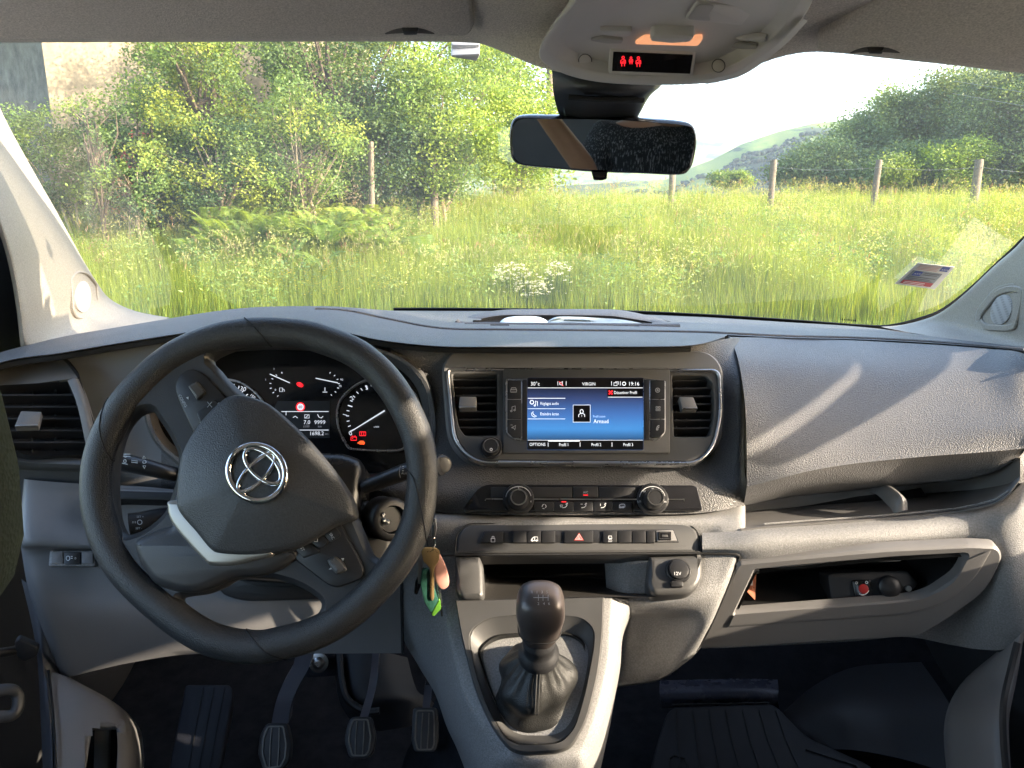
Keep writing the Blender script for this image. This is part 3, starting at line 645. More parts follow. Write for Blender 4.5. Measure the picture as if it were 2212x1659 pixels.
for u, txt in ((1120, (("3", 1120, 1054), ("6", 1147, 1083))), (1409, (("18", 1392, 1062), ("21", 1410, 1056), ("24", 1428, 1063), ("LO", 1381, 1083), ("HI", 1437, 1084)))):
    g = G(); o = CP.hit(u, 1079, 0); kk = CP.px(u, 1079); g.lathe(o, CP.n, [(kk * 34, 0), (kk * 34, .004), (kk * 31, .007), (kk * 24, .0075)]); db = g.obj("dial_base", BTN, dash)
    g = G(); g.stroke(CP, ell(u, 1076, 27.5, 25, 0, 20, 185, 350), 1.0, .0076)
    for s_, a, c in txt: g.text(CP, s_, a, c, 4.2, .0077)
    g.obj("dial_print", WHT, db)
    knob(CP, u, 1083, 22, .006, .024, "temperature_dial" if u > 1200 else "fan_dial", dash, taper=.84)

# ---------- passenger panel
g = G()
PT_ = [(1576, 728, 1.16), (1640, 729, 1.19), (1750, 732, 1.2), (1858, 736, 1.19), (2025, 745, 1.16), (2130, 753, 1.12), (2190, 758, 1.07), (2216, 766, 1.04)]
r2 = [(1594, 775, 1.07), (1660, 780, 1.08), (1750, 785, 1.085), (1858, 790, 1.085), (2000, 797, 1.075), (2120, 803, 1.055), (2190, 806, 1.03), (2226, 812, 1.02)]
r3 = [(1608, 860, 1.01), (1670, 863, 1.02), (1750, 866, 1.022), (1858, 870, 1.022), (2000, 873, 1.012), (2130, 876, .995), (2200, 880, .98), (2230, 884, .975)]
r4 = [(1613, 960, .975), (1680, 958, .975), (1760, 956, .976), (1858, 950, .976), (2000, 940, .969), (2120, 932, .955), (2195, 928, .945), (2226, 926, .94)]
r5 = [(1613, 1052, .965), (1690, 1032, .955), (1760, 1015, .953), (1858, 1000, .953), (2000, 986, .948), (2110, 978, .940), (2180, 972, .934), (2216, 968, .93)]
r6 = [(1609, 1078, .98), (1690, 1058, .976), (1760, 1046, .974), (1858, 1034, .974), (2000, 1016, .98), (2100, 1006, .965), (2160, 996, .95), (2204, 984, .945)]
r7 = [(1606, 1092, 1.01), (1690, 1074, 1.01), (1760, 1066, 1.01), (1858, 1056, 1.01), (2000, 1043, 1.0), (2090, 1034, .985), (2148, 1018, .967), (2192, 996, .96)]
r8 = [(u, v + 3, d + .08) for u, v, d in r7]
g.loft([[P(*p) for p in r] for r in (PT_, r2, r3, r4, r5, r5, r6, r7, r7, r8)], 6, 6)
g.loft([[P(*r[-1]) for r in (PT_, r2, r3, r4, r5, r6, r7)], [P(r[-1][0] + 6, r[-1][1] + 2, r[-1][2] + .1) for r in (PT_, r2, r3, r4, r5, r6, r7)]], 3, 2)
g.loft([[P(u, v, d) for u, v, d in PT_], [P(u, v + 4, d + .06) for u, v, d in PT_]], 3, 2)
g.obj("passenger_panel", PANEL, dash, 50)
# door side end piece beyond the panel, with a narrow vent
g = G(); g.loft([[P(2205, 764, 1.06), P(2260, 770, 1.06), P(2340, 780, 1.06)], [P(2222, 880, 1.0), P(2270, 885, 1.01), P(2340, 890, 1.02)], [P(2205, 985, .98), P(2260, 985, .99), P(2340, 985, 1.0)],
                 [P(2185, 1040, .98), P(2240, 1050, .99), P(2340, 1060, 1.0)]], 4, 4); g.obj("end_panel", FAC, dash)
g = G(); g.loft([[P(2336, 778, 1.06), PX(2410, 788, .89)], [P(2336, 890, 1.02), PX(2420, 890, .89)], [P(2336, 985, 1.0), PX(2430, 985, .89)], [P(2336, 1062, .99), PX(2440, 1060, .89)], [P(2336, 1130, .935), PX(2450, 1130, .89)], [P(2336, 1300, .945), PX(2450, 1300, .89)], [P(2336, 1310, 1.02), PX(2450, 1310, .89)]], 3, 4); g.obj("end_trim", GREY, dash)

# ---------- open shelf under the passenger panel
g = G()
su = [1600, 1650, 1740, 1858, 1960, 2059, 2110, 2150, 2178, 2204]
lipv = [1146, 1141, 1134, 1126, 1118, 1108, 1099, 1088, 1070, 1036]
flo = [1106, 1101, 1092, 1080, 1070, 1060, 1055, 1049, 1042, 1026]
bk = [1078, 1066, 1050, 1034, 1024, 1015, 1010, 1004, 998, 990]
g.loft([[P(u, v, .985 if u < 2100 else .985 - (u - 2100) * .0004) for u, v in zip(su, bk)], [P(u, v, 1.05 - max(0, u - 2060) * .0007) for u, v in zip(su, bk)], [P(u, v, 1.05 - max(0, u - 2060) * .0008) for u, v in zip(su, flo)],
        [P(u, v, 1.045 - max(0, u - 2060) * .0008) for u, v in zip(su, [v + 3 for v in flo])],
        [P(u, v - 8, .962 - max(0, u - 2060) * .0004) for u, v in zip(su, lipv)], [P(u, v - 3, .948 - max(0, u - 2060) * .0004) for u, v in zip(su, lipv)], [P(u, v - 3, .948 - max(0, u - 2060) * .0004) for u, v in zip(su, lipv)], [P(u, v + 1, .949 - max(0, u - 2060) * .0004) for u, v in zip(su, lipv)]], 4, 3)
g.obj("open_shelf", GREYS, dash, 40)
g = G(); g.tube([P(u, v - 9, .956 - max(0, u - 2060) * .0004) for u, v in zip(su[1:9], lipv[1:9])], .0012, 6)
g.obj("shelf_lip", GREY, dash)
g = G(); g.loft([[P(1878, 1062, 1.035), P(1896, 1070, 1.0), P(1922, 1096, .962), P(1932, 1110, .952)], [P(1884, 1052, 1.03), P(1904, 1058, .995), P(1932, 1084, .953), P(1938, 1107, .948)], [P(1900, 1047, 1.03), P(1922, 1050, .99), P(1948, 1074, .949), P(1952, 1103, .946)],
                 [P(1914, 1050, 1.03), P(1934, 1058, 1.0), P(1958, 1080, .956), P(1960, 1102, .952)]], 4, 4); g.obj("shelf_divider", GREYS, dash)

# ---------- lower dash, light grey, passenger side
BIN_OUT = rpoly([(1594, 1217), (1908, 1188), (2100, 1179), (2158, 1182), (2168, 1205), (2134, 1278), (2040, 1345), (1983, 1378), (1833, 1385), (1503, 1405)], [10, 40, 20, 24, 20, 40, 60, 20, 20, 6])
lowu = [1517, 1560, 1640, 1760, 1858, 1960, 2059, 2120, 2175, 2230, 2340]
lo0 = [1120, 1100] + [0] * 9
tv = [1151, 1149, 1142, 1134, 1127, 1119, 1109, 1097, 1072, 1030, 990]
rows = [[P(u, v, d) for u, v, d in zip(lowu, tv, [.955, .952] + [.949] * 5 + [.94, .935, .935, .95])],
        [P(u, v, d) for u, v, d in zip(lowu, [t_ + 14 for t_ in tv], [.945, .942] + [.936] * 5 + [.93, .925, .925, .94])],
        [P(u, v, d) for u, v, d in zip(lowu, [1185, 1184, 1180, 1170, 1165, 1160, 1150, 1142, 1120, 1085, 1050], [.938, .935] + [.93] * 5 + [.925, .915, .915, .93])],
        [P(u, v, d) for u, v, d in zip(lowu, [1200, 1200, 1208, 1198, 1190, 1185, 1180, 1178, 1165, 1140, 1120], [.945, .942] + [.938] * 5 + [.93, .918, .918, .93])],
        [P(u, v, d) for u, v, d in zip(lowu, [1280] * 7 + [1280, 1270, 1250, 1230], [.975] * 7 + [.955, .925, .92, .93])],
        [P(u, v, d) for u, v, d in zip(lowu, [1400, 1400, 1396, 1390, 1384, 1376, 1394, 1403, 1400, 1352, 1300], [1.008] * 7 + [.98, .955, .935, .94])],
        [P(u, v, d) for u, v, d in zip(lowu, [1400, 1400, 1396, 1390, 1384, 1376, 1394, 1403, 1400, 1352, 1300], [1.008] * 7 + [.98, .955, .935, .94])],
        [P(u, v - 2, d) for u, v, d in zip(lowu, [1404, 1400, 1396, 1390, 1384, 1376, 1394, 1403, 1400, 1352, 1300], [1.05] * 11)]]
BOP = [(1632, 1233), (1720, 1224), (1928, 1206), (2091, 1197), (2075, 1244), (2008, 1290), (1958, 1300), (1587, 1328)]
g = G(); g.loft(rows, 7, 6, keep=lambda u, v: not inside((u, v), BOP) and u > 1515); g.obj("lower_panel", GREY, dash, 50)
# ---------- storage bin unit with its opening
BP = Pl.f3((1600, 1225, .940), (2130, 1190, .915), (1800, 1390, .985))
g = G(); g.plate(BP, BIN_OUT, [rpoly(BOP, [3, 3, 8, 10, 40, 40, 20, 4])], -.012, .003, .003); bu = g.obj("storage_bin", GREYS, dash, 45)
sill = G(); 
sa = smooth([(1587, 1328), (1700, 1319), (1850, 1309), (1958, 1300), (2008, 1288), (2060, 1258), (2090, 1210)], 5, False)
sb = smooth([(1575, 1352), (1700, 1343), (1850, 1333), (1965, 1322), (2040, 1298), (2100, 1250), (2138, 1190)], 5, False)
sill.loft([[BP.hit(u, v, .004) for u, v in sa], [BP.hit(u, v, .0042) for u, v in sb], [BP.hit(u, v + 2, .003) for u, v in sb]], 1, 4)
sill.obj("bin_sill", GREYS, bu, 40)
g = G(); p = [BP.loc(u, v, -.01) for u, v in BOP]; 
if area2(p) < 0: p = p[::-1]
g.rings([[BP.w(x, y, -.006) for x, y in p], [BP.w(x * 1.02, y * 1.05, -.16) for x, y in p]], True, False, True); g.obj("bin_liner", mat("bin_black", (.012, .012, .013), .6, bump=.2), bu, 30)
B2 = Pl(P(1870, 1265, .972), Vector((-.1, -.93, .36)))
g = G(); g.prism(B2, rpoly([(1788, 1242), (1800, 1238), (1960, 1232), (1985, 1262), (1960, 1292), (1800, 1306), (1795, 1295)], 8), -.04, 0, .003); bs = g.obj("socket_plate", DARK, bu)
g = G(); g.prism(B2, rpoly([(1840, 1254), (1880, 1252), (1886, 1288), (1848, 1290)], 5), 0, .003, .001); ab = g.obj("airbag_switch", GLOSS, dash)
g = G(); g.lathe(B2.hit(1863, 1271, 0), B2.n, [(.0058, .002), (.0058, .0045), (.0045, .005)]); g.obj("switch_barrel", REDP, ab)
g = G(); g.stroke(B2, ell(1863, 1271, 14, 14, 0, 12, 20, 120), 1.6, .0032); g.stroke(B2, ell(1850, 1259, 2.4, 2.4, 0, 8), 1.2, .0032, True); g.stroke(B2, ell(1872, 1258, 2.6, 2.6, 0, 8), 1.4, .0032, True); g.obj("switch_print", WHT, ab)
g = G(); g.lathe(B2.hit(1918, 1266, 0), B2.n, [(.013, -.004), (.013, .008), (.010, .0105), (.003, .011)]); g.obj("socket_cap", BTN, dash)
g = G(); g.lathe(B2.hit(1961, 1271, 0), B2.n, [(.0035, 0), (.0035, .003), (.002, .003)]); g.obj("audio_jack", SATIN, dash)
lt = G(); lt.prism(Pl(P(1630, 1300, 1.0), Vector((.5, -.8, .2))), [(1634, 1240), (1631, 1296), (1612, 1276)], 0, .002, 0); tag(lt.obj("leaflet", mat("orange_card", (.35, .10, .04), .6)), "orange brown leaflet standing at the left end of the storage bin", "leaflet")

# ---------- switch module with cubby
MP = Pl.f3((1000, 1160, .955), (1500, 1160, .955), (1260, 1290, .915))
mod_up = rpoly([(983, 1198), (986, 1158), (1006, 1131), (1480, 1128), (1508, 1146), (1516, 1194)], [2, 10, 16, 18, 18, 2])
g = G(); g.prism(MP, mod_up, -.03, .004, .004); sm = g.obj("switch_bar", TRIM, dash, 45)
g = G(); g.prism(MP, rpoly([(1036, 1172), (1046, 1146), (1455, 1143), (1468, 1172)], 3), .003, .0045, .0006); g.obj("switch_recess", BTN, dash)
sw = [((1038, 1172), (1048, 1147), (1087, 1147), (1087, 1172)), (1108, 1137), (1139, 1168), (1170, 1199), (1219, 1281), (1303, 1333), (1335, 1364), (1366, 1395), (1397, 1415)]
for s_ in sw:
    poly = rpoly(list(s_), 2) if len(s_) == 4 else rr(s_[0], 1146, s_[1], 1172, 1.5)
    keycap("key", MP, poly, .004, .0068, sm)
icon(MP, .0070, [loop([(1061, 1163), (1069, 1163), (1069, 1171), (1061, 1171)]), [(1063, 1163), (1063, 1159), (1067, 1159), (1067, 1163)]], sm)
icon(MP, .0070, [loop([(1147, 1168), (1150, 1163), (1154, 1160), (1161, 1160), (1162, 1168)]), loop(ell(1150, 1168, 1.4, 1.4, 0, 8)), loop(ell(1159, 1168, 1.4, 1.4, 0, 8)), [(1155, 1160), (1155, 1168)]], sm)
icon(MP, .0070, [loop([(1314, 1163), (1315, 1158), (1321, 1158), (1322, 1163)]), [(1315, 1166), (1318, 1164), (1321, 1166)], ("OFF", 1318, 1169.5, 3.6)], sm)
g = G(); g.prism(MP, [(1251, 1151), (1261, 1167), (1240, 1167)], .0066, .0072, 0); g.obj("hazard_triangle", mat("hazard_red", (.5, .06, .05), .4, emis=(1, .1, .1), es=0.034), sm)
g = G(); g.stroke(MP, [(1251, 1154), (1258, 1165.5), (1243, 1165.5)], 1.1, .0073, True); g.stroke(MP, [(1250.5, 1159), (1253.5, 1163.5), (1247.5, 1163.5)], 1, .0073, True); g.obj("hazard_print", WHT, sm)
g = G(); g.prism(MP, rpoly([(1417, 1146), (1454, 1144), (1463, 1168), (1419, 1170)], 3), .004, .0062, .0006); us = g.obj("usb_port", GREYS, sm)
g = G(); g.prism(MP, rr(1422, 1148, 1450, 1167, 2), .006, .0072, .0004); g.obj("usb_frame", GLOSS, us)
g = G(); g.stroke(MP, [(1425, 1151), (1447, 1151), (1447, 1164), (1425, 1164)], 1, .0074, True); g.prism(MP, rr(1430, 1155, 1443, 1160, 1), .0072, .0076, .0002); g.obj("usb_tongue", TRIM, us)
# lower half: side cheeks and cubby
g = G()
g.prism(MP, rpoly([(982, 1200), (1036, 1200), (1044, 1220), (1046, 1284), (1040, 1293), (996, 1293), (984, 1274)], [2, 2, 8, 8, 6, 12, 12]), -.05, .004, .006)
g.obj("cubby_cheek", TRIM, dash, 45)
g = G(); g.prism(MP, rpoly([(1404, 1200), (1517, 1196), (1518, 1253), (1494, 1282), (1410, 1284), (1398, 1262)], [2, 2, 24, 24, 12, 18]), -.05, .004, .006)
g.obj("cubby_cheek", TRIM, dash, 45)
g = G()
g.loft([[P(1030, 1197, .935), P(1060, 1198, .95), P(1250, 1197, .95), P(1390, 1197, .95), P(1415, 1196, .94)],
        [P(1040, 1200, 1.03), P(1075, 1203, 1.06), P(1250, 1203, 1.065), P(1380, 1203, 1.06), P(1410, 1200, 1.03)],
        [P(1042, 1236, 1.02), P(1078, 1242, 1.045), P(1250, 1244, 1.05), P(1380, 1246, 1.045), P(1410, 1240, 1.02)],
        [P(1042, 1240, 1.01), P(1078, 1250, 1.03), P(1250, 1252, 1.035), P(1380, 1254, 1.03), P(1410, 1250, 1.01)],
        [P(1040, 1296, .92), P(1060, 1296, .925), P(1250, 1290, .925), P(1390, 1290, .92), P(1420, 1288, .92)]], 5, 5); g.obj("cubby", mat("cubby_plastic", (.035, .032, .030), .6, bump=.2), dash, 40)
g = G(); o = MP.hit(1463, 1237, 0); kk = MP.px(1463, 1237); g.lathe(o, MP.n, [(kk * 27, .003), (kk * 27, .007), (kk * 24, .009), (kk * 21, .009)]); g.prism(MP, rr(1452, 1208, 1474, 1222, 4), .003, .008, .001); g.prism(MP, rr(1449, 1254, 1476, 1267, 4), .003, .009, .001); pw = g.obj("power_socket", BTN, dash)
g = G(); g.lathe(o, MP.n, [(kk * 21, .008), (kk * 20.5, .0115), (kk * 18, .012)]); g.obj("socket_lid", BTN, pw); icon(MP, .0122, [("12V", 1463, 1239, 7.5)], pw)
# seams around the module
g = G(); g.tube([MP.hit(u, v, .003) for u, v in mod_up[4:-4]] , .0008, 5); g.tube([MP.hit(900, 1201, .0), MP.hit(983, 1199, .004)], .0014, 5); g.tube([MP.hit(982, 1199.5, .0048), MP.hit(1250, 1198, .0048), MP.hit(1517, 1195.5, .0048)], .0012, 5)
g.obj("module_seam", BLK, dash)
# ---------- band of grey between climate panel and switch module, running to both sides
bu_ = [868, 930, 985, 1100, 1260, 1400, 1517, 1560, 1600, 1610]
g = G(); g.loft([[P(u, v, d) for u, v, d in zip(bu_, [1090, 1100, 1106, 1112, 1113, 1111, 1104, 1096, 1089, 1090], [1.02, 1.0, .992, .99, .99, .99, .995, 1.0, 1.01, 1.03])],
                 [P(u, v, d) for u, v, d in zip(bu_, [1118, 1122, 1124, 1126, 1126, 1124, 1122, 1120, 1118, 1118], [.985, .972, .966, .962, .962, .962, .962, .965, .968, .99])],
                 [P(u, v, d) for u, v, d in zip(bu_, [1160, 1160, 1160, 1160, 1160, 1160, 1155, 1150, 1147, 1146], [.98, .965, .96, .962, .965, .965, .958, .952, .95, .952])],
                 [P(u, v, d) for u, v, d in zip(bu_, [1202] * 10, [.98, .965, .958, .97, .97, .97, .952, .946, .942, .942])]], 6, 6); g.obj("centre_band", GREY, dash, 50)

# ---------- centre console
g = G()
def crow(pts): return [P(*p) for p in pts]
CR = [[(866, 1200, 1.04), (872, 1200, 1.0), (900, 1200, .972), (940, 1201, .955), (981, 1201, .948), (1140, 1210, .955), (1305, 1210, .955), (1318, 1210, .955), (1335, 1210, .965), (1350, 1210, .98), (1360, 1215, 1.0)],
      [(866, 1290, 1.03), (876, 1290, .985), (905, 1290, .955), (945, 1292, .94), (983, 1294, .932), (1140, 1292, .93), (1305, 1290, .926), (1322, 1291, .928), (1340, 1293, .935), (1360, 1296, .945), (1372, 1300, .96)],
      [(868, 1370, 1.03), (890, 1370, .99), (918, 1370, .955), (955, 1370, .925), (994, 1370, .908), (1150, 1368, .905), (1303, 1366, .900), (1320, 1368, .905), (1336, 1370, .918), (1343, 1372, .94), (1346, 1375, .99)],
      [(905, 1440, 1.03), (922, 1440, .99), (940, 1440, .955), (972, 1440, .905), (1010, 1440, .884), (1150, 1440, .878), (1297, 1430, .873), (1316, 1432, .878), (1330, 1434, .892), (1337, 1436, .92), (1340, 1440, .98)],
      [(940, 1500, 1.03), (950, 1500, .99), (958, 1500, .95), (990, 1500, .885), (1028, 1500, .865), (1150, 1500, .860), (1286, 1490, .855), (1306, 1492, .86), (1319, 1494, .872), (1326, 1498, .90), (1330, 1502, .98)],
      [(965, 1570, 1.02), (972, 1570, .98), (980, 1570, .93), (1018, 1570, .868), (1058, 1568, .845), (1150, 1570, .840), (1266, 1560, .838), (1288, 1562, .842), (1304, 1565, .855), (1311, 1570, .89), (1316, 1576, .97)],
      [(990, 1625, 1.0), (997, 1625, .97), (1005, 1625, .91), (1040, 1622, .855), (1090, 1618, .832), (1150, 1630, .828), (1240, 1612, .828), (1270, 1616, .832), (1288, 1622, .85), (1298, 1630, .885), (1303, 1636, .96)],
      [(1010, 1690, .98), (1015, 1690, .95), (1024, 1690, .90), (1056, 1680, .850), (1100, 1660, .830), (1150, 1662, .826), (1230, 1655, .826), (1258, 1664, .83), (1276, 1675, .85), (1284, 1690, .88), (1290, 1700, .95)],
      [(1010, 1790, .96), (1015, 1790, .94), (1030, 1780, .90), (1060, 1770, .87), (1105, 1760, .86), (1150, 1760, .86), (1225, 1760, .86), (1250, 1765, .86), (1262, 1775, .87), (1270, 1790, .89), (1280, 1800, .95)]]
g.loft([crow(r) for r in CR], 6, 6, keep=lambda u, v: not (1036 < u < 1420 and v < 1289)); con = g.obj("centre_console", GREY, dash, 50)
GP = Pl.f3((1030, 1400, .884), (1270, 1400, .880), (1150, 1600, .826))
tr_o = rpoly([(983, 1296), (1305, 1289), (1303, 1368), (1293, 1458), (1267, 1559), (1236, 1612), (1205, 1624), (1128, 1627), (1098, 1616), (1064, 1573), (1026, 1494), (996, 1376)], [3, 3, 40, 60, 60, 30, 20, 30, 40, 60, 60, 60], 5)
rec_o = rpoly([(1015, 1388), (1018, 1362), (1050, 1338), (1110, 1330), (1200, 1330), (1258, 1336), (1283, 1360), (1281, 1400), (1262, 1500), (1240, 1572), (1214, 1600), (1188, 1606), (1120, 1607), (1092, 1592), (1055, 1530), (1028, 1450)], [20, 16, 20, 30, 30, 20, 16, 40, 60, 40, 20, 20, 20, 40, 60, 60], 4)
gf = rpoly([(1031, 1402), (1064, 1371), (1130, 1366), (1236, 1366), (1267, 1388), (1265, 1440), (1246, 1520), (1217, 1572), (1186, 1584), (1131, 1586), (1102, 1573), (1060, 1500)], [14, 30, 30, 30, 18, 50, 50, 24, 20, 20, 40, 60], 5)
# trim plate laid over the console: top band rises towards the cubby
g = G(); g.plate(GP, [p for p in tr_o], [rec_o], -.02, .004, .0015); g.obj("console_trim", TRIM, dash, 45)
g = G(); pa = [GP.hit(u, v, .004) for u, v in rec_o]; 
pb = []
for i in range(len(rec_o)): pass
gfr = [(1150 + (u - 1150) * 1.0, v) for u, v in gf]
def resample(poly, n):
    q = [Vector(p) for p in poly]; L = [0]
    for i in range(len(q)): L.append(L[-1] + (q[(i + 1) % len(q)] - q[i]).length)
    o = []
    for k in range(n):
        s_ = L[-1] * k / n; i = max(j for j in range(len(q)) if L[j] <= s_ + 1e-9); f_ = (s_ - L[i]) / max(1e-9, L[i + 1] - L[i])
        p = q[i].lerp(q[(i + 1) % len(q)], f_); o.append((p.x, p.y))
    return o
def starpoly(poly, cu, cv, n=72):
    o = []
    for k in range(n):
        a = 2 * math.pi * k / n; dx, dy = math.cos(a), math.sin(a); best = None
        for i in range(len(poly)):
            x1, y1 = poly[i - 1]; x2, y2 = poly[i]; ex, ey = x2 - x1, y2 - y1; den = dx * ey - dy * ex
            if abs(den) < 1e-9: continue
            t_ = ((x1 - cu) * ey - (y1 - cv) * ex) / den; s_ = ((x1 - cu) * dy - (y1 - cv) * dx) / den
            if t_ > 0 and -1e-6 <= s_ <= 1 + 1e-6 and (best is None or t_ > best): best = t_
        o.append((cu + dx * best, cv + dy * best))
    return o
ro, gi = starpoly(rec_o, 1150, 1470), starpoly(gf, 1150, 1470)
g.rings([[GP.hit(u, v, .004) for u, v in ro], [GP.hit(u + (a - u) * .9, v + (b_ - v) * .9, -.008) for (u, v), (a, b_) in zip(ro, gi)], [GP.hit(u, v, -.009) for u, v in gi]]); g.obj("gaiter_surround", TRIM, dash, 50)
g = G(); g.rings([[GP.hit(u, v, -.008) for u, v in gi], [GP.hit(1150 + (u - 1150) * .97, 1470 + (v - 1470) * .97, -.006) for u, v in gi], [GP.hit(1150 + (u - 1150) * .9, 1475 + (v - 1475) * .9, -.016) for u, v in gi],
                  [GP.hit(1150 + (u - 1150) * .75, 1480 + (v - 1480) * .76, -.032) for u, v in gi], [GP.hit(1150 + (u - 1150) * .5, 1480 + (v - 1480) * .5, -.036) for u, v in gi]], cap1=True)
g.obj("gaiter_bed", LEA, dash, 60)
# tower to the right of the console, with its moulded pocket
g = G()
g.loft([[P(1306, 1212, 1), P(1340, 1210, .97), P(1420, 1210, .955), P(1517, 1199, .944), P(1560, 1198, .94), P(1590, 1198, .938), P(1597, 1203, .945)],
        [P(1311, 1284, 0.98), P(1345, 1282, .95), P(1420, 1286, .938), P(1500, 1270, .932), P(1545, 1260, .932), P(1572, 1252, .934), P(1578, 1254, .945)],
        [P(1318, 1307, 0.975), P(1352, 1305, .945), P(1420, 1305, .935), P(1490, 1300, .930), P(1530, 1290, .930), P(1556, 1290, .934), P(1562, 1292, .945)],
        [P(1324, 1327, 0.985), P(1358, 1325, .955), P(1420, 1325, .95), P(1480, 1325, .945), P(1515, 1330, .94), P(1538, 1332, .94), P(1544, 1334, .95)],
        [P(1328, 1342, 1.015), P(1362, 1340, .985), P(1415, 1340, .982), P(1470, 1345, .97), P(1500, 1358, .952), P(1522, 1364, .948), P(1528, 1367, .96)],
        [P(1318, 1402, 1.03), P(1352, 1400, 1.0), P(1400, 1400, .996), P(1450, 1402, .98), P(1474, 1402, .965), P(1496, 1407, .962), P(1505, 1410, .97)],
        [P(1296, 1454, 1.04), P(1330, 1452, 1.01), P(1380, 1456, 1.0), P(1425, 1452, .99), P(1448, 1444, .98), P(1464, 1440, .975), P(1470, 1440, .985)],
        [P(1288, 1486, 1.04), P(1322, 1484, 1.01), P(1370, 1477, 1.005), P(1410, 1471, 1.0), P(1430, 1464, .99), P(1444, 1458, .985), P(1450, 1455, .99)],
        [P(1288, 1486, 1.04), P(1322, 1484, 1.01), P(1370, 1477, 1.005), P(1410, 1471, 1.0), P(1430, 1464, .99), P(1444, 1458, .985), P(1450, 1455, .99)],
        [P(1288, 1488, 1.13), P(1322, 1486, 1.10), P(1370, 1480, 1.10), P(1410, 1474, 1.10), P(1430, 1467, 1.1), P(1444, 1460, 1.1), P(1450, 1457, 1.1)]], 6, 5); g.obj("console_tower", GREY, dash, 55)
g = G(); g.tube([P(1517, 1197, .941)] + [P(*q_) for q_ in smooth([(1560, 1197, .937), (1594, 1199, .936), (1592, 1216, .940), (1562, 1292, .942), (1528, 1366, .955), (1503, 1407, .968)], 4, False)], .0016, 6); g.obj("tower_seam", BLK, dash)

# ---------- driver's side: facia left of the dials, vent, lower panel
g = G(); g.loft([[P(-90, 812, 1.0), P(11, 785, 1.03), P(70, 775, 1.045), P(128, 767, 1.055)], [P(-90, 840, .96), P(0, 836, .99), P(90, 822, 1.0), P(165, 812, 1.01)],
                 [P(-90, 845, .965), P(0, 840, .995), P(90, 826, 1.005), P(166, 816, 1.015)]], 5, 4); g.obj("vent_top_panel", GREYS, dash)
LVP = Pl.f3((20, 900, .965), (190, 900, 1.0), (100, 1000, .955))
LV = rpoly([(-60, 836), (150, 824), (180, 900), (192, 982), (60, 985), (30, 972), (-60, 968)], [4, 6, 30, 6, 20, 20, 4])
vent("driver", LV, [(-60, 857 + k * 25.5 - 4, 168 + k * 4.5, 853 + k * 25.5) for k in range(5)], [(45, 887), (90, 889), (83, 920), (31, 921)], [(120, 840, 975), (70, 845, 978)], pl=LVP)
g = G(); g.loft([[P(146, 822, 1.0), P(160, 817, 1.0), P(168, 818, 1.005), P(174, 823, 1.02)], [P(168, 880, .985), P(182, 880, .985), P(190, 880, .99), P(196, 880, 1.005)], [P(190, 985, .975), P(205, 985, .975), P(213, 985, .98), P(222, 985, .99)]], 4, 5); g.obj("vent_frame", GREYS, dash)
g = G(); g.loft([[P(-90, 965, .95), P(40, 985, .965), P(120, 988, .97), P(210, 992, .98)], [P(-90, 985, .94), P(50, 998, .955), P(120, 1002, .96), P(210, 1006, .97)], [P(-90, 1000, .95), P(50, 1012, .965), P(120, 1017, .97), P(210, 1020, .98)],
                 [P(-90, 1006, .96), P(50, 1017, .97), P(120, 1021, .975), P(210, 1024, .985)], [P(-90, 1060, .985), P(56, 1082, .99), P(120, 1085, .99), P(210, 1088, 1.0)]], 5, 4); g.obj("vent_sill", TRIM, dash, 40)
g = G(); g.tube([P(127, 764, 1.045), P(150, 785, 1.03), P(166, 806, 1.015), P(176, 840, 1.005), P(190, 885, .995), P(206, 932, .99), P(222, 990, .985)], .0022, 6); g.obj("vent_seam", BLK, dash)
lu = [-80, 50, 60, 120, 200, 300, 420, 540, 660, 780, 868]
def lr(vs, ds): return [P(u, v, d) for u, v, d in zip(lu, vs, ds)]
g = G(); g.loft([[P(u, v, d) for u, v, d in ((52, 1034, .975), (62, 1036, .965), (130, 1042, .97), (200, 1046, .98), (320, 1052, .99), (500, 1070, 1.0), (700, 1085, 1.01), (868, 1100, 1.02))],
                 [P(u, v, d) for u, v, d in ((46, 1100, .955), (58, 1105, .94), (130, 1110, .95), (200, 1112, .965), (320, 1115, .975), (500, 1125, .98), (700, 1130, .99), (868, 1140, .995))],
                 [P(u, v, d) for u, v, d in ((42, 1168, .935), (58, 1172, .92), (130, 1176, .93), (200, 1178, .94), (320, 1180, .955), (500, 1180, .965), (700, 1180, .975), (868, 1190, .99))],
                 [P(u, v, d) for u, v, d in ((46, 1188, .95), (62, 1192, .94), (130, 1194, .95), (200, 1196, .96), (320, 1200, .965), (500, 1205, .97), (700, 1205, .98), (868, 1205, .99))],
                 [P(u, v, d) for u, v, d in ((58, 1260, .955), (74, 1262, .94), (140, 1264, .95), (210, 1266, .96), (320, 1270, .965), (500, 1275, .97), (700, 1275, .98), (868, 1275, .99))],
                 [P(u, v, d) for u, v, d in ((80, 1330, .965), (96, 1332, .95), (150, 1335, .955), (220, 1335, .96), (330, 1338, .965), (500, 1338, .97), (700, 1338, .98), (868, 1340, .99))],
                 [P(u, v, d) for u, v, d in ((132, 1462, 1.0), (146, 1463, .99), (200, 1450, .99), (280, 1432, .99), (400, 1414, .985), (540, 1413, .98), (700, 1412, .985), (868, 1411, .99))],
                 [P(u, v, d) for u, v, d in ((132, 1462, 1.0), (146, 1463, .99), (200, 1450, .99), (280, 1432, .99), (400, 1414, .985), (540, 1413, .98), (700, 1412, .985), (868, 1411, .99))],
                 [P(u, v - 4, 1.12) for u, v in ((132, 1462), (146, 1463), (200, 1450), (280, 1432), (400, 1414), (540, 1413), (700, 1412), (868, 1411))]], 5, 5); g.obj("knee_panel", GREYS, dash, 50)
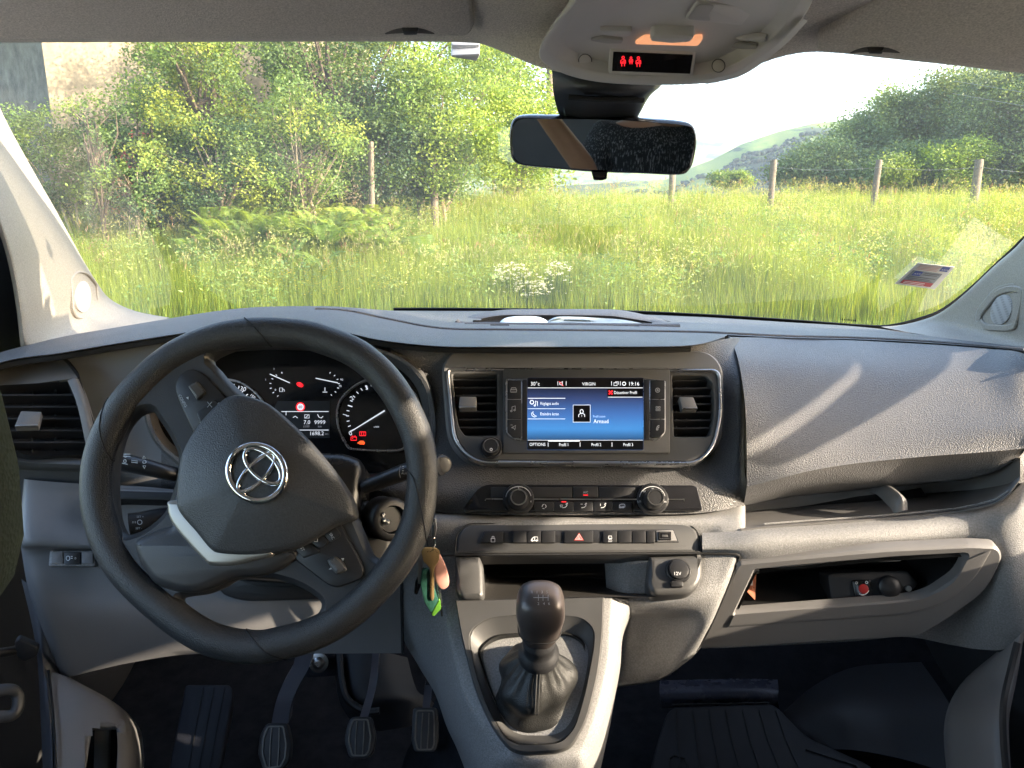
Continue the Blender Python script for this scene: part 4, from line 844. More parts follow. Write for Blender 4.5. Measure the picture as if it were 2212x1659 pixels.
g = G(); g.tube([P(868, 1200, .985), P(868, 1300, .985), P(870, 1412, .985)], .002, 6); g.obj("knee_seam", BLK, dash)
# ledge under the dials, pocket and recess seen between the wheel spokes
LP = Pl.f3((200, 1060, .955), (500, 1060, .97), (300, 1180, .935))
g = G(); g.tube([P(190, 1062, .958), P(300, 1066, .965), P(420, 1070, .97), (P(520, 1076, .98))], .0045, 8); g.obj("ledge", GREYS, dash)
g = G(); g.prism(LP, rpoly([(170, 1058), (205, 1058), (420, 1064), (430, 1082), (250, 1078), (196, 1092), (176, 1080)], [10, 4, 8, 8, 8, 14, 10]), -.03, .0015, .002); g.obj("ledge_pocket", BLK, dash)
KP = Pl.f3((450, 1290, .962), (700, 1290, .975), (550, 1340, .965))
g = G(); g.prism(KP, rpoly([(462, 1236), (700, 1244), (720, 1296), (520, 1300), (470, 1282)], [10, 10, 10, 40, 24]), -.01, .003, .004); g.prism(KP, rpoly([(500, 1248), (690, 1262), (690, 1270), (560, 1268)], 6), .002, .0045, .0005)
g.obj("knee_recess", DARK, dash)
# headlight levelling switch
HP = Pl.f3((110, 1205, .935), (200, 1205, .945), (150, 1260, .93))
g = G(); g.prism(HP, rpoly([(107, 1189), (206, 1189), (206, 1223), (104, 1223)], 5), -.01, .0005, .002); hs = g.obj("levelling_switch", GREY, dash)
g = G(); g.prism(HP, rr(111, 1192, 136, 1218, 2), 0, .002, .0006); g.prism(HP, rr(176, 1192, 201, 1218, 2), 0, .002, .0006); g.obj("blank_button", GREYS, hs)
g = G(); g.prism(HP, rr(138, 1192, 174, 1219, 2), 0, .003, .0008); g.obj("thumb_wheel", BTN, hs); icon(HP, .0032, [loop(ell(147, 1206, 4, 5, 0, 10)), [(153, 1202), (157, 1202)], [(153, 1206), (157, 1206)], ("0", 163, 1206, 5)], hs)
# ================================================================== STEERING WHEEL
WP = Pl(P(560, 1062, .84), Vector((.02, -.885, .46)))
wheel = thing("steering_wheel", "black three spoke steering wheel with round chrome emblem, turned to the right", "steering wheel", tuple(WP.o))
out_px = smooth([(560, 685), (625, 687), (690, 697), (774, 728), (820, 759), (858, 796), (890, 840), (914, 884), (936, 940), (946, 1000), (947, 1040), (940, 1110), (925, 1160), (903, 1208), (868, 1260), (827, 1307), (780, 1350), (727, 1386),
                 (665, 1413), (602, 1429), (560, 1436), (500, 1432), (445, 1418), (400, 1396), (351, 1362), (290, 1310), (241, 1258), (205, 1200), (184, 1141), (174, 1078), (176, 1012), (188, 960), (206, 915), (240, 856), (290, 800), (345, 753), (400, 722), (450, 703), (500, 691)], 3)
RT_ = .0168
lo2 = [WP.loc(u, v, 0) for u, v in out_px]
if area2(lo2) < 0: lo2 = lo2[::-1]
cen = inset(lo2, RT_ * 1.02)
g = G(); N = len(cen); rg = []
for i in range(N):
    a, q, c = Vector(cen[i - 1]), Vector(cen[i]), Vector(cen[(i + 1) % N]); t_ = (c - a).normalized(); nn = Vector((t_.y, -t_.x))
    rg.append([WP.w(q.x + nn.x * RT_ * math.cos(k * math.pi / 9), q.y + nn.y * RT_ * math.cos(k * math.pi / 9), RT_ * .95 * math.sin(k * math.pi / 9)) for k in range(18)])
rg.append(rg[0]); g.rings(rg); rim = g.obj("rim", WHEEL, wheel, 80)
def near(u, v):
    x, y = WP.loc(u, v, 0); return min(range(N), key=lambda i: (cen[i][0] - x) ** 2 + (cen[i][1] - y) ** 2)
def seamring(u, v, skew, k0=0, k1=18):
    i0 = near(u, v); pts = []
    for k in range(k0, k1 + 1):
        th = 2 * math.pi * k / 18; ii = i0 + skew * math.sin(th) * 0 + skew * math.cos(th); i = int(math.floor(ii)); f_ = ii - i
        q = Vector(cen[i % N]).lerp(Vector(cen[(i + 1) % N]), f_); a, c = Vector(cen[(i - 1) % N]), Vector(cen[(i + 2) % N]); t_ = (c - a).normalized(); nn = Vector((t_.y, -t_.x))
        pts.append(WP.w(q.x + nn.x * RT_ * 1.01 * math.cos(th), q.y + nn.y * RT_ * 1.01 * math.cos(th), RT_ * .96 * math.sin(th)))
    return pts
g = G()
for u, v, s_ in ((565, 700, 1.5), (925, 1080, -4.5), (575, 1420, 3), (225, 945, -4)): g = G(); g.tube(seamring(u, v, s_), .0008, 5); g.obj("rim_seam", BLK, rim)
H1 = smooth([(452, 772), (500, 748), (560, 737), (640, 741), (720, 767), (790, 814), (842, 876), (876, 945), (893, 1010), (896, 1070), (892, 1120), (878, 1155), (860, 1182), (842, 1200), (824, 1209), (807, 1201), (795, 1180), (783, 1150), (765, 1110), (740, 1068), (700, 1000), (652, 940), (600, 900), (560, 872), (522, 848), (486, 815), (468, 794)], 3)
H2 = smooth([(322, 884), (336, 900), (358, 932), (372, 958), (382, 985), (378, 1030), (366, 1070), (352, 1105), (320, 1135), (290, 1151), (264, 1154), (250, 1130), (243, 1090), (241, 1040), (246, 985), (262, 930), (290, 893)], 3)
H3 = smooth([(384, 1298), (400, 1290), (440, 1284), (480, 1268), (510, 1251), (570, 1248), (630, 1262), (672, 1284), (692, 1305), (680, 1330), (640, 1352), (580, 1368), (526, 1371), (451, 1360), (405, 1335)], 3)
g = G(); g.plate(WP, [proj(WP.w(x, y, .006)) for x, y in cen[::2]], [H1, H2, H3], -.014, .006, .006); g.obj("spokes", WHEELS, wheel, 50)
# hub boss behind the airbag
hub = smooth([(361, 1098), (369, 1130), (330, 1145), (286, 1168), (290, 1205), (310, 1240), (336, 1266), (401, 1282), (450, 1272), (500, 1250), (560, 1244), (610, 1225), (640, 1190), (560, 1150), (440, 1080), (390, 1050)], 4)
g = G(); g.prism(WP, hub, 0, .018, .010); g.obj("hub_cover", WHEELS, wheel, 60)
g = G(); g.prism(WP, smooth([(366, 1080), (360, 1100), (369, 1130), (402, 1172), (441, 1213), (454, 1221), (500, 1221), (541, 1211), (590, 1196), (540, 1150), (440, 1090)], 4), .004, .027, .004); g.obj("silver_trim", mat("silver_paint", (.36, .34, .31), .38, metal=.7, bump=.05, bscale=900), wheel, 60)
air = smooth([(521, 851), (560, 862), (590, 880), (652, 938), (712, 1008), (752, 1068), (764, 1108), (755, 1122), (722, 1134), (677, 1163), (627, 1187), (552, 1201), (476, 1199), (450, 1188), (420, 1152), (383, 1108), (376, 1078), (380, 1020), (392, 968), (426, 912), (470, 866), (496, 852)], 4)
g = G(); g.prism(WP, air, .0, .030, .007, dome=.016, nd=8); ac = g.obj("airbag_cover", AIRB, wheel, 70)
# emblem (three rings in an oval), follows the domed cover
EC = WP.loc(555, 1021, .045); ea = R(-42)
def ept(x, y, h=.0455): c, s_ = math.cos(ea), math.sin(ea); return WP.w(EC[0] + x * c - y * s_, EC[1] + x * s_ + y * c, h)
def ering(cx_, cy_, a, b_, rad, h=.0455, n=48): return [ept(cx_ + a * math.cos(2 * math.pi * k / n), cy_ + b_ * math.sin(2 * math.pi * k / n), h) for k in range(n)]
g = G(); g.tube(ering(0, 0, .0305, .0265, 0), .0034, 10, True, flat=1); g.tube(ering(0, .0085, .0235, .0115, 0), .0026, 8, True); g.tube(ering(0, 0, .0095, .0245, 0), .0026, 8, True)
g.obj("emblem", CHROME, ac, 80)
g = G(); g.rings([[ept(.029 * math.cos(2 * math.pi * k / 40), .025 * math.sin(2 * math.pi * k / 40), .036) for k in range(40)], [ept(.029 * math.cos(2 * math.pi * k / 40), .025 * math.sin(2 * math.pi * k / 40), .0445) for k in range(40)]], True, False, True); g.obj("emblem_plate", AIRB, ac)
# switch pads
padL = rpoly([(376, 838), (384, 812), (411, 793), (440, 806), (492, 862), (480, 885), (426, 940), (415, 930), (388, 872)], [14, 14, 14, 10, 8, 10, 6, 6, 20])
padR = rpoly([(622, 1178), (724, 1127), (737, 1134), (786, 1226), (784, 1250), (728, 1270), (708, 1264), (640, 1212)], [6, 6, 8, 20, 14, 24, 20, 10])
g = G(); g.prism(WP, padL, .0, .0095, .002); pl_ = g.obj("switch_pad", BTN, wheel, 50)
g = G(); g.prism(WP, padR, .0, .0105, .002); pr_ = g.obj("switch_pad", BTN, wheel, 50)
g = G(); g.prism(WP, rpoly([(404, 833), (424, 822), (443, 846), (424, 864)], 4), .009, .015, .003); g.obj("roller", TRIM, pl_)
g = G(); g.prism(WP, rpoly([(424, 892), (462, 862), (480, 878), (436, 920)], 4), .009, .012, .001); g.obj("button", DARK, pl_)
icon(WP, .0122, [("CONFIG", 395, 866, 6.0, -58), [(448, 880), (458, 868)], [(448, 868), (458, 880)], [(470, 872), (476, 872)], [(473, 869), (473, 875)], [(432, 912), (437, 916)]], pl_, GRY_PRINT)
g = G(); g.prism(WP, [(429, 836), (434, 837), (433, 842)], .0094, .0101, 0); g.prism(WP, [(402, 859), (407, 857), (407, 863)], .0094, .0101, 0)
g.prism(WP, [(737, 1206), (743, 1206), (741, 1212)], .0104, .0111, 0); g.prism(WP, [(710, 1230), (717, 1230), (716, 1225)], .0104, .0111, 0); g.obj("arrow", WHT, pr_)
for poly, h_ in (([(634, 1181), (662, 1167), (688, 1186), (690, 1193), (655, 1206)], .0125), ([(664, 1166), (694, 1150), (710, 1170), (702, 1180), (688, 1184)], .014), ([(696, 1149), (722, 1136), (736, 1152), (734, 1160), (712, 1172)], .0125)):
    g = G(); g.prism(WP, rpoly(poly, 5), .009, h_, .0012); g.obj("button", BTN, pr_)
g = G(); g.prism(WP, rpoly([(704, 1210), (722, 1200), (742, 1216), (748, 1232), (726, 1242), (716, 1232)], 5), .009, .017, .004); g.obj("roller", TRIM, pr_)
icon(WP, .0145, [("LIST", 652, 1183, 6.5, -58), [(679, 1160), (686, 1162), (686, 1170), (679, 1170)], [(674, 1162), (676, 1166)], ("SRC", 717, 1158, 6, -58), [(706, 1150), (704, 1146), (708, 1144)]], pr_, WHT)

# ================================================================== COLUMN, STALKS, IGNITION
col = thing("steering_column", "black shroud of the steering column with ignition lock behind the wheel", "steering column", tuple(P(620, 1080, .95)))
SH = Pl(P(700, 1060, .93), Vector((.05, -.85, .52)))
g = G(); g.prism(SH, rpoly([(380, 975), (740, 975), (778, 990), (784, 1010), (770, 1120), (772, 1200), (700, 1260), (420, 1240), (372, 1100)], [30, 20, 18, 14, 20, 20, 40, 60, 60]), -.10, .0, .012); g.obj("shroud", mat("shroud_plastic", (.014, .014, .015), .3, bump=.1, bscale=1200, var=.1), col, 55)
g = G(); g.prism(Pl(P(800, 1140, .965), Vector((.25, -.85, .45))), rpoly([(768, 1080), (850, 1082), (862, 1100), (856, 1190), (830, 1260), (760, 1250), (764, 1150)], [8, 14, 14, 40, 40, 20, 20]), -.05, 0, .012); g.obj("lower_shroud", TRIM, col, 55)
IG = Pl(P(846, 1125, .94), Vector((.55, -.78, .25)))
g = G(); o = IG.hit(846, 1122, 0); g.lathe(o, IG.n, [(.026, -.03), (.026, .0), (.022, .004), (.017, .004), (.016, -.008)], cap=False); g.lathe(o, IG.n, [(.016, -.006), (.015, -.002), (.004, -.0015)]); ig = g.obj("ignition_lock", DARK, col, 50)
g = G()
for u, v in ((827, 1112), (829, 1124), (837, 1128)): g.lathe(IG.hit(u, v, .0035), IG.n, [(.003, -.002), (.003, .0015), (.0015, .003)])
g.obj("lock_pin", SATIN, ig)
def stalk(name, label, pts, rad, prints, end=None):
    t = thing(name, label, "stalk", tuple(pts[0]))
    g = G(); g.tube(smooth([tuple(p) for p in pts], 5, False), rad[0] if len(rad) == 1 else [rad[0] + (rad[1] - rad[0]) * (i / (5 * (len(pts) - 1))) for i in range(5 * (len(pts) - 1) + 1)], 12, flat=.75, up=None); g.obj("stem", mat(name + "_plastic", (.022, .022, .024), .35, bump=.05), t, 60)
    return t
st = stalk("wiper_stalk", "black wiper stalk with silver button end, right of the steering column", [P(786, 1052, .945), P(830, 1036, .94), P(880, 1018, .935), P(925, 1009, .93), P(955, 1004, .925)], (.011, .0165), None)
EP = Pl(P(957, 1003, .925), Vector((.35, -.9, .15)))
g = G(); g.lathe(EP.hit(957, 1003, 0), EP.n, [(.0105, -.006), (.0105, .0), (.0095, .002)]); be = g.obj("end_button", TRIM, st)
g = G(); g.lathe(EP.hit(957, 1003, 0), EP.n, [(.0085, .001), (.0085, .003), (.006, .004), (.001, .0043)]); g.obj("button_face", mat("satin_grey", (.12, .12, .125), .4), be)
SK = Pl(P(870, 1018, .915), Vector((.05, -.97, .2)))
icon(SK, .0, [("AUTO", 876, 1023, 4.5, -8), [(866, 1004), (863, 1012), (863, 1024), (865, 1032)], [(869, 1007), (872, 1007)], [(869, 1012), (872, 1012)], [(869, 1017), (872, 1017)]], st, GRY_PRINT)
st2 = stalk("light_stalk", "black light stalk with white symbols, left of the steering column", [P(400, 1030, .95), P(350, 1018, .93), (P(310, 1008, .925)), P(262, 998, .92), P(236, 992, .92)], (.011, .0155), None)
SK2 = Pl(P(290, 1003, .90), Vector((.0, -.97, .2)))
icon(SK2, .0, [("II 0", 271, 984, 5, -80), loop(ell(270, 996, 3, 3.4, 0, 8)), [(262, 985), (282, 986)], [(262, 981), (282, 981)], [(284, 994), (298, 996)], [(284, 998), (298, 1000)], loop([(308, 990), (311, 985), (315, 990)]), loop([(309, 1006), (312, 1012), (315, 1006)]), loop(ell(312, 998, 4, 3, 0, 8)), [(262, 1000), (276, 1003)]], st2, WHT, w_=1.4)
st3 = stalk("speed_stalk", "small black cruise control stalk below the light stalk", [P(390, 1108, .95), P(340, 1118, .93), P(305, 1128, .92), P(280, 1133, .915)], (.012, .017), None)
SK3 = Pl(P(300, 1128, .895), Vector((.0, -.97, .2)))
icon(SK3, .0, [("SET +", 303, 1116, 4.5), ("SET -", 300, 1141, 4.5), loop(ell(302, 1128, 5, 5, 0, 10)), ("II 0", 290, 1128, 4.5)], st3, GRY_PRINT)

# ================================================================== KEYS
keys = thing("key_bunch", "bunch of keys on a ring hanging beside the steering wheel with a green tag", "keys", tuple(P(930, 1150, .90)))
KP2 = Pl(P(930, 1220, .90), Vector((.15, -.98, .05)))
BRASS = mat("brass_key", (.55, .38, .18), .32, metal=.7, bump=.1, bscale=300, var=.1, vscale=60)
g = G(); g.tube([KP2.hit(u, v, .0) for u, v in ell(931, 1171, 9, 14, 0, 24)], .0011, 6, True); g.obj("key_ring", CHROME, keys)
g = G(); g.tube([KP2.hit(936, 1120, .0), KP2.hit(938, 1140, .001), KP2.hit(936, 1160, 0)], [.0028, .0036, .002], 8); g.obj("clip", SATIN, keys)
g = G(); g.prism(KP2, rpoly([(910, 1190), (916, 1183), (942, 1184), (951, 1192), (948, 1212), (938, 1228), (938, 1292), (934, 1300), (929, 1292), (929, 1228), (914, 1212)], 4), .001, .0035, .0007); g.stroke(KP2, [(933, 1230), (933, 1292)], 1.6, .0036); g.text(KP2, "II 0", 931, 1202, 3, .0036); g.obj("brass_key", BRASS, keys)
g = G(); g.prism(KP2, smooth([(938, 1210), (950, 1200), (962, 1222), (970, 1250), (968, 1268), (955, 1274), (944, 1262), (938, 1236)], 4), -.006, -.001, .002); g.obj("pink_fob", mat("pink_plastic", (.62, .32, .26), .35, var=.1), keys)
g = G(); g.prism(KP2, rpoly([(912, 1232), (926, 1228), (936, 1262), (948, 1300), (942, 1320), (930, 1324), (916, 1300), (908, 1262)], 5), -.003, .0015, .001); g.obj("green_tag", mat("green_clear_plastic", (.03, .10, .075), .15, var=.3, vscale=120), keys)
g = G(); g.prism(KP2, rpoly([(934, 1322), (948, 1296), (952, 1300), (953, 1316), (938, 1332), (932, 1330)], 3), -.003, .0022, .001); g.obj("lime_tip", mat("lime_plastic", (.09, .24, .03), .2), keys)
g = G(); g.prism(KP2, rpoly([(914, 1228), (920, 1234), (902, 1286), (894, 1284), (898, 1258)], 4), -.008, -.003, .001); g.obj("black_fob", GLOSS, keys)
g = G(); g.prism(KP2, rpoly([(942, 1258), (950, 1262), (955, 1300), (957, 1332), (953, 1333), (948, 1300)], 3), -.006, -.0035, .0007); g.obj("thin_key", SATIN, keys)
g = G(); g.prism(KP2, rpoly([(904, 1192), (912, 1190), (916, 1206), (912, 1222), (908, 1262), (903, 1262), (902, 1222), (898, 1208)], 3), -.004, -.002, .0006); g.obj("steel_key", SATIN, keys)

# ================================================================== GEAR LEVER
gear = thing("gear_lever", "gear lever with bronze black knob and creased leather gaiter", "gear lever", tuple(GP.hit(1150, 1540, 0)))
base_c = GP.hit(1150, 1500, -.02); top_c = P(1162, 1410, .838)
gt = []; nseg = 60
top_ring_c = P(1163, 1418, .835); ax = (P(1167, 1330, .80) - top_ring_c).normalized()
e1 = ax.orthogonal().normalized(); e1 = (RT - ax * RT.dot(ax)).normalized(); e2 = ax.cross(e1)
gi2 = starpoly(gf, 1150, 1500, nseg)
random.seed(11)
for lvl, t_ in enumerate([0, .06, .14, .24, .36, .48, .6, .72, .84, .93, 1.0]):
    ring_ = []
    for k in range(nseg):
        a = 2 * math.pi * k / nseg; u, v = gi2[k]
        b0 = GP.hit(1150 + (u - 1150) * .97, 1497 + (v - 1497) * .97, -.010)
        # mid profile of the bag: bulges wide a third of the way up
        c0 = base_c.lerp(top_ring_c, t_)
        wid = [.072, .050, .040, .038, .041, .042, .038, .031, .025, .0205, .0185][lvl]
        dirv = (e1 * math.cos(a) - e2 * math.sin(a) * (1 if e2.dot(UP) > 0 else -1))
        fold = 1 + .10 * math.sin(3 * a + .6 + 2.5 * t_) * math.sin(math.pi * t_) + .06 * math.sin(7 * a + 5 * t_) * math.sin(math.pi * t_) + (.05 * math.sin(14 * a) if .7 < t_ < 1 else 0)
        p_ = c0 + dirv * wid * fold
        ring_.append(b0.lerp(p_, min(1, t_ * 7) ** .8) if t_ < .15 else p_)
    gt.append(ring_)
g = G(); g.rings(gt); ga = g.obj("gaiter", LEA, gear, 80)
md = ga.modifiers.new("sub", 'SUBSURF'); md.levels = 1; md.render_levels = 1
g = G()
for off in (-.0016, .0016):
    kk_ = int(nseg * .25); g.tube([gt[l][kk_] + e1 * off + (CAM - gt[l][kk_]).normalized() * .0012 for l in range(4, 11)], .0006, 5)
g.obj("stitching", mat("thread", (.07, .068, .065), .7), ga)
g = G(); g.lathe(top_ring_c, ax, [(.0195, -.006), (.0215, .0), (.0215, .008), (.018, .011), (.0165, .018), (.0175, .021), (.0175, .026), (.015, .029), (.0145, .045)]); g.obj("collar", DARK, gear, 50)
# knob: rounded block
KC = P(1167, 1322, .80)
kx = e1; kz = ax; ky = kz.cross(kx)
g = G(); rows_ = []
for (h_, wx, wy, pw_) in ((-.044, .013, .012, 2), (-.041, .016, .015, 2.2), (-.034, .0185, .018, 2.4), (-.026, .0210, .0205, 2.6), (-.012, .0228, .0225, 2.9), (.002, .0246, .0246, 3.2), (.014, .0240, .0236, 3.2), (.022, .0220, .0212, 3.0), (.0275, .0185, .0172, 2.8), (.030, .0125, .0115, 2.4), (.0308, .005, .0045, 2.2)):
    r_ = []
    for k in range(40):
        a = 2 * math.pi * k / 40; c, s_ = math.cos(a), math.sin(a)
        r_.append(KC + kz * h_ + kx * wx * math.copysign(abs(c) ** (2 / pw_), c) + ky * wy * math.copysign(abs(s_) ** (2 / pw_), s_))
    rows_.append(r_)
g.rings(rows_, True, True, True); kn = g.obj("knob", mat("bronze_black_knob", (.085, .070, .066), .34, metal=.3, bump=.06, bscale=900), gear, 80)
KT = Pl(KC + (CAM - KC).normalized() * .0235, (CAM - KC).normalized() * .6 + kz * .5)
KT = Pl(P(1167, 1297, .768), (kz * .62 + (CAM - KC).normalized() * .6))
g = G()
for s_, u, v in (("R", 1149, 1279), ("1", 1160, 1279), ("3", 1171, 1279), ("5", 1182, 1279), ("2", 1163, 1304), ("4", 1175, 1304), ("6", 1186, 1304)): g.text(KT, s_, u, v, 6, .0)
g.stroke(KT, [(1152, 1291), (1184, 1291)], 1, 0)
for u in (1163, 1173, 1184): g.stroke(KT, [(u, 1285), (u, 1298)], 1, 0)
g.obj("shift_pattern", GRY_PRINT, kn)
g = G(); g.tube([r_ * .0 + (KC + kz * -.022 + kx * .0222 * math.copysign(abs(math.cos(a)) ** .75, math.cos(a)) + ky * .0217 * math.copysign(abs(math.sin(a)) ** .75, math.sin(a))) for a in [2 * math.pi * k / 40 for k in range(40)] for r_ in (Vector((0, 0, 0)),)], .0006, 5, True); g.obj("knob_seam", BLK, kn)

# ================================================================== PEDALS AND FOOTWELL
def pedal(name, label, poly, n_, d, arm, ribs):
    PP = Pl(P(*n_, d), Vector((0, -.80, .60)))
    t = thing(name, label, "pedal", tuple(P(*n_, d)))
    g = G(); g.prism(PP, rpoly(poly, 10), -.012, .0, .003); pd = g.obj("pedal_pad", RUB, t)
    cu = sum(p[0] for p in poly) / len(poly); cv = sum(p[1] for p in poly) / len(poly)
    ip = [(cu + (u - cu) * .70, cv + (v - cv) * .86) for u, v in rpoly(poly, 6)]
    g = G(); g.stroke(PP, ip, 3.0, .0003, True, th=.0018)
    for f_ in (-.33, .33):
        ww = (max(p[0] for p in ip) - min(p[0] for p in ip)) / 2; hh = (max(p[1] for p in ip) - min(p[1] for p in ip)) / 2
        g.stroke(PP, [(cu + ww * f_ + 2, cv - hh * .95), (cu + ww * f_ * 1.15, cv), (cu + ww * f_ - 2, cv + hh * .95)], 2.2, .0003, th=.0016)
    g.obj("tread_rib", mat(name + "_worn_rib", (.16, .155, .14), .4, metal=.3, var=.3, vscale=80), pd)
    if arm:
        g = G(); L = [P(u - w_ / 2, v, dd) for u, v, w_, dd in arm]; Rr = [P(u + w_ / 2, v, dd) for u, v, w_, dd in arm]
        g.loft([L, Rr], 5, 2); g.loft([[p + Vector((0, .02, 0)) for p in L], L], 5, 1); g.loft([Rr, [p + Vector((0, .02, 0)) for p in Rr]], 5, 1); g.obj("pedal_arm", mat(name + "_arm_paint", (.095, .095, .115), .4, var=.1), t, 40)
    return t
pedal("clutch_pedal", "clutch pedal on a curved grey arm, leftmost of the three pedals", [(574, 1562), (620, 1562), (629, 1605), (626, 1640), (612, 1662), (568, 1666), (556, 1628), (560, 1590)], (592, 1612), 1.10,
      [(657, 1405, 34, 1.22), (650, 1440, 36, 1.2), (628, 1480, 36, 1.17), (612, 1520, 34, 1.14), (604, 1565, 36, 1.12)], 3)
pedal("brake_pedal", "dark brake pedal between the clutch and the accelerator", [(758, 1548), (802, 1548), (811, 1590), (806, 1625), (794, 1638), (754, 1638), (743, 1600), (748, 1570)], (776, 1592), 1.14,
      [(812, 1405, 16, 1.28), (808, 1450, 14, 1.26), (800, 1500, 16, 1.2), (786, 1550, 18, 1.16)], 3)
pedal("accelerator_pedal", "narrow dark accelerator pedal beside the console", [(892, 1528), (944, 1528), (947, 1560), (946, 1612), (940, 1625), (895, 1626), (888, 1600), (890, 1560)], (917, 1577), 1.18, [(925, 1480, 14, 1.26), (920, 1530, 16, 1.2)], 3)
fl = G()
fl.loft([[P(-200, 1350, 1.75), P(600, 1350, 1.75), P(1300, 1350, 1.75), P(2400, 1350, 1.75)], [P(-200, 1480, 1.62), P(600, 1480, 1.62), P(1300, 1480, 1.62), P(2400, 1480, 1.62)],
         [P(-200, 1640, 1.42), P(600, 1640, 1.42), P(1300, 1640, 1.42), P(2400, 1640, 1.42)], [P(-200, 1800, 1.32), P(600, 1800, 1.32), P(1300, 1800, 1.32), P(2400, 1800, 1.32)]], 6, 6)
fl.obj("floor_carpet", CARPET, cab)
FP = Pl.f3((700, 1480, 1.40), (900, 1480, 1.40), (780, 1640, 1.30))
g = G(); g.loft([[P(722, 1400, 1.36), P(760, 1410, 1.33), P(820, 1408, 1.33), P(880, 1420, 1.36)], [P(724, 1460, 1.34), P(765, 1500, 1.28), P(830, 1500, 1.28), P(900, 1490, 1.33)], [P(735, 1520, 1.33), P(780, 1540, 1.29), P(850, 1530, 1.29), P(930, 1510, 1.33)], [P(760, 1560, 1.34), P(800, 1580, 1.31), P(880, 1570, 1.3), P(960, 1550, 1.33)]], 5, 4)
g.obj("column_boot", RUB, cab, 60)
g = G(); g.tube([P(u, v, d) for u, v, d in smooth([(733, 1408, 1.33), (738, 1470, 1.29), (752, 1512, 1.27), (790, 1536, 1.26), (820, 1535, 1.26)], 5, False)], .006, 8); g.obj("boot_rim", DARK, cab)
g = G(); g.loft([[P(935, 1400, 1.30), P(960, 1410, 1.26)], [P(945, 1500, 1.28), P(985, 1520, 1.2)], [P(880, 1620, 1.26), P(1000, 1650, 1.16)], [P(860, 1700, 1.22), P(1010, 1720, 1.12)]], 4, 5); g.obj("tunnel_side", CARPET, cab)
g = G(); FPn = Pl(P(688, 1432, 1.30), Vector((0, -1, .3))); g.lathe(FPn.o, FPn.n, [(.010, 0), (.010, .003), (.006, .006), (.004, .006)]); g.lathe(FPn.o, FPn.n, [(.016, -.002), (.016, 0), (.010, .001)]); g.obj("floor_bolt", SATIN, cab)
g = G(); g.prism(Pl(P(690, 1450, 1.32), Vector((0, -.95, .3))), rpoly([(665, 1410), (725, 1410), (728, 1460), (660, 1465)], 8), -.02, 0, .002); g.obj("bracket", mat("blue_black_felt", (.02, .024, .035), .9, bump=.8), cab)
# left footrest, ribbed
FR = Pl.f3((400, 1520, 1.30), (500, 1520, 1.30), (430, 1650, 1.18))
rest = G(); rest.prism(FR, rpoly([(400, 1478), (500, 1478), (504, 1500), (470, 1680), (360, 1680), (385, 1560)], [10, 20, 10, 10, 10, 20]), -.02, 0, .003); fr = rest.obj("footrest", mat("blue_black_rubber", (.022, .024, .034), .6, bump=.3, var=.15), cab, 45)
g = G()
for u in (420, 443, 466): g.stroke(FR, [(u + 20, 1486), (u + 4, 1570), (u - 16, 1678)], 1.6, .0003, th=.0014)
g.obj("footrest_groove", BLK, fr)
# sill trims and lower kick panels, both sides
g = G(); g.loft([[P(106, 1450, .98), P(146, 1462, .98), P(175, 1478, 1.0), P(200, 1500, 1.06)], [P(112, 1510, .95), P(190, 1505, .96), P(262, 1530, .98), P(292, 1560, 1.06)], [P(118, 1590, .92), P(200, 1590, .93), P(284, 1605, .95), P(310, 1620, 1.05)],
                 [P(120, 1680, .90), P(200, 1680, .905), P(282, 1690, .92), P(310, 1700, 1.03)]], 5, 5, keep=lambda u, v: not inside((u, v), [(194, 1566), (262, 1562), (258, 1700), (166, 1700)])); kp_ = g.obj("kick_panel", GREYS, cab, 50)
KFP = surf(kp_, [(150, 1560), (276, 1590), (150, 1640)]); g = G(); g.ring(KFP, rpoly([(184, 1553), (272, 1551), (276, 1600), (270, 1720), (156, 1720)], 14), .0095, -.01, .0025, .002); g.obj("pocket_rim", GREYS, cab, 50)
g = G(); g.prism(Pl(P(220, 1630, .97), Vector((.2, -.95, .2))), [(170, 1556), (272, 1556), (272, 1720), (160, 1720)], -.01, 0, 0); g.obj("step_pocket", BLK, cab)
g = G(); g.prism(Pl(P(220, 1630, .955), Vector((.2, -.95, .2))), rpoly([(204, 1562), (236, 1564), (232, 1700), (200, 1700)], 4), -.01, 0, .002); g.obj("step_pocket_insert", GREYS, cab)
g = G(); g.tube([P(*p) for p in smooth([(105, 1448, .97), (112, 1510, .945), (118, 1590, .915), (122, 1690, .895)], 5, False)], .0015, 5); g.obj("sill_seam", BLK, cab)
g = G(); g.loft([[P(2154, 1408, .97), P(2165, 1406, .95), P(2205, 1370, .93), P(2215, 1362, .95)], [P(2075, 1478, 1.02), P(2090, 1478, .98), P(2180, 1470, .93), P(2196, 1470, .94)], [P(2040, 1560, 1.02), P(2056, 1560, .97), P(2160, 1560, .91), P(2180, 1560, .93)],
                 [P(2046, 1680, 1.0), P(2062, 1680, .95), P(2165, 1680, .89), P(2185, 1680, .91)], [P(2060, 1760, .98), P(2076, 1760, .93), P(2170, 1760, .87), P(2190, 1760, .9)]], 5, 5); g.obj("kick_panel", GREYS, cab, 50)
g = G(); g.tube([P(*p) for p in smooth([(2198, 1388, .925), (2185, 1440, .92), (2168, 1520, .905), (2168, 1600, .895), (2176, 1690, .885)], 5, False)], .004, 6); g.obj("door_seal", DARK, cab)
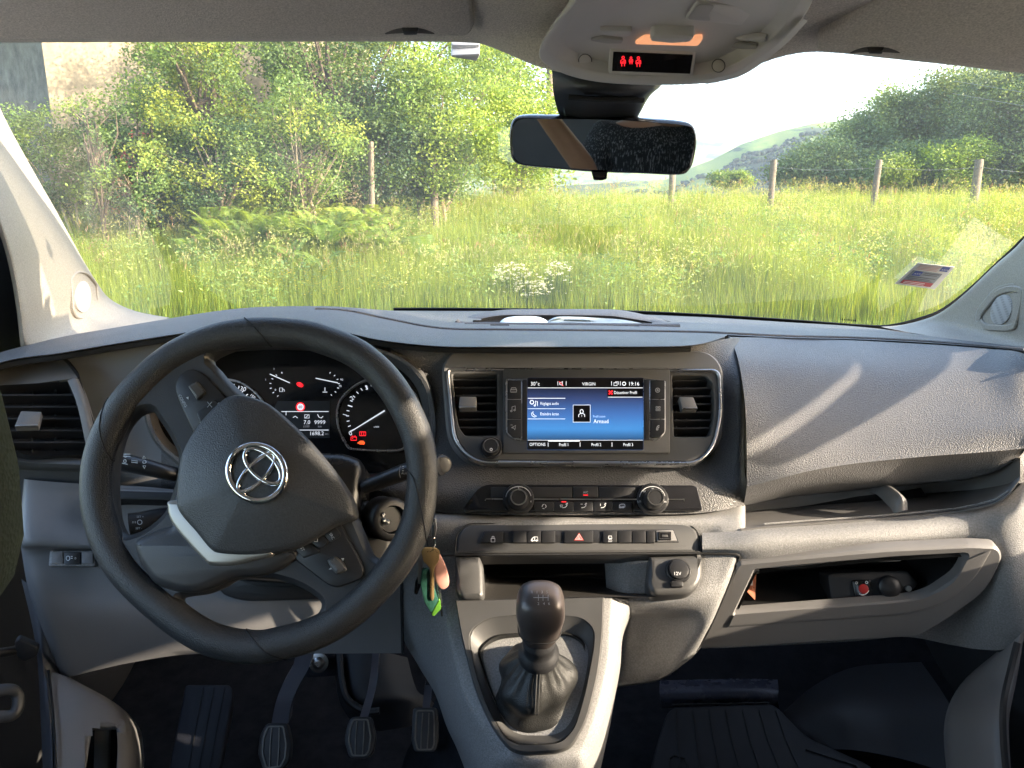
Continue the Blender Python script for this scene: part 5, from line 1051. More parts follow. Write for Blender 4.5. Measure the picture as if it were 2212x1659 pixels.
# passenger floor mat and foot ramp
RP = Pl.f3((1430, 1500, 1.42), (1650, 1500, 1.42), (1500, 1640, 1.27))
g = G(); g.loft([[P(1426, 1470, 1.46), P(1500, 1468, 1.47), P(1600, 1466, 1.47), P(1680, 1468, 1.46)], [P(1424, 1490, 1.42), P(1500, 1488, 1.42), P(1600, 1486, 1.42), P(1682, 1490, 1.42)], [P(1428, 1512, 1.41), P(1500, 1510, 1.41), P(1600, 1508, 1.41), P(1680, 1510, 1.41)], [P(1430, 1530, 1.43), P(1500, 1526, 1.43), P(1600, 1524, 1.43), P(1684, 1530, 1.43)]], 4, 4)
g.obj("foot_bar", mat("blue_black_vinyl", (.09, .095, .13), .28, bump=.7, bscale=250, var=.2, vscale=20), cab, 60)
rm = G(); rm.prism(RP, rpoly([(1444, 1528), (1668, 1518), (1690, 1536), (1740, 1590), (1900, 1660), (1920, 1760), (1380, 1760), (1420, 1600)], [20, 14, 14, 30, 40, 10, 10, 60]), -.012, 0, .004)
mt = tag(rm.obj("floor_mat", RUB, None, 45, loc=RP.o), "black ribbed rubber mat on the passenger side floor", "floor mat")
g = G()
for k in range(7):
    u = 1460 + k * 36; g.stroke(RP, [(u, 1536), (u + 4 + k * 3, 1600), (u + 12 + k * 8, 1680)], 2.2, .0003, th=.002)
g.stroke(RP, [(1436, 1700), (1446, 1640), (1456, 1634), (1480, 1640), (1500, 1700)], 2, .0003, th=.002); g.stroke(RP, [(1452, 1524), (1660, 1520)], 2, .0003, th=.0025); g.stroke(RP, [(1740, 1620), (1850, 1655), (1880, 1700)], 2.4, .0003, th=.0025)
g.obj("mat_rib", mat("rubber_rib", (.035, .035, .037), .4), mt)
g = G(); g.loft([[P(1690, 1540, 1.42), P(1760, 1480, 1.5), P(1850, 1440, 1.55), P(1990, 1430, 1.5)], [P(1720, 1580, 1.36), P(1800, 1520, 1.38), P(1900, 1520, 1.38), P(2060, 1540, 1.30)], [P(1760, 1620, 1.33), P(1840, 1620, 1.3), P(1950, 1640, 1.28), P(2080, 1680, 1.2)]], 5, 5); g.obj("wheel_arch", mat("arch_vinyl", (.045, .046, .052), .5, bump=.4, bscale=400), cab, 60)

# ================================================================== CAB SHELL: doors, roof, floor, bulkhead
XL, XR = -.80, .90; ZC = CAM.z
def wallx(x, outer, holes, th, side):
    pl = Pl(Vector((x, 0, 0)), Vector((1, 0, 0)))
    pl.x = Vector((0, 1, 0)); pl.y = Vector((0, 0, 1)); pl.n = Vector((side, 0, 0))
    g = G(); g.plate(pl, outer, holes, -th, 0, 0, px=False); return g
AP = [(1.66, ZC - .27), (.98, ZC + .20)]            # windscreen foot and top in (y, z)
shell = [(-1.1, ZC - 1.3), (1.75, ZC - 1.3), (1.75, ZC - .44), (1.44, ZC - .43), (1.38, ZC - .10), (.98, ZC + .20), (.80, ZC + .26), (-1.1, ZC + .26)]
win_r = [(.455, ZC - .30), (1.32, ZC - .30), (1.30, ZC - .22), (.83, ZC + .12), (.74, ZC + .16), (.455, ZC + .17)]  # window edges set to let sunlight fall on chosen patches inside
win_l = [(-.55, ZC - .37), (1.22, ZC - .37), (.76, ZC + .12), (-.55, ZC + .17)]
DOORC = mat("door_shell", (.05, .05, .052), .6, bump=.3)
wallx(XR, shell, [win_r], .02, 1).obj("door_side", DOORC, cab)
wallx(XL, shell, [win_l], .02, -1).obj("door_side", DOORC, cab)
def quad(a, b, c, d): g = G(); g.add([a, b, c, d], [(0, 1, 2, 3)]); return g
g = G(); g.add([(XL, .82, ZC + .255), (XR, .82, ZC + .255), (XR, -1.1, ZC + .27), (XL, -1.1, ZC + .27)], [(0, 1, 2, 3)]); g.add([(XL, .82, ZC + .275), (XR, .82, ZC + .275), (XR, -1.1, ZC + .29), (XL, -1.1, ZC + .29)], [(0, 1, 2, 3)]); g.obj("roof", LIN, cab)
g = G(); g.add([(XL, -1.1, ZC - 1.3), (XR, -1.1, ZC - 1.3), (XR, 1.75, ZC - 1.3), (XL, 1.75, ZC - 1.3)], [(0, 1, 2, 3)]); g.add([(XL, 1.75, ZC - 1.3), (XR, 1.75, ZC - 1.3), (XR, 1.75, ZC - .32), (XL, 1.75, ZC - .32)], [(0, 1, 2, 3)]); g.add([(XL, 1.75, ZC - .32), (XR, 1.75, ZC - .32), (XR, 1.66, ZC - .285), (XL, 1.66, ZC - .285)], [(0, 1, 2, 3)]); g.obj("floor_pan", CARPET, cab)
BH = mat("bulkhead_grey", (.25, .245, .24), .7, var=.1)
bhp = Pl(Vector((0, -1.05, 0)), Vector((0, 1, 0))); bhp.x = Vector((1, 0, 0)); bhp.y = Vector((0, 0, 1)); bhp.n = Vector((0, 1, 0))
g = G(); g.plate(bhp, [(XL, ZC - 1.3), (XR, ZC - 1.3), (XR, ZC + .27), (XL, ZC + .27)], [[(-.5, ZC - .30), (.6, ZC - .30), (.6, ZC - .02), (-.5, ZC - .02)]], -.02, 0, 0, px=False); g.obj("bulkhead", BH, cab)
g = G(); g.add([(XL, -3.2, ZC - .6), (XR, -3.2, ZC - .6), (XR, -3.2, ZC + .25), (XL, -3.2, ZC + .25)], [(0, 1, 2, 3)]); g.obj("rear_door", mat("load_bay_tan", (.36, .24, .16), .7), cab)
# B pillar shade is left to the shell, mirror shade to added solids below; inner door face right and left edge
g = G(); g.loft([[PX(-60, 330, -.79), PX(-30, 330, -.79), PX(-14, 330, -.785)], [PX(-60, 460, -.79), PX(-16, 460, -.79), PX(16, 470, -.785)], [PX(-60, 620, -.79), PX(8, 620, -.79), PX(44, 620, -.785)], [PX(-60, 770, -.79), PX(14, 770, -.79), PX(56, 770, -.785)]], 3, 4); g.obj("door_window_frame", DOORC, cab)
g = G(); g.loft([[P(46, 1250, 1.0), P(92, 1290, 1.0), P(100, 1310, 1.02)], [P(78, 1400, .985), P(98, 1420, .98), P(140, 1470, 1.0)], [P(88, 1560, .95), P(108, 1560, .93), P(118, 1560, .94)], [P(94, 1700, .92), P(112, 1700, .90), P(122, 1700, .91)]], 4, 4); g.obj("door_sill", mat("sill_grey", (.07, .07, .078), .5), cab)
# door check strap and hinge, lower left
g = G(); g.tube([P(-10, 1412, .93), P(30, 1406, .95), P(52, 1398, .97)], .006, 8); g.prism(Pl(P(50, 1410, .95), Vector((.3, -.9, 0))), rpoly([(30, 1388), (40, 1380), (82, 1400), (80, 1418), (52, 1432), (36, 1420)], 5), -.01, 0, .002); g.obj("door_check", DARK, cab, 50)
g = G(); g.tube([P(*p) for p in smooth([(-5, 1492, .93), (22, 1490, .935), (38, 1502, .94), (38, 1530, .935), (24, 1546, .93), (-5, 1548, .925)], 4, False)], .007, 10); g.obj("hinge_loop", TRIM, cab)

# ================================================================== PILLARS
LPil = [[(-40, 60, .90), (-30, 120, .90), (-5, 200, .93), (20, 270, 1.0), (60, 340, 1.04)],
        ]
g = G()
innerL = smooth([(-30, 170, 1.10), (5, 252, 1.15), (60, 355, 1.22), (120, 460, 1.30), (170, 552, 1.38), (205, 610, 1.44), (235, 648, 1.49), (290, 674, 1.53), (362, 688, 1.54)], 4, False)
outerL = smooth([(-90, 300, .98), (-60, 360, 1.0), (-20, 440, 1.02), (10, 520, 1.05), (28, 590, 1.08), (40, 660, 1.10), (46, 710, 1.12), (50, 745, 1.13), (52, 756, 1.14)], 4, False)
midL = [((a[0] * .45 + b_[0] * .55), (a[1] * .45 + b_[1] * .55), (a[2] * .5 + b_[2] * .5) - .045) for a, b_ in zip(innerL, outerL)]
q1 = [((a[0] * .85 + b_[0] * .15), (a[1] * .85 + b_[1] * .15), (a[2] * .85 + b_[2] * .15) - .022) for a, b_ in zip(innerL, outerL)]
q3 = [((a[0] * .15 + b_[0] * .85), (a[1] * .15 + b_[1] * .85), (a[2] * .15 + b_[2] * .85) - .020) for a, b_ in zip(innerL, outerL)]
backL = [(u + 3, v - 2, d + .06) for u, v, d in innerL]; outb = [(u - 6, v, d + .06) for u, v, d in outerL]
g.loft([[P(*p) for p in r] for r in (backL, innerL, q1, midL, q3, outerL, outb)], 1, 6); g.obj("left_pillar_trim", PILL, cab, 70)
LPO = bpy.data.objects['left_pillar_trim']; TL = surf(LPO, [(170, 585), (212, 640), (165, 690)])
g = G(); g.ring(TL, rpoly([(155, 600), (170, 583), (192, 588), (212, 612), (216, 665), (206, 688), (168, 690), (160, 670)], 10), .004, -.006, .003, .0015); lg = g.obj("left_speaker_ring", PILL, cab)
g = G(); g.prism(TL, ell(181, 641, 17, 34, 0, 28), -.005, .002, .001); g.obj("speaker_grille", OHD, lg)
g = G()
innerR = smooth([(2560, 40, .90), (2430, 190, .95), (2330, 330, 1.02), (2270, 430, 1.10), (2212, 518, 1.19), (2150, 575, 1.27), (2090, 632, 1.36), (2040, 672, 1.44), (2000, 690, 1.5), (1950, 702, 1.55), (1903, 706, 1.59)], 4, False)
outerR = smooth([(2760, 180, .86), (2600, 340, .90), (2420, 560, .98), (2380, 590, 1.0), (2340, 640, 1.03), (2310, 680, 1.06), (2290, 710, 1.09), (2270, 735, 1.12), (2230, 752, 1.16), (2080, 742, 1.30), (1990, 724, 1.44)], 4, False)
def lerp3(a, b_, t_, dd=0): return (a[0] + (b_[0] - a[0]) * t_, a[1] + (b_[1] - a[1]) * t_, a[2] + (b_[2] - a[2]) * t_ - dd)
g.loft([[P(*p) for p in r] for r in ([(u - 2, v, d + .05) for u, v, d in innerR], innerR, [lerp3(a, b_, .12, .015) for a, b_ in zip(innerR, outerR)], [lerp3(a, b_, .5, .03) for a, b_ in zip(innerR, outerR)], [lerp3(a, b_, .85, .02) for a, b_ in zip(innerR, outerR)], outerR, [(u + 2, v + 3, d + .05) for u, v, d in outerR])], 1, 6)
g.obj("right_pillar_trim", PILL, cab, 70)
TR = surf(bpy.data.objects['right_pillar_trim'], [(2115, 690), (2195, 700), (2180, 625)])
g = G(); g.ring(TR, rpoly([(2110, 695), (2112, 672), (2150, 625), (2180, 616), (2208, 620), (2205, 660), (2190, 712), (2172, 716), (2125, 714)], [10, 14, 14, 10, 12, 20, 12, 8, 14]), .010, -.01, .0035, .0015); rg_ = g.obj("right_speaker_ring", PILL, cab)
g = G(); g.stroke(TR, rpoly([(2107, 698), (2109, 670), (2148, 622), (2180, 612), (2210, 616)], [10, 14, 14, 10, 6])[:-5], 1.2, .0045); g.obj("ring_groove", OHD, rg_)
g = G(); g.prism(TR, ell(2162, 669, 22, 34, 18, 30), -.008, .0025, .001)
GRL = mat("speaker_mesh", (.34, .335, .33), .6); 
_t = GRL.node_tree; _v = _t.nodes.new("ShaderNodeTexVoronoi"); _v.inputs["Scale"].default_value = 420; _v.inputs["Randomness"].default_value = 0; _tc = _t.nodes.new("ShaderNodeTexCoord"); _t.links.new(_tc.outputs["Object"], _v.inputs["Vector"])
_r = _t.nodes.new("ShaderNodeMapRange"); _r.inputs[1].default_value = .25; _r.inputs[2].default_value = .35; _r.inputs[3].default_value = .15; _r.inputs[4].default_value = 1; _t.links.new(_v.outputs["Distance"], _r.inputs[0])
_m = _t.nodes.new("ShaderNodeMix"); _m.data_type = 'RGBA'; _m.blend_type = 'MULTIPLY'; _m.inputs[0].default_value = 1; _m.inputs[6].default_value = (.36, .35, .345, 1); _t.links.new(_r.outputs[0], _m.inputs[7]); _t.links.new(_m.outputs[2], _t.nodes["Principled BSDF"].inputs["Base Color"])
g.obj("speaker_grille", GRL, rg_)

# ================================================================== WINDSCREEN
GL = bpy.data.materials.new("dusty_glass"); GL.use_nodes = True; t = GL.node_tree; t.nodes.clear()
o_ = t.nodes.new("ShaderNodeOutputMaterial"); tr = t.nodes.new("ShaderNodeBsdfTransparent"); tr.inputs[0].default_value = (.97, .985, .975, 1)
gl = t.nodes.new("ShaderNodeBsdfGlossy"); gl.inputs["Roughness"].default_value = .015; gl.inputs["Color"].default_value = (1, 1, 1, 1)
fr_ = t.nodes.new("ShaderNodeFresnel"); gm_ = t.nodes.new("ShaderNodeNewGeometry"); mi2 = t.nodes.new("ShaderNodeMapRange"); mi2.inputs[3].default_value = 1.5; mi2.inputs[4].default_value = 1 / 1.5
t.links.new(gm_.outputs["Backfacing"], mi2.inputs[0]); t.links.new(mi2.outputs[0], fr_.inputs[0])
mp = t.nodes.new("ShaderNodeMath"); mp.operation = 'MULTIPLY'; mp.inputs[1].default_value = 1.5; t.links.new(fr_.outputs[0], mp.inputs[0])
mp2 = t.nodes.new("ShaderNodeMath"); mp2.operation = 'MINIMUM'; mp2.inputs[1].default_value = .9; t.links.new(mp.outputs[0], mp2.inputs[0])
m1 = t.nodes.new("ShaderNodeMixShader"); t.links.new(mp2.outputs[0], m1.inputs[0]); t.links.new(tr.outputs[0], m1.inputs[1]); t.links.new(gl.outputs[0], m1.inputs[2])
df = t.nodes.new("ShaderNodeBsdfTranslucent"); df.inputs[0].default_value = (.8, .8, .78, 1); df2 = t.nodes.new("ShaderNodeBsdfDiffuse"); df2.inputs[0].default_value = (.8, .8, .78, 1)
ad = t.nodes.new("ShaderNodeMixShader"); ad.inputs[0].default_value = .5; t.links.new(df.outputs[0], ad.inputs[1]); t.links.new(df2.outputs[0], ad.inputs[2])
tc = t.nodes.new("ShaderNodeTexCoord"); n1 = t.nodes.new("ShaderNodeTexNoise"); n1.inputs["Scale"].default_value = 3.5; n1.inputs["Detail"].default_value = 6; t.links.new(tc.outputs["Object"], n1.inputs["Vector"])
r1 = t.nodes.new("ShaderNodeMapRange"); r1.inputs[1].default_value = .4; r1.inputs[2].default_value = .8; r1.inputs[3].default_value = .035; r1.inputs[4].default_value = .075; t.links.new(n1.outputs["Fac"], r1.inputs[0])
vo_ = t.nodes.new("ShaderNodeTexVoronoi"); vo_.inputs["Scale"].default_value = 55; t.links.new(tc.outputs["Object"], vo_.inputs["Vector"])
mpg = t.nodes.new("ShaderNodeMapping"); mpg.inputs["Scale"].default_value = (1, 1.0, 3.2); mpg.inputs["Rotation"].default_value = (0, R(-28), 0); t.links.new(tc.outputs["Object"], mpg.inputs[0]); t.links.new(mpg.outputs[0], vo_.inputs["Vector"])
r2_ = t.nodes.new("ShaderNodeMapRange"); r2_.inputs[1].default_value = .07; r2_.inputs[2].default_value = .12; r2_.inputs[3].default_value = .30; r2_.inputs[4].default_value = 0; t.links.new(vo_.outputs["Distance"], r2_.inputs[0])
# bug splashes and drops sit mostly on the upper right of the pane
sx = t.nodes.new("ShaderNodeSeparateXYZ"); t.links.new(tc.outputs["Generated"], sx.inputs[0]); rr_ = t.nodes.new("ShaderNodeMapRange"); rr_.inputs[1].default_value = .72; rr_.inputs[2].default_value = .9; t.links.new(sx.outputs["X"], rr_.inputs[0])
rz_ = t.nodes.new("ShaderNodeMapRange"); rz_.inputs[1].default_value = .40; rz_.inputs[2].default_value = .60; t.links.new(sx.outputs["Z"], rz_.inputs[0])
mm0 = t.nodes.new("ShaderNodeMath"); mm0.operation = 'MULTIPLY'; t.links.new(rr_.outputs[0], mm0.inputs[0]); t.links.new(rz_.outputs[0], mm0.inputs[1])
mm = t.nodes.new("ShaderNodeMath"); mm.operation = 'MULTIPLY'; t.links.new(r2_.outputs[0], mm.inputs[0]); t.links.new(mm0.outputs[0], mm.inputs[1])
sm_ = t.nodes.new("ShaderNodeMath"); sm_.operation = 'ADD'; t.links.new(r1.outputs[0], sm_.inputs[0]); t.links.new(mm.outputs[0], sm_.inputs[1])
m2 = t.nodes.new("ShaderNodeMixShader"); t.links.new(sm_.outputs[0], m2.inputs[0]); t.links.new(m1.outputs[0], m2.inputs[1]); t.links.new(ad.outputs[0], m2.inputs[2]); t.links.new(m2.outputs[0], o_.inputs[0])
yb, zb, yt, zt = 1.72, ZC - .285, .93, ZC + .235
def ws(s_, t_):   # s along x -1..1, t bottom to top, gently curved glass
    x = .05 + s_ * (.90 - .10 * t_); y = yb + (yt - yb) * t_ - .10 * s_ * s_; z = zb + (zt - zb) * t_ + .03 * math.sin(math.pi * t_); return Vector((x, y, z))
g = G(); g.rings([[ws(-1 + 2 * i / 24, j / 12) for i in range(25)] for j in range(13)], closed=False); wsc = g.obj("windscreen", GL, cab, 80)
WSN = (ws(1, .3) - ws(-1, .3)).cross(ws(0, .5) - ws(0, .2)).normalized()
def wshit(u, v, off=-.002):
    """point on the inner face of the windscreen seen at a picture point"""
    k = D(u, v); lo_, hi_ = .6, 2.2
    def f(tt):
        p = CAM + k * tt; s_ = (p.x - .05) / .86
        t_ = (yb - .10 * s_ * s_ - p.y) / (yb - yt); return p.z - (zb + (zt - zb) * t_ + .03 * math.sin(math.pi * max(0, min(1, t_)))), p
    for _ in range(50):
        md_ = (lo_ + hi_) / 2
        if f(md_)[0] < 0: lo_ = md_
        else: hi_ = md_
    # below the pane while f<0
    return CAM + k * (lo_ + off)
# black ceramic edge along the foot and right side
def band(name, e_out, e_in, mt_, par=None, off=-.006):
    g = G(); n = len(e_out); A_ = [wshit(u, v, off) for u, v in e_out]; B_ = [wshit(u, v, off) for u, v in e_in]
    C_ = [p + Vector((0, .003, .001)) for p in A_]; D_ = [p + Vector((0, .003, .001)) for p in B_]
    g.rings([A_, B_, D_, C_, A_], closed=False); return g.obj(name, mt_, par or cab)
e_i = smooth([(850, 666), (1000, 666), (1300, 670), (1500, 678), (1700, 690), (1880, 703), (1935, 700), (1990, 686), (2035, 668), (2090, 627), (2150, 571), (2212, 512), (2300, 410)], 4, False)
e_o = smooth([(850, 684), (1000, 686), (1300, 690), (1500, 698), (1700, 708), (1900, 722), (1960, 716), (2010, 700), (2055, 680), (2110, 640), (2170, 585), (2230, 528), (2320, 420)], 4, False)
band("black_edge", e_o, e_i, BLK)
# dotted sunshade band behind the mirror
DOT = bpy.data.materials.new("dot_screen"); DOT.use_nodes = True; t = DOT.node_tree; t.nodes.clear()
o_ = t.nodes.new("ShaderNodeOutputMaterial"); tr = t.nodes.new("ShaderNodeBsdfTransparent"); bk_ = t.nodes.new("ShaderNodeBsdfDiffuse"); bk_.inputs[0].default_value = (.02, .02, .02, 1)
tc = t.nodes.new("ShaderNodeTexCoord"); vv_ = t.nodes.new("ShaderNodeTexVoronoi"); vv_.inputs["Scale"].default_value = 620; vv_.inputs["Randomness"].default_value = 0; mpp = t.nodes.new("ShaderNodeMapping"); mpp.inputs["Rotation"].default_value = (.3, .2, .8)
t.links.new(tc.outputs["Object"], mpp.inputs[0]); t.links.new(mpp.outputs[0], vv_.inputs["Vector"])
mr = t.nodes.new("ShaderNodeMapRange"); mr.inputs[1].default_value = .42; mr.inputs[2].default_value = .50; mr.inputs[3].default_value = .5; mr.inputs[4].default_value = 0; t.links.new(vv_.outputs["Distance"], mr.inputs[0])
mx = t.nodes.new("ShaderNodeMixShader"); t.links.new(mr.outputs[0], mx.inputs[0]); t.links.new(tr.outputs[0], mx.inputs[1]); t.links.new(bk_.outputs[0], mx.inputs[2]); t.links.new(mx.outputs[0], o_.inputs[0])
band("dot_band", smooth([(1440, 190), (1480, 205), (1600, 214), (1700, 210), (1750, 212), (1775, 204), (1810, 165), (1850, 125)], 4, False), smooth([(1440, 150), (1480, 140), (1600, 110), (1700, 90), (1750, 90), (1775, 90), (1800, 90), (1850, 90)], 4, False), DOT, off=-.012)
# transponder tag stuck near the header
WSP = Pl(wshit(1000, 125), WSN)
g = G(); g.prism(WSP, rpoly([(975, 97), (1036, 97), (1036, 112), (975, 122)], 3), 0, .006, .002); g.prism(WSP, rpoly([(974, 124), (1030, 133), (1036, 122), (1036, 116), (975, 119)], 2), 0, .016, .002); tag(g.obj("toll_tag", mat("white_plastic", (.62, .62, .63), .4), None, 40, loc=WSP.o), "small white plastic toll tag stuck to the top of the windscreen", "toll tag")
# sticker
SW = Pl(wshit(1995, 596), WSN)
def sw4(pts, c00, c10, c11, c01):
    return [tuple(Vector(c00) * (1 - x) * (1 - y) + Vector(c10) * x * (1 - y) + Vector(c11) * x * y + Vector(c01) * (1 - x) * y) for x, y in pts]
C4 = ((1933, 613), (2019, 625), (2062, 577), (1983, 568))     # bottom left, bottom right, top right, top left
def sq(x0, y0, x1, y1): return sw4([(x0, y0), (x1, y0), (x1, y1), (x0, y1)], *C4)
stk = thing("windscreen_sticker", "white, blue and red insurance sticker on the lower right of the windscreen", "sticker", tuple(SW.o))
PAP = mat("sticker_paper", (.70, .68, .62), .6)
g = G(); g.prism(SW, sq(0, 0, 1, 1), 0, .0006, 0); g.obj("paper", PAP, stk)
g = G(); g.prism(SW, sq(.08, .06, .86, .66), .0006, .0010, 0); g.obj("grey_field", mat("sticker_grey", (.22, .25, .27), .5), stk)
g = G(); g.prism(SW, sq(.10, .06, .86, .22), .0010, .0014, 0); g.obj("red_field", mat("sticker_red", (.42, .03, .04), .5), stk)
g = G(); g.prism(SW, sq(.16, .45, .36, .64), .0010, .0014, 0); g.prism(SW, sq(.72, .76, .92, .95), .0006, .0014, 0); g.obj("blue_field", mat("sticker_blue", (.03, .06, .30), .5), stk)
g = G(); g.text(SW, "AXA", *sq(.26, .545, 1, 1)[0], 5, .0015, -8, sx=1.1); g.text(SW, "AXA", *sq(.82, .84, 1, 1)[0], 5, .0015, -8, sx=1.1)
for y_ in (.11, .17): g.stroke(SW, [sq(.14, y_, 1, 1)[0], sq(.66, y_, 1, 1)[0]], 1.2, .0015)
g.obj("lettering", WHT, stk)
g = G()
for y_, x0, x1 in ((.60, .42, .80), (.53, .42, .78), (.40, .12, .80), (.33, .12, .70), (.27, .16, .78)): g.stroke(SW, [sq(x0, y_, 1, 1)[0], sq(x1, y_, 1, 1)[0]], .9, .0011)
g.obj("dark_lines", BTN, stk)
g = G()
for y_ in (.92, .86, .80, .74): g.stroke(SW, [sq(.1, y_, 1, 1)[0], sq(.66, y_, 1, 1)[0]], 1.0, .0008)
g.obj("pink_lines", mat("sticker_pink", (.60, .25, .20), .5), stk)
# date marks printed on the glass
g = G(); 
for k in range(9): g.stroke(Pl(wshit(1830, 690), WSN), [(1816 + k * 4, 687 + k * .4), (1816 + k * 4, 691 + k * .4)], 2.0 if k % 3 else 1.2, 0)
g.obj("glass_marking", BLK, cab)

# ================================================================== ROOF LINING, VISORS, OVERHEAD CONSOLE
g = G()
hu = [-120, 60, 300, 600, 900, 1010, 1050, 1106, 1160, 1250, 1400, 1540, 1610, 1700, 1780, 1900, 2060, 2212, 2360]
hv = [92, 92, 91, 90, 90, 92, 98, 120, 141, 160, 168, 160, 146, 119, 112, 124, 140, 156, 172]
hd = [.86] * 5 + [.86, .86, .85, .84, .83, .83, .83, .84, .85, .86, .87, .87, .87, .87]
g.loft([[P(u, v - 4, d + .06) for u, v, d in zip(hu, hv, hd)], [P(u, v - 3, d + .008) for u, v, d in zip(hu, hv, hd)], [P(u, v, d) for u, v, d in zip(hu, hv, hd)], [P(u, v - 6, d - .012) for u, v, d in zip(hu, hv, hd)],
        [P(u, min(v - 40, 60), .80) for u, v in zip(hu, hv)], [P(u, -40, .70) for u in hu], [P(u, -300, .52) for u in hu], [P(1106 + (u - 1106) * 2.2, -1400, .2) + Vector((0, 0, .0)) for u in hu]], 4, 5)
g.obj("headliner", LIN, cab, 70)
def visor(name, label, poly, rr_, A3, clip):
    VP = Pl.f3(*A3); t = thing(name, label, "sun visor", tuple(VP.o))
    g = G(); g.prism(VP, rpoly(poly, rr_, 6), -.004, .010, .005); g.obj("visor_board", VIS, t, 60)
    u, v = clip; g = G(); g.prism(VP, smooth([(u - 54, v + 4), (u - 30, v - 6), (u, v - 9), (u + 30, v - 6), (u + 54, v + 4), (u + 30, v + 3), (u, v + 2), (u - 30, v + 3)], 4), .004, .0106, .0005); g.obj("finger_recess", mat(name + "_recess", (.10, .095, .09), .8), t)
    g = G(); g.prism(VP, rpoly([(u - 18, v - 2), (u + 20, v - 2), (u + 17, v + 8), (u - 14, v + 8)], 3), .004, .014, .003); g.obj("clip", DARK, t); return t
visor("sun_visor", "grey fabric sun visor folded up above the driver's side of the windscreen", [(-160, -320), (990, -320), (1012, -60), (1022, 20), (1026, 66), (1006, 83), (960, 82), (600, 90), (60, 90), (-160, 86)], [5, 30, 30, 30, 22, 20, 40, 40, 30, 5], ((0, 88, .825), (1000, 82, .825), (500, -40, .715)), (885, 70))
visor("sun_visor", "grey fabric sun visor folded up above the passenger's side of the windscreen", [(1764, 116), (1766, 92), (1905, -4), (2100, -120), (2500, -200), (2500, 190), (2212, 156), (1960, 130)], [12, 40, 60, 30, 5, 5, 60, 40], ((1800, 112, .83), (2200, 150, .83), (2050, -40, .715)), (1890, 111))

ohc = thing("overhead_console", "cream overhead console with reading lamp and red seat belt display", "overhead console", tuple(P(1450, 100, .76)))
OP = Pl.f3((1240, 160, .79), (1600, 155, .80), (1450, 20, .69))
g = G()
ol = [(1244, -60, .63), (1232, 0, .66), (1196, 50, .70), (1171, 92, .745), (1165, 122, .775), (1185, 143, .80), (1235, 165, .815), (1300, 178, .822), (1380, 183, .825), (1460, 183, .825), (1530, 178, .822), (1585, 161, .82), (1640, 132, .81), (1690, 92, .78), (1730, 45, .74), (1758, -5, .70), (1770, -60, .67)]
def sc3(pts, k, dd, cu=1450, cv=-60): return [(cu + (u - cu) * k, cv + (v - cv) * k, d + dd) for u, v, d in pts]
rows_ = [[P(u, v - 3, d + .05) for u, v, d in ol], [P(*p) for p in ol], [P(*p) for p in sc3(ol, .985, -.010)], [P(*p) for p in sc3(ol, .93, -.018)], [P(*p) for p in sc3(ol, .90, -.0185)], [P(*p) for p in sc3(ol, .82, -.018)]]
g.loft(rows_, 5, 4)
cps = sc3(ol, .82, -.018); 
g.loft([[P(*p) for p in cps]] + [[P(1450 + (u - 1450) * k, -60 + (v + 60) * k, d * k + .64 * (1 - k)) for u, v, d in cps] for k in (.6, .3, .05)], 5, 3)
g.obj("moulding", OHC, ohc, 60)
OHM = bpy.data.objects['moulding']
OD = surf(OHM, [(1324, 112), (1497, 119), (1410, 164)], .0)
g = G(); g.prism(OD, rpoly([(1318, 106), (1504, 112), (1497, 167), (1315, 160)], 4), -.004, .0035, .0015); dh = g.obj("display_surround", OHC, ohc)
g = G(); g.prism(OD, rpoly([(1325, 112), (1497, 119), (1491, 160), (1322, 154)], 2), .0, .0042, .0005); dp = g.obj("display_window", GLOSS, ohc)
g = G()
for cu, cv, k in ((1346, 133, 1), (1363, 131, .72), (1379, 134, 1)):
    g.stroke(OD, ell(cu, cv - 9 * k, 2.6 * k, 2.6 * k, 0, 10), 1.6, .0044, True); g.stroke(OD, [(cu - 5 * k, cv + 3 * k), (cu - 5 * k, cv - 3 * k), (cu, cv - 5 * k), (cu + 5 * k, cv - 3 * k), (cu + 5 * k, cv + 3 * k)], 1.6, .0044)
    g.stroke(OD, [(cu - 3 * k, cv), (cu - 3 * k, cv + 10 * k)], 1.6, .0044); g.stroke(OD, [(cu + 3 * k, cv), (cu + 3 * k, cv + 10 * k)], 1.6, .0044); g.stroke(OD, [(cu - 5 * k, cv + 4 * k), (cu + 5 * k, cv - 4 * k)], 1.6, .0046); g.stroke(OD, [(cu - 6 * k, cv + 3 * k), (cu + 6 * k, cv + 3 * k)], 1.4, .0046)
g.obj("belt_symbol", RED, dp)
for u, v in ((1264, 131), (1552, 142)):
    BPn = surf(OHM, [(u - 16, v), (u + 16, v), (u, v - 16)], -.002)
    g = G(); g.prism(BPn, ell(u, v, 13, 13, 0, 24), -.004, .0030, .0006); mc_ = g.obj("microphone_cover", OHC, ohc); g = G(); g.stroke(BPn, ell(u, v, 14, 14, 0, 28), 2.0, .0022, True); g.obj("cover_groove", TRIM, mc_)
LPn = surf(OHM, [(1380, 96), (1500, 98), (1440, 76)], .0)
g = G(); g.prism(LPn, rpoly([(1370, 97), (1392, 82), (1520, 84), (1508, 101)], 6), -.001, .0035, .0015); la = g.obj("reading_lamp", AMB, ohc)
g = G(); g.prism(LPn, rpoly([(1402, 92), (1410, 76), (1504, 78), (1492, 94), (1450, 97)], 8), .0, .010, .004); g.obj("lamp_switch", OHC, la)
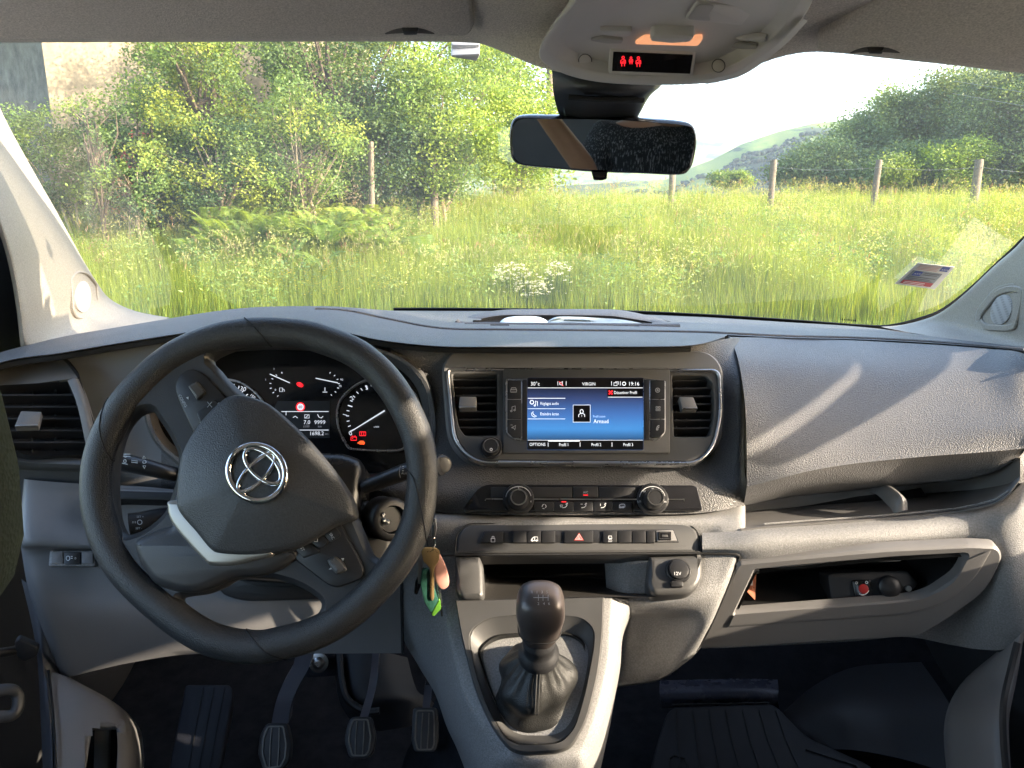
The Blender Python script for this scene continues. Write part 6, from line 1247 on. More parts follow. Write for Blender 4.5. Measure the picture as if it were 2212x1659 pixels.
for u, v in ((1330, 70), (1620, 82)):
    sl_ = surf(OHM, [(u - 30, v + 18), (u + 30, v + 18), (u, v - 6)])
    g = G(); g.prism(sl_, rpoly([(u - 36, v - 4), (u + 36, v - 2), (u + 30, v + 12), (u - 28, v + 6)], 5), 0, .005, .002); g.obj("rocker", OHC, ohc)
    g = G(); g.prism(sl_, rpoly([(u - 56, v + 19), (u - 30, v + 13), (u + 16, v + 17), (u + 14, v + 25), (u - 20, v + 25)], 6), 0, .0032, .001); g.obj("rocker_recess", OHD, ohc)
g = G(); g.prism(surf(OHM, [(1306, 94), (1340, 94), (1320, 80)], -.002), rpoly([(1311, 88), (1328, 87), (1338, 91), (1326, 94), (1312, 93)], 3), .003, .0045, .0004); g.obj("red_marker", mat("red_tell_tale", (.4, .04, .05), .4, emis=(1, .05, .08), es=0.050), ohc)
SGp = surf(OHM, [(1480, 46), (1600, 50), (1540, 10)])
g = G(); g.prism(SGp, rpoly([(1480, 44), (1505, 8), (1634, 14), (1602, 56)], 8), -.001, .0032, .001); sb_ = g.obj("storage_flap", OHC, ohc)
g = G(); g.prism(SGp, rpoly([(1484, 42), (1508, 10), (1545, 12), (1530, 32), (1536, 46)], 8), .003, .0038, .0002); g.obj("flap_recess", OHD, sb_)
g = G(); g.loft([[P(1505, 175, .80), P(1540, 170, .795), P(1600, 152, .79), P(1680, 96, .76), P(1735, 40, .72)], [P(1525, 181, .806), P(1560, 175, .806), P(1612, 158, .80), P(1690, 102, .77), P(1745, 45, .73)]], 4, 2); g.obj("edge_bead", OHC, ohc)
# ================================================================== REAR VIEW MIRROR
mir = thing("rear_view_mirror", "black framed rear view mirror on a stalk at the top of the windscreen", "mirror", tuple(P(1300, 310, .95)))
MN = Vector((-.075, -.985, -.150)).normalized(); MPn = Pl(P(1303, 312, .95), MN)
mo = smooth([(1100, 288), (1106, 262), (1128, 251), (1200, 251), (1318, 253), (1400, 258), (1478, 265), (1500, 276), (1506, 304), (1500, 345), (1490, 368), (1468, 379), (1380, 376), (1286, 373), (1200, 366), (1126, 358), (1106, 344), (1101, 320)], 4)
g = G(); g.prism(MPn, mo, -.030, .002, .006, back=True); g.obj("housing", GLOSS, mir, 50)
mi_ = [(1303 + (u - 1303) * .968, 313 + (v - 313) * .90) for u, v in mo]
g = G(); g.prism(MPn, mi_, .0, .0024, 0); g.obj("mirror_glass", mat("mirror_silver", (.62, .64, .63), .015, metal=1), mir)
g = G(); g.prism(MPn, rpoly([(1277, 370), (1313, 371), (1311, 388), (1300, 391), (1282, 390)], 4), -.02, .004, .003); g.obj("dip_lever", GLOSS, mir)
g = G(); g.loft([[P(1190, 120, .90), P(1260, 120, .88), P(1340, 120, .88), P(1425, 120, .90), P(1440, 120, .95)], [P(1193, 165, .90), P(1260, 180, .875), P(1340, 182, .875), P(1420, 180, .90), P(1434, 176, .95)],
                 [P(1196, 205, .915), P(1255, 208, .89), P(1330, 212, .89), P(1395, 210, .91), P(1405, 205, .96)], [P(1205, 240, .94), P(1255, 248, .93), P(1320, 248, .93), P(1375, 246, .94), P(1385, 240, .97)], [P(1215, 256, .965), P(1260, 262, .96), P(1310, 262, .96), P(1370, 258, .965), P(1376, 255, .99)]], 6, 5)
g.obj("bracket_cover", mat("bracket_plastic", (.020, .022, .026), .4, bump=.1, var=.1), mir, 60)
g = G(); g.loft([[P(1196, 150, .93), P(1196, 190, .93), P(1205, 240, .955), P(1212, 252, .965)], [P(1212, 150, .905), P(1212, 190, .905), P(1220, 240, .93), P(1226, 254, .95)]], 4, 2); g.obj("bracket_side", mat("bracket_side_plastic", (.10, .12, .09), .4), mir)
g = G(); g.tube([P(1228, 210, .885), P(1290, 214, .883), P(1390, 216, .90)], .003, 6); g.obj("bracket_seam", BLK, mir)
# ================================================================== SEAT EDGE, DRIVER'S SEAT, PERSON (met in the mirror)
seat = thing("driver_seat", "dark driver's seat, its headrest just showing at the left border", "seat", (-.29, .3, .75))
SEATM = mat("seat_fabric", (.11, .115, .08), .9, bump=.4, bscale=600, bkind='weave')
def pillow(c, sz, p=3.5, n=20, m_=10):
    g = G(); rg = []
    for j in range(m_ + 1):
        a = -math.pi / 2 + math.pi * j / m_; ca, sa_ = math.cos(a), math.sin(a); r_ = []
        for k in range(n):
            b_ = 2 * math.pi * k / n; cb, sb2 = math.cos(b_), math.sin(b_); f = lambda q: math.copysign(abs(q) ** (2 / p), q)
            r_.append((c[0] + sz[0] / 2 * f(ca) * f(cb), c[1] + sz[1] / 2 * f(ca) * f(sb2), c[2] + sz[2] / 2 * f(sa_)))
        rg.append(r_)
    g.rings(rg, True, True, True); return g
pillow((-.29, .46, ZC - .84), (.50, .50, .15)).obj("cushion", SEATM, seat, 80)
pillow((-.29, .17, ZC - .58), (.48, .15, .62)).obj("backrest", SEATM, seat, 80)
pillow((-.2945, .235, ZC - .092), (.26, .10, .155), 2.8, 28, 16).obj("headrest", SEATM, seat, 80)
g = G()
for x in (-.35, -.23): g.tube([(x, .22, ZC - .32), (x, .235, ZC - .12)], .006, 8)
g.obj("headrest_post", SATIN, seat)

dm = thing("door_mirror_shade", "unseen black solid outside the passenger window, standing for a door mirror and shaped to shade the dashboard", "door mirror", (1.1, .8, ZC))  # unseen; head and arm outlines are shaped to cast the dashboard shadow
def shade(poly, x0, x1, name, parent):
    """solid between x0 and x1 outside the door whose shadow outline is given on the door plane"""
    g = G(); R_ = []
    for x in (x0, x1):
        k = (x - XR) / SUN_DIR.x; R_.append([(x, y + SUN_DIR.y * k, ZC + z + SUN_DIR.z * k) for y, z in poly])
    g.rings(R_, True, True, True); return g.obj(name, DARK, parent)
shade(rpoly([(.40, -.036), (.50, -.038), (.56, -.060), (.74, -.070), (1.25, -.070), (1.25, 0.0), (1.0, .12), (.62, .135), (.40, .125)], .03), 1.06, 1.16, "mirror_head_shade", dm)
shade([(.74, -.084), (.90, -.079), (.97, -.068), (1.3, -.068), (1.3, -.125), (1.0, -.120), (.74, -.106)], .93, 1.02, "mirror_arm_shade", dm)
# ================================================================== THE PERSON TAKING THE PHOTO (seen only in the mirror)
per = thing("person", "person in a dark flecked short sleeved shirt, seen in the rear view mirror", "person", (.12, -.38, ZC - .85))
SKIN = mat("skin", (.45, .25, .16), .5, var=.08, vscale=20)
SHIRT = mat("flecked_shirt", (.018, .018, .020), .9, bump=.3, bscale=400)
_t = SHIRT.node_tree; _tc = _t.nodes.new("ShaderNodeTexCoord"); _mp = _t.nodes.new("ShaderNodeMapping"); _mp.inputs["Scale"].default_value = (330, 330, 40); _mp.inputs["Rotation"].default_value = (0, R(22), 0); _n = _t.nodes.new("ShaderNodeTexNoise"); _n.inputs["Scale"].default_value = 1; _n.inputs["Detail"].default_value = 2
_r = _t.nodes.new("ShaderNodeMapRange"); _r.inputs[1].default_value = .55; _r.inputs[2].default_value = .66; _x = _t.nodes.new("ShaderNodeMix"); _x.data_type = 'RGBA'; _x.inputs[6].default_value = (.014, .014, .016, 1); _x.inputs[7].default_value = (.20, .20, .21, 1)
_t.links.new(_tc.outputs["Object"], _mp.inputs[0]); _t.links.new(_mp.outputs[0], _n.inputs["Vector"]); _t.links.new(_n.outputs["Fac"], _r.inputs[0]); _t.links.new(_r.outputs[0], _x.inputs[0]); _t.links.new(_x.outputs[2], _t.nodes["Principled BSDF"].inputs["Base Color"])
def skin(name, nodes, edges, m_, parent, sub=2):
    off = Vector(ORG[parent.name]); me = bpy.data.meshes.new(name)
    me.from_pydata([tuple(Vector((n[0], n[1], ZC + n[2])) - off) for n in nodes], edges, [])
    o = bpy.data.objects.new(name, me); scene.collection.objects.link(o); o.parent = parent
    md = o.modifiers.new("skin", 'SKIN'); md.use_smooth_shade = True
    sv = me.skin_vertices[0].data
    for k, n in enumerate(nodes): sv[k].radius = (n[3], n[4] if len(n) > 4 else n[3])
    sv[0].use_root = True
    s_ = o.modifiers.new("sub", 'SUBSURF'); s_.levels = sub; s_.render_levels = sub
    me.materials.append(m_); return o
px_ = .23; N_ = [(px_, -.40, -.86, .15, .12), (px_, -.43, -.66, .135, .10), (px_, -.44, -.46, .15, .11), (px_, -.44, -.33, .14, .09), (px_, -.42, -.24, .055), (px_, -.39, -.16, .062), (px_, -.375, -.08, .078, .09), (px_, -.37, .0, .075, .09), (px_, -.375, .05, .05)]
E_ = [(k, k + 1) for k in range(8)]
def limb(pts, at_):
    b = len(N_); N_.extend(pts); E_.append((at_, b))
    for k in range(len(pts) - 1): E_.append((b + k, b + k + 1))
    return b + len(pts) - 1
wr = {}
for s_ in (-1, 1):
    hx = .075 * s_
    if s_ > 0:
        wr[s_] = limb([(px_ + .17, -.43, -.31, .062), (px_ + .24, -.42, -.45, .046), (px_ + .25, -.38, -.56, .040), (px_ + .20, -.24, -.66, .034), (px_ + .15, -.12, -.70, .024, .018), (px_ + .14, -.06, -.71, .030, .014)], 3)
        for k in range(4): limb([(px_ + .11 + .02 * k, -.03, -.71, .009), (px_ + .11 + .02 * k, .0, -.72, .008), (px_ + .11 + .02 * k, .02, -.735, .007)], wr[s_])
        limb([(px_ + .10, -.08, -.70, .010), (px_ + .085, -.05, -.71, .009), (px_ + .08, -.03, -.72, .008)], wr[s_])
        limb([(px_ + .10 * s_, -.30, -.88, .085), (px_ + .13 * s_, .05, -.84, .065), (px_ + .13 * s_, .10, -1.05, .05), (px_ + .12 * s_, .12, -1.24, .04), (px_ + .12 * s_, .22, -1.27, .035)], 0)
        continue
    wr[s_] = limb([(px_ + .17 * s_, -.43, -.31, .062), (px_ + .24 * s_, -.34, -.42, .046), (px_ + (.27 if s_ > 0 else .25) * s_, -.25, -.48, .040), ((px_ + .20 * s_) * .9, -.17, -.32, .036), (hx + .03 * s_, -.085, -.12, .025, .02), (hx + .015 * s_, -.065, -.05, .030, .014)], 3)
    for k, (dz, ln) in enumerate(((-.028, .045), (-.008, .055), (.012, .052), (.030, .042))):
        limb([(hx + .01 * s_, -.055, dz, .009), (hx - .004 * s_, -.036, dz + .004, .008), (hx - (.004 + ln * .35) * s_, -.030, dz + .006, .007)], wr[s_])
    limb([(hx + .004 * s_, -.075, -.035, .010), (hx - .016 * s_, -.07, -.012, .009), (hx - .03 * s_, -.062, .004, .008)], wr[s_])
    limb([(px_ + .10 * s_, -.30, -.88, .085), (px_ + .13 * s_, .05, -.84, .065), (px_ + .13 * s_, .10, -1.05, .05), (px_ + .12 * s_, .12, -1.24, .04), (px_ + .12 * s_, .22, -1.27, .035)], 0)
body = skin("body", N_, E_, SKIN, per)
Ns = [(px_, -.40, -.84, .165, .135), (px_, -.43, -.66, .155, .115), (px_, -.44, -.46, .165, .125), (px_, -.44, -.33, .15, .10), (px_, -.425, -.265, .085, .07)]
Es = [(0, 1), (1, 2), (2, 3), (3, 4)]
for s_ in (-1, 1):
    b = len(Ns); Ns += [(px_ + .17 * s_, -.43, -.31, .082), (px_ + .225 * s_, -.36, -.395, .066)]; Es += [(3, b), (b, b + 1)]
skin("shirt", Ns, Es, SHIRT, per)
g = G(); rg = []
for (h_, w_) in ((.068, .02), (.055, .06), (.03, .082), (0, .088), (-.03, .086)):
    rg.append([(px_ + w_ * .92 * math.cos(a), -.385 + w_ * 1.1 * math.sin(a) - .01, ZC + h_) for a in [2 * math.pi * k / 20 for k in range(20)]])
g.rings(rg, True, True, False); g.obj("hair", mat("brown_hair", (.05, .03, .02), .6), per, 80)
pc = Pl(Vector((px_ - .06, -.305, ZC - .50)), Vector((0, 1, .1))); 
g = G(); pc.x = Vector((-1, 0, 0)); pc.y = Vector((0, 0, 1)); pc.n = Vector((0, 1, 0))
g.prism2(pc, smooth([(-.035, .004), (-.02, -.006), (.0, -.004), (.035, .018), (.0, .004), (-.018, .002), (-.028, .010), (-.026, .020)], 3), -.02, .012, .001); g.obj("chest_logo", WHT, per)
ph = thing("phone", "black phone held up in front of the person's face", "phone", (0, -.03, ZC))
g = G(); g.box((0, -.022, ZC), (.15, .008, .072)); g.obj("phone_case", GLOSS, ph, 30, bev=.003)

# ================================================================== GROUND
GYP = [(-60, -1.88), (7.0, -1.86), (8.6, -1.74), (10, -1.42), (12, -1.06), (14, -.86), (17, -.66), (22, -.54), (27, -.66), (36, -1.6), (50, -4), (90, -14), (200, -50), (500, -90), (9000, -120)]
def gprof(y):
    ys = np.array([p[0] for p in GYP], float); zs = np.array([p[1] for p in GYP], float); return np.interp(y, ys, zs)
def gz(x, y):
    x = np.asarray(x, float); y = np.asarray(y, float)
    far = np.clip((y - 20) / 30, 0, 1)
    return ZC + gprof(y) + .05 * np.sin(x * .9 + y * .4) * np.clip((y - 9) / 3, 0, 1) + far * np.clip(x - 8, 0, 60) * .075 * np.clip((90 - y) / 40, 0, 1)
def npmesh(name, V, Fc, mats, parent=None, cols=None, attr=None, loc=(0, 0, 0), nside=4, smooth_=False, midx=None):
    me = bpy.data.meshes.new(name); V = np.asarray(V, np.float32) - np.asarray(loc, np.float32); Fc = np.asarray(Fc, np.int32)
    me.vertices.add(len(V)); me.vertices.foreach_set('co', V.ravel()); n = len(Fc); k = Fc.shape[1]
    me.loops.add(n * k); me.loops.foreach_set('vertex_index', Fc.ravel()); me.polygons.add(n)
    me.polygons.foreach_set('loop_start', np.arange(0, n * k, k, dtype=np.int32))
    try: me.polygons.foreach_set('loop_total', np.full(n, k, np.int32))
    except Exception: pass
    for m_ in (mats if isinstance(mats, (list, tuple)) else [mats]): me.materials.append(m_)
    if midx is not None: me.polygons.foreach_set('material_index', np.asarray(midx, np.int32))
    me.update(calc_edges=True)
    if cols is not None:
        a = me.color_attributes.new("Tint", 'FLOAT_COLOR', 'POINT'); c4 = np.ones((len(V), 4), np.float32); c4[:, :3] = cols; a.data.foreach_set('color', c4.ravel())
    if smooth_: me.polygons.foreach_set('use_smooth', np.ones(n, bool))
    o = bpy.data.objects.new(name, me); scene.collection.objects.link(o); o.location = loc
    if parent: o.parent = parent; o.location = (0, 0, 0)
    return o
def leafmat(name, transl=.45, rough=.5, sat=1.0):
    m = bpy.data.materials.new(name); m.use_nodes = True; t = m.node_tree; b = t.nodes["Principled BSDF"]; o = t.nodes["Material Output"]
    a = t.nodes.new("ShaderNodeAttribute"); a.attribute_name = "Tint"
    t.links.new(a.outputs["Color"], b.inputs["Base Color"]); b.inputs["Roughness"].default_value = rough; b.inputs["Specular IOR Level"].default_value = .35
    tl = t.nodes.new("ShaderNodeBsdfTranslucent"); mu = t.nodes.new("ShaderNodeMix"); mu.data_type = 'RGBA'; mu.blend_type = 'MULTIPLY'; mu.inputs[0].default_value = 1; mu.inputs[7].default_value = (1.25, 1.15, .5, 1)
    t.links.new(a.outputs["Color"], mu.inputs[6]); t.links.new(mu.outputs[2], tl.inputs[0])
    mx = t.nodes.new("ShaderNodeMixShader"); mx.inputs[0].default_value = transl; t.links.new(b.outputs[0], mx.inputs[1]); t.links.new(tl.outputs[0], mx.inputs[2]); t.links.new(mx.outputs[0], o.inputs[0]); return m
LEAF = leafmat("leaf"); BLADE = leafmat("grass_blade", .5, .45)
SOIL = mat("meadow_soil", (.045, .050, .022), .95, var=.35, vscale=1.5, bump=.4, bscale=30)
xs = np.concatenate([np.linspace(-6000, -100, 12)[:-1], np.linspace(-100, -30, 12)[:-1], np.linspace(-30, 40, 71), np.linspace(40, 120, 14)[1:], np.linspace(120, 6000, 12)[1:]])
ys = np.concatenate([np.linspace(-3000, -60, 6)[:-1], np.linspace(-60, 6, 10)[:-1], np.linspace(6, 40, 69), np.linspace(40, 200, 24)[1:], np.linspace(200, 8000, 14)[1:]])
XX, YY = np.meshgrid(xs, ys); ZZ = gz(XX, YY); V = np.stack([XX.ravel(), YY.ravel(), ZZ.ravel()], 1)
nx = len(xs); I = np.arange(len(ys) - 1)[:, None] * nx + np.arange(nx - 1)[None, :]; I = I.ravel(); Fg = np.stack([I, I + 1, I + nx + 1, I + nx], 1)
GM = mat("ground_grass", (.15, .19, .05), .95, var=.3, vscale=.8, bump=.4, bscale=20)
tag(npmesh("ground", V, Fg, GM, smooth_=True), kind="structure")
GV = mat("bounce_gravel", (.40, .375, .34), .95, var=.2, vscale=3, bump=.8, bscale=60)  # unseen pale ground added to bounce light up to the headliner
gx, gy = np.meshgrid(np.linspace(-9, 14, 24), np.linspace(-14, 6.0, 21)); gzz = gz(gx, gy) + .012; I2 = (np.arange(20)[:, None] * 24 + np.arange(23)[None, :]).ravel()
tag(npmesh("added_bounce_gravel", np.stack([gx.ravel(), gy.ravel(), gzz.ravel()], 1), np.stack([I2, I2 + 1, I2 + 25, I2 + 24], 1), GV, smooth_=True), kind="structure")

# ---------- grass
def noise2(x, y, s, seed):
    r = np.random.default_rng(seed); P_ = r.uniform(0, 6.28, (6, 3)); o = 0
    for k in range(6): o = o + np.sin(x * s * math.cos(P_[k, 0]) * (1 + .35 * k) + y * s * math.sin(P_[k, 0]) * (1 + .35 * k) + P_[k, 1])
    return o / 6
PALS = np.array([(.27, .33, .045), (.20, .28, .045), (.31, .34, .075), (.14, .22, .05), (.37, .35, .10)])
def blades(n, ya, yb, hmin, hmax, wd, seed, xpad=1.5, power=1.0, xr=None, pal=None, segs=3, bend=.35):
    r = np.random.default_rng(seed); y = ya + (yb - ya) * r.random(n) ** power
    if xr is None: x = (r.random(n) * 2 - 1) * (y * .68 + xpad)
    else: x = r.uniform(xr[0], xr[1], n)
    z = gz(x, y); hn = .78 + .42 * noise2(x, y, 1.6, 3) + .12 * noise2(x, y, 5, 8)
    h = (hmin + (hmax - hmin) * r.random(n)) * np.clip(hn, .35, 1.4); a = r.uniform(0, 6.28, n); dx, dy = np.cos(a), np.sin(a); bn = h * bend * r.random(n) ** 1.3; ww = wd * r.uniform(.6, 1.3, n) * (y / 11)
    px2, py2 = -dy, dx; T = np.linspace(0, 1, segs + 1); pts = []
    for t in T:
        cx = x + dx * bn * t * t; cy_ = y + dy * bn * t * t; cz = z + h * t * (1 - .18 * (bn / h) * t); w_ = ww * (1 - t) ** .6 * .5 if t < 1 else ww * .04
        pts.append(np.stack([cx - px2 * w_, cy_ - py2 * w_, cz], 1)); pts.append(np.stack([cx + px2 * w_, cy_ + py2 * w_, cz], 1))
    V = np.stack(pts, 1).reshape(-1, 3); m_ = 2 * (segs + 1); b = np.arange(n)[:, None] * m_
    F_ = np.concatenate([b + np.array([[2 * k, 2 * k + 1, 2 * k + 3, 2 * k + 2]]) for k in range(segs)], 0)
    pl_ = PALS if pal is None else np.asarray(pal); q = noise2(x, y, 1.1, 21) * 1.6 + r.normal(0, .9, n) + 1.3; i0 = np.clip(q.astype(int), 0, len(pl_) - 1); c = pl_[i0] * r.uniform(.75, 1.25, n)[:, None]
    c = np.repeat(c[:, None, :], m_, 1); c = c * (np.ones((1, m_, 1))); return V, F_, c.reshape(-1, 3)
def merge(parts):
    Vs, Fs, Cs, o = [], [], [], 0
    for V, F_, C_ in parts: Vs.append(V); Fs.append(F_ + o); Cs.append(C_); o += len(V)
    return np.concatenate(Vs), np.concatenate(Fs), np.concatenate(Cs)
V, F_, C_ = merge([blades(95000, 9.2, 13, .26, .60, .0065, 1), blades(75000, 13, 24, .32, .64, .0075, 2, power=1.2), blades(36000, 9.4, 22, .55, .92, .0045, 4, bend=.25, power=1.3),
                   blades(30000, 9.2, 22, .15, .5, .013, 5, pal=[(.13, .22, .06), (.17, .26, .06), (.11, .18, .055)], power=1.2)])
tag(npmesh("tall_grass", V, F_, BLADE, cols=C_), "tall uncut meadow grass filling the bank beyond the bonnet", kind="stuff")
def weeds(n, seed, ya, yb, pal, ls, hh, cr_, per, region=None):
    r = np.random.default_rng(seed); y = ya + (yb - ya) * r.random(n) ** 1.2; x = (r.random(n) * 2 - 1) * (y * .66 + 1); k = np.repeat(np.arange(n), per); m_ = n * per
    hb = hh * r.uniform(.6, 1.15, n); P_ = np.stack([x[k] + r.normal(0, cr_, m_), y[k] + r.normal(0, cr_, m_), gz(x[k], y[k]) + hb[k] * r.random(m_) ** .6], 1)
    d_ = rdirs(r, m_); d_[:, 2] = np.abs(d_[:, 2]) * .7; d_ /= np.linalg.norm(d_, axis=1, keepdims=True); pc_ = np.asarray(pal)[r.integers(0, len(pal), n)] * r.uniform(.8, 1.25, (n, 1))
    return diamonds(P_, ls * r.uniform(.5, 1.3, m_), ls * .35 * r.uniform(.6, 1.3, m_), d_, perp(r, d_), pc_[k] * r.uniform(.8, 1.2, (m_, 1)), .1)
def diamonds(P_, L, W, dirs, side, cols, cup=.25):
    n = np.cross(dirs, side); n /= np.linalg.norm(n, axis=1, keepdims=True) + 1e-9
    a = P_; b = P_ + dirs * L[:, None] * .5 + side * W[:, None] * .5 + n * (W * cup)[:, None]; c = P_ + dirs * L[:, None]; d = P_ + dirs * L[:, None] * .5 - side * W[:, None] * .5 + n * (W * cup)[:, None]
    V = np.stack([a, b, c, d], 1).reshape(-1, 3); k = np.arange(len(P_))[:, None] * 4; return V, k + np.array([[0, 1, 2, 3]]), np.repeat(cols, 4, 0)
def rdirs(r, n):
    v = r.normal(size=(n, 3)); return v / np.linalg.norm(v, axis=1, keepdims=True)
def perp(r, d):
    v = np.cross(d, rdirs(r, len(d))); return v / (np.linalg.norm(v, axis=1, keepdims=True) + 1e-9)
V, F_, C_ = merge([weeds(230, 71, 9.6, 19, [(.20, .30, .09), (.24, .34, .10), (.15, .25, .08)], .06, .52, .17, 150), weeds(380, 72, 9.6, 22, [(.38, .40, .14), (.33, .38, .11)], .045, .72, .13, 120), weeds(90, 73, 10, 18, [(.30, .20, .13), (.34, .26, .16)], .03, .85, .10, 110)])
tag(npmesh("meadow_weeds", V, F_, BLADE, cols=C_), "leafy weeds and dry stalks mixed into the tall grass", kind="stuff")
V, F_, C_ = merge([blades(80000, 6.8, 9.7, .05, .22, .009, 6, pal=[(.21, .30, .05), (.18, .27, .05), (.25, .32, .07)], segs=2)])
tag(npmesh("mown_grass", V, F_, BLADE, cols=C_), "short bright mown grass strip at the foot of the bank", kind="stuff")
# seed heads
def heads(n, ya, yb, seed, col, L=.09, W=.016, h0=.75):
    r = np.random.default_rng(seed); y = ya + (yb - ya) * r.random(n) ** 1.4; x = (r.random(n) * 2 - 1) * (y * .68 + 1); keep_ = noise2(x, y, .8, seed) > -.15; x, y = x[keep_], y[keep_]; n = len(x)
    z = gz(x, y) + h0 * np.clip(.85 + .35 * noise2(x, y, 1.6, 3), .5, 1.3) * r.uniform(.75, 1.15, n); o = []
    for k in range(5):
        d = np.stack([r.normal(0, .35, n), r.normal(0, .35, n), np.ones(n)], 1); d /= np.linalg.norm(d, axis=1, keepdims=True)
        P_ = np.stack([x, y, z], 1) + d * (k * .012); o.append(diamonds(P_, np.full(n, L) * r.uniform(.6, 1.3, n), np.full(n, W) * r.uniform(.6, 1.3, n), d, perp(r, d), np.repeat(np.array([col]), n, 0) * r.uniform(.7, 1.2, (n, 1)), 0))
    st_ = blades(1, 9, 10, .1, .2, .01, 1)
    return merge(o)
V, F_, C_ = merge([heads(6000, 9.7, 23, 31, (.38, .36, .17), .05, .007), heads(420, 9.7, 22, 33, (.34, .20, .12), .07, .008, .80)])
tag(npmesh("grass_seed_heads", V, F_, BLADE, cols=C_), "beige and reddish seed heads standing above the meadow", kind="stuff")
def dots(n, region, seed, col, s_=.02, h0=.55, kind=0):
    r = np.random.default_rng(seed); x = r.uniform(region[0], region[1], n); y = r.uniform(region[2], region[3], n); z = gz(x, y) + h0 * r.uniform(.7, 1.15, n); o = []
    for k in range(5):
        a = k * 1.2566 + r.uniform(0, 1, n); d = np.stack([np.cos(a), np.sin(a), np.full(n, .35)], 1); d /= np.linalg.norm(d, axis=1, keepdims=True); sd = np.stack([-np.sin(a), np.cos(a), np.zeros(n)], 1)
        o.append(diamonds(np.stack([x, y, z], 1), np.full(n, s_), np.full(n, s_ * .8), d, sd, np.repeat(np.array([col]), n, 0), 0))
    return merge(o)
V, F_, C_ = merge([dots(420, (-4.2, -1.2, 9.4, 10.6), 41, (.62, .48, .02), .016, .40), dots(500, (2, 8, 16, 23), 42, (.62, .46, .03), .02, .7), dots(500, (-8, 8, 9.8, 16), 43, (.60, .46, .04), .012, .6), dots(260, (-7, -4, 10, 12.5), 44, (.6, .46, .04), .014, .7)])
tag(npmesh("buttercups", V, F_, BLADE, cols=C_), "small yellow buttercups scattered through the meadow", kind="stuff")
# white flowers: one clump in the middle of the bank
o_l = []; r = np.random.default_rng(50)
for k in range(560):
    u = r.uniform(1065, 1235); v = r.uniform(562, 640)
    if not (((u - 1105) / 42) ** 2 + ((v - 588) / 22) ** 2 < 1 or ((u - 1205) / 30) ** 2 + ((v - 580) / 16) ** 2 < 1 or ((u - 1150) / 42) ** 2 + ((v - 622) / 18) ** 2 < 1 or r.random() < .12): continue
    yy = 9.35 + (640 - v) / 80 * .35 + r.uniform(0, .5); p = PY(u, v, yy); rad = r.uniform(.008, .028); n = 9
    a = r.uniform(0, 6.28, n); rr2 = rad * np.sqrt(r.random(n)); P_ = np.stack([p.x + rr2 * np.cos(a), p.y + rr2 * np.sin(a), np.full(n, p.z) + r.uniform(-.006, .006, n)], 1)
    d = rdirs(r, n); d[:, 2] = np.abs(d[:, 2]) * .3; d /= np.linalg.norm(d, axis=1, keepdims=True)
    o_l.append(diamonds(P_, np.full(n, .015), np.full(n, .012), d, perp(r, d), np.full((n, 3), .66) * np.array([[1, 1, .95]]), 0))
    g0 = float(gz(p.x, p.y)); n2 = 2; P2 = np.array([[p.x, p.y, g0]] * n2); dd = np.array([[0, 0, 1.0]] * n2); sd = np.array([[1.0, 0, 0], [0, 1.0, 0]])
    o_l.append(diamonds(P2, np.full(n2, p.z - g0), np.full(n2, .008), dd, sd, np.full((n2, 3), 1) * np.array([[.10, .16, .05]]), 0))
V, F_, C_ = merge(o_l); tag(npmesh("white_flowers", V, F_, BLADE, cols=C_), "clump of white flowers in the grass, straight ahead above the dashboard", kind="stuff")
# ferns
def frond(base, az_, ln, lift, r, col):
    T = np.linspace(0.12, 1, 20); o = []; hx, hy = math.cos(az_), math.sin(az_)
    pos = np.stack([base[0] + hx * ln * T * .8, base[1] + hy * ln * T * .8, base[2] + lift * np.sin(T * 1.9) * ln], 1)
    tan = np.gradient(pos, axis=0); tan /= np.linalg.norm(tan, axis=1, keepdims=True); sd = np.cross(tan, np.array([0, 0, 1.0])); sd /= np.linalg.norm(sd, axis=1, keepdims=True)
    L = ln * .34 * np.sin(np.clip(1.08 - T, 0, 1) * 2.2) * .9 + .01
    for s_ in (-1, 1):
        d = sd * s_ + tan * .35; d[:, 2] -= .12; d /= np.linalg.norm(d, axis=1, keepdims=True)
        o.append(diamonds(pos, L, np.full(20, ln * .052), d, tan, np.repeat(np.array([col]), 20, 0) * r.uniform(.85, 1.15, (20, 1)), .1))
    o.append(diamonds(np.array([base]), np.array([ln * .5]), np.array([.012]), np.array([[hx * .6, hy * .6, .8]]), np.array([[-hy, hx, 0.]]), np.array([[.12, .14, .04]]), 0))
    return merge(o)
o_l = []; r = np.random.default_rng(60)
def fern_patch(ua, ub, ya, yb, n, colr):
    for k in range(n):
        u = r.uniform(ua, ub); yy = r.uniform(ya, yb); x = (u - U0) / F * yy * 1.03; b0 = float(gz(x, yy)) + r.uniform(.20, .50)
        for q in range(4): o_l.append(frond((x, yy, b0), r.uniform(0, 6.28), r.uniform(.30, .52), r.uniform(.3, .7), r, colr))
fern_patch(470, 900, 11.2, 12.6, 55, (.24, .33, .07)); fern_patch(640, 860, 12.0, 13.4, 22, (.32, .38, .07)); fern_patch(420, 1000, 10.4, 11.4, 8, (.22, .32, .08))
V, F_, C_ = merge(o_l); tag(npmesh("bracken", V, F_, BLADE, cols=C_), "bright green bracken fronds at the edge of the meadow", kind="stuff")

